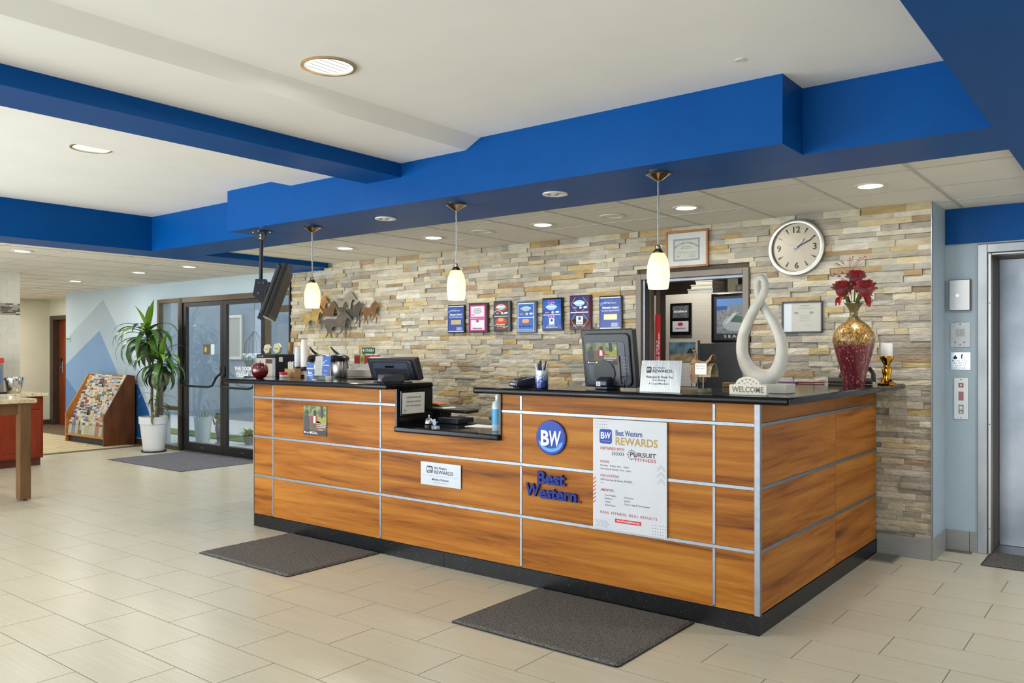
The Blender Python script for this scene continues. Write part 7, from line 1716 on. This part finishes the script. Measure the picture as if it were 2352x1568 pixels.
MB().lathe([(0.0, 0), (0.078, 0.0), (0.082, 0.006), (0.102, 0.155), (0.112, 0.160), (0.114, 0.185), (0.110, 0.196), (0.104, 0.196), (0.100, 0.160), (0.078, 0.01), (0.0, 0.008)], (0, 0, 0), 36).obj('body', M_CHROME, ib, world=False, smooth=True)
ju = thing('drink_dispenser', 'steel drink dispenser with red lid at the left edge', 'dispenser', (-9.80, 0.015, 0.9205))
MB().box(-0.12, 0.10, -0.13, 0.09, 0, 0.38).obj('housing', M_STEEL, ju, world=False, bevel=0.01)
MB().box(-0.125, 0.105, -0.135, 0.095, 0.38, 0.44).obj('lid', flat((200, 60, 40), 0.4), ju, world=False, bevel=0.01)
MB().box(0.10, 0.18, -0.06, 0.10, 0.0, 0.02).obj('drip_tray', M_BLACK, ju, world=False, bevel=0.004)
MB().box(0.10, 0.103, -0.10, 0.06, 0.12, 0.30).obj('front_panel', flat((90, 110, 160), 0.3), ju, world=False)
MB().tube([(0.10, 0.0, 0.10), (0.13, 0.0, 0.10), (0.13, 0.0, 0.07)], 0.010, 8).obj('tap', M_BLACK, ju, world=False)

# wooden gate at the desk's left end
gt = thing('desk_gate', 'narrow brown wooden gate post on a caster behind the desk end', 'gate', (-4.42, 0.25, 0))
MB().box(-4.475, -4.435, 0.22, 0.27, 0.13, 1.08).obj('post', wood('golden_post_wood', (176, 118, 58), (150, 96, 44), (116, 72, 34), 9, 1.2), gt, bevel=0.003)
MB().box(-4.482, -4.43, 0.215, 0.275, 1.02, 1.10).obj('cap_block', M_TABLEWOOD, gt, bevel=0.003)
MB().lathe([(0.036, -0.012), (0.038, 0), (0.036, 0.012)], (0, 0, 0), 20).obj('caster', M_BLACK, gt, world=False).matrix_basis = Matrix.Translation((-0.035, -0.005, 0.04)) @ Matrix.Rotation(PI / 2, 4, 'Y')
MB().box(-4.47, -4.44, 0.235, 0.255, 0.07, 0.13).obj('caster_fork', M_CHROME, gt)

# small room number plate on the mural
t = thing('room_sign', 'small pale green direction plate on the mural near the corner', 'sign', (-13.36, 2.46, 1.70))
MB().fbox(Frame((-13.43, 2.459, 1.62)), 0, 0.17, 0, 0.085, 0, 0.008).obj('plate', flat((176, 196, 178), 0.5), t, bevel=0.002)
MB().fbox(Frame((-13.43, 2.459, 1.62)), 0.02, 0.15, 0.03, 0.055, 0.008, 0.0086).obj('print', flat((90, 110, 100)), t)

# =================================================================== BACK OFFICE
FO = Frame((0, 3.32, 0))
aw = thing('office_award', 'black framed award with two silver panels on the office partition', 'award plaque', (-2.08, 3.32, 1.75))
MB().fbox(FO, -2.195, -1.968, 1.600, 1.910, 0, 0.02).obj('frame', M_PBLACK, aw, bevel=0.003)
MB().fbox(FO, -2.168, -1.998, 1.765, 1.885, 0.02, 0.022).obj('upper_panel', pm('engraved_silver', (130, 136, 140), 0.4, 0.3, noise=50, col2=(40, 44, 50)), aw)
MB().fbox(FO, -2.168, -1.998, 1.632, 1.735, 0.02, 0.022).obj('lower_panel', flat((206, 206, 212), 0.3), aw)
MB().fell(FO, -2.083, 1.705, 0.030, 0.018, 0.022, 0.0228, 18).obj('red_emblem', flat((180, 40, 56)), aw)
text('Excellence', FO.at(-2.083, 1.818, 0.022), M_WTXT, aw, w=0.14, align='C', bold=0.02, shear=0.2); text('Season Partner', FO.at(-2.083, 1.660, 0.022), M_INK, aw, w=0.10, align='C', bold=0.02)
se = thing('city_poster', 'black framed city stadium poster with white spaced lettering in the office', 'poster', (-1.48, 3.32, 1.75))
MB().fbox(FO, -1.762, -1.20, 1.522, 1.985, 0, 0.022).obj('frame', M_PBLACK, se, bevel=0.004)
MB().fbox(FO, -1.735, -1.227, 1.548, 1.958, 0.022, 0.023).obj('mount', flat((52, 56, 66), 0.35), se)
MB().fbox(FO, -1.705, -1.257, 1.607, 1.935, 0.023, 0.024).obj('photo_ground', pm('city_photo', (96, 104, 112), 0.4, noise=40, col2=(160, 166, 170)), se)
MB().fbox(FO, -1.705, -1.257, 1.865, 1.935, 0.024, 0.0246).obj('photo_sky', flat((96, 140, 200), 0.4), se)
MB().fpoly(FO, [(-1.705, 1.825), (-1.60, 1.835), (-1.60, 1.866), (-1.705, 1.866)], 0.024, 0.0248).obj('photo_water', flat((60, 90, 150), 0.4), se)
for k in range(12): MB().fbox(FO, -1.57 + 0.024 * k, -1.552 + 0.024 * k, 1.83, 1.865 + random.uniform(0.005, 0.045), 0.0246, 0.0252).obj('photo_tower', flat((130, 142, 156), 0.4), se)
MB().fell(FO, -1.50, 1.70, 0.150, 0.072, 0.024, 0.0250, 28).obj('photo_stadium', flat((176, 182, 186), 0.4), se)
MB().fpoly(FO, [(-1.57, 1.715), (-1.43, 1.705), (-1.40, 1.76), (-1.53, 1.775)], 0.0250, 0.0256).obj('photo_field', flat((78, 104, 92), 0.4), se)
MB().fpoly(FO, [(-1.63, 1.70), (-1.60, 1.69), (-1.50, 1.80), (-1.54, 1.80)], 0.0252, 0.0260).obj('photo_roof', flat((200, 206, 210), 0.4), se)
text('SEATTLE', FO.at(-1.481, 1.568, 0.023), M_WTXT, se, w=0.30, h=0.026, align='C', bold=0.01, spacing=1.5)
ca = thing('wall_calendar', 'wall calendar with a stormy landscape picture in the office', 'calendar', (-2.07, 3.32, 1.35))
MB().fbox(FO, -2.215, -1.935, 1.335, 1.530, 0, 0.004).obj('picture', pm('storm_sky', (52, 76, 92), 0.5, noise=9, col2=(130, 160, 180)), ca)
MB().fpoly(FO, [(-2.215, 1.335), (-1.935, 1.335), (-1.935, 1.42), (-2.05, 1.425), (-2.215, 1.405)], 0.004, 0.005).obj('foreground', pm('brown_rapids', (120, 96, 64), 0.5, noise=24, col2=(190, 176, 140)), ca)
MB().fpoly(FO, [(-2.03, 1.42), (-1.99, 1.475), (-1.965, 1.455), (-1.945, 1.485), (-1.935, 1.42)], 0.004, 0.0046).obj('far_hill', flat((40, 56, 66), 0.5), ca)
MB().fbox(FO, -2.215, -1.935, 1.10, 1.328, 0, 0.003).obj('month_sheet', M_PAPER, ca)
mb = MB()
for i in range(6):
    for j in range(5): mb.fbox(FO, -2.185 + 0.042 * i, -2.180 + 0.042 * i, 1.12 + 0.036 * j, 1.125 + 0.036 * j, 0.003, 0.0036)
mb.obj('date_mark', M_INK, ca, kind='stuff')
t = top(MB().fbox(FO, -2.41, -2.246, 1.469, 1.746, 0, 0.002), 'notice_sheet', flat((170, 160, 142), 0.7), (-2.33, 3.32, 1.6), 'pale notice sheet on the office partition beside the door', 'paper')
t = thing('office_board', 'dark grey cabinet front low on the office partition', 'cabinet', (-1.6, 3.3, 1.2))
MB().fbox(FO, -1.895, -1.10, 0.85, 1.515, 0.001, 0.03).obj('front', pm('dark_office_cabinet', (64, 66, 68), 0.45, noise=6, col2=(54, 56, 58)), t)
MB().fbox(FO, -1.895, -1.872, 0.85, 1.545, 0.03, 0.036).obj('edge_strip', M_ALU, t)
for k, (x0, x1, z0, z1, y0, c_, lab) in enumerate(((-2.02, -1.76, 1.998, 2.045, 3.33, (166, 168, 160), 'grey flat box on the office partition ledge, at the bottom'), (-1.99, -1.77, 2.046, 2.085, 3.34, (190, 188, 172), 'pale flat box stacked in the middle on the partition ledge'), (-1.94, -1.77, 2.086, 2.125, 3.34, (200, 196, 178), 'pale box on top of the partition ledge stack'))):
    t = thing('storage_box', lab, 'box', ((x0 + x1) / 2, 3.5, z0))
    MB().box(x0, x1, y0, 3.62, z0, z1).obj('body', flat(c_, 0.6), t, bevel=0.003); MB().box(x0 - 0.004, x1 + 0.004, y0 - 0.004, 3.62, z1 - 0.012, z1 + 0.0005).obj('lid', flat(tuple(int(v * 0.93) for v in c_), 0.6), t)
struct(MB().box(-3.1, 0.19, 3.32, 3.75, 1.9955, 1.998), 'trim_9', M_OFFICE, 'thin ledge along the top of the office partition', 'ledge')
t = thing('web_camera', 'small dark round-eyed camera on the office partition ledge', 'camera', (-1.52, 3.4, 1.998))
MB().rrect(Frame((-1.555, 3.38, 1.9985)), 0, 0.075, 0, 0.072, 0.015, -0.04, 0).obj('body', flat((70, 60, 54), 0.4), t)
MB().ring(Frame((-1.5175, 3.38, 2.035)), 0, 0, 0.008, 0.014, 0, 0.004, 18).obj('lens_ring', M_ALU, t)
t = top(MB().box(-1.73, -1.62, 3.60, 3.68, 1.9985, 2.30), 'ring_binder', flat((110, 108, 84), 0.6), (-1.68, 3.64, 2.0), 'olive binder standing on the office ledge', 'binder', bevel=0.003)

# =================================================================== COURTYARD
op = thing('outdoor_planter', 'tall white planter with sparse leaves outside the left door', 'planter', (-10.34, 3.20, -0.0295))
MB().lathe([(0.0, 0), (0.100, 0.0), (0.138, 0.42), (0.142, 0.44), (0.130, 0.44), (0.12, 0.40), (0.0, 0.39)], (0, 0, 0), 32).obj('body', pm('white_outdoor_planter', (214, 224, 228), 0.4, noise=4, col2=(206, 216, 221)), op, world=False, smooth=True)
for k in range(8):
    a = k * 0.8; strap((0.06 * math.cos(a), 0.06 * math.sin(a), 0.39), a, 1.3 - 0.05 * k, 0.13 + 0.02 * (k % 4), 0.012, 0.6).obj('leaf', LM[0] if k % 2 else LM[3], op, world=False)
fg_ = thing('frog_statue', 'green garden frog statue in blue clothes holding a pale fan', 'statue', (-10.20, 3.40, -0.0295))
M_FROG = pm('painted_frog_green', (70, 116, 70), 0.5, noise=12, col2=(54, 96, 58)); M_FBLUE = pm('painted_blue_cloth', (36, 78, 140), 0.5, noise=12, col2=(28, 64, 120))
for s_ in (-1, 1):
    MB().tube([(0.035 * s_, 0, 0.0), (0.035 * s_, 0, 0.10), (0.035 * s_, 0, 0.20)], [0.016, 0.022, 0.03], 10).obj('leg', M_FBLUE, fg_, world=False, smooth=True)
    MB().ball((0.035 * s_, -0.02, 0.012), (0.022, 0.036, 0.012), 10, 6).obj('foot', M_FROG, fg_, world=False, smooth=True)
    MB().tube([(0.05 * s_, 0, 0.36), (0.085 * s_, -0.03, 0.31), (0.06 * s_, -0.07, 0.30 + 0.10 * (s_ < 0))], [0.020, 0.016, 0.013], 8).obj('arm', M_FROG, fg_, world=False, smooth=True)
    MB().ball((0.028 * s_, -0.025, 0.478), 0.018, 10, 8).obj('eye', M_FROG, fg_, world=False, smooth=True)
MB().lathe([(0.0, 0.18), (0.055, 0.19), (0.062, 0.24), (0.056, 0.32), (0.040, 0.38), (0.02, 0.395)], (0, 0, 0), 18).obj('torso', M_FBLUE, fg_, world=False, smooth=True)
MB().ball((0, -0.015, 0.43), (0.062, 0.060, 0.045), 18, 12).obj('head', M_FROG, fg_, world=False, smooth=True)
MB().fpoly(Frame((-0.09, -0.07, 0.44)), [(0, 0), (-0.06, 0.05), (-0.03, 0.10), (0.05, 0.12), (0.06, 0.04)], 0, 0.008).obj('fan', flat((226, 216, 196), 0.6), fg_, world=False)
hp = thing('hosta_pot', 'leafy light green hosta in a grey pot outside the right door', 'potted plant', (-9.72, 3.62, -0.0145))
MB().lathe([(0.0, 0), (0.062, 0.0), (0.080, 0.115), (0.088, 0.118), (0.088, 0.135), (0.078, 0.135), (0.0, 0.12)], (0, 0, 0), 28).obj('pot', pm('grey_pot', (80, 86, 94), 0.6, noise=8, col2=(68, 74, 82)), hp, world=False, smooth=True)
for k in range(26):
    a = k * 2.4; strap((0, 0, 0.12), a, 1.2 - 0.035 * k, 0.17 + 0.03 * (k % 3), 0.032, 1.3).obj('leaf', pm('hosta_leaf', (150, 186, 84), 0.5, noise=9, col2=(110, 156, 60)) if k % 2 else LM[0], hp, world=False, smooth=True)
bc = thing('hanging_basket', 'wire basket of white flowers hanging outside the right door', 'hanging basket', (-10.12, 4.0, 2.75))
MB().box(-10.16, -10.08, 3.96, 6.15, 2.75, 2.80).obj('support_arm', M_DKMETAL, bc)
mb = MB()
for k in range(8):
    a = 2 * PI * k / 8; mb.tube([(0.02 * math.cos(a), 0.02 * math.sin(a), -0.98), (0.15 * math.cos(a), 0.15 * math.sin(a), -1.15), (0.17 * math.cos(a), 0.17 * math.sin(a), -1.45), (0.13 * math.cos(a), 0.13 * math.sin(a), -1.55)], 0.004, 5)
mb.obj('wire_cage', M_DKMETAL, bc, world=False)
MB().tube([(0, 0, 0.0), (0, 0, -0.98)], 0.004, 6).obj('chain', M_DKMETAL, bc, world=False)
MB().lathe([(0.0, -1.56), (0.13, -1.55), (0.165, -1.45), (0.0, -1.44)], (0, 0, 0), 18).obj('liner', pm('coir_liner', (120, 130, 140), 0.9, noise=20, col2=(100, 110, 120)), bc, world=False)
for k in range(22):
    a = k * 2.4; r = 0.02 + 0.15 * (k / 22) ** 0.5; MB().ball((r * math.cos(a), r * math.sin(a), -1.40 + 0.02 * (k % 3)), (0.035, 0.035, 0.025), 8, 6).obj('blossom', M_WHITE, bc, world=False, smooth=True)
ob = thing('notice_board', 'cream framed notice board on the courtyard wall', 'notice board', (-14.0, 6.2, 1.7))
FB = Frame((-14.35, 6.2, 1.28))
MB().fbox(FB, 0, 0.62, 0, 0.95, 0, 0.03).obj('panel', flat((166, 158, 150), 0.7), ob)
for a in ((0, 0.06, 0, 0.95), (0.56, 0.62, 0, 0.95), (0.06, 0.56, 0, 0.06), (0.06, 0.56, 0.89, 0.95)): MB().fbox(FB, *a, 0.03, 0.05).obj('frame_side', flat((206, 200, 186), 0.6), ob)
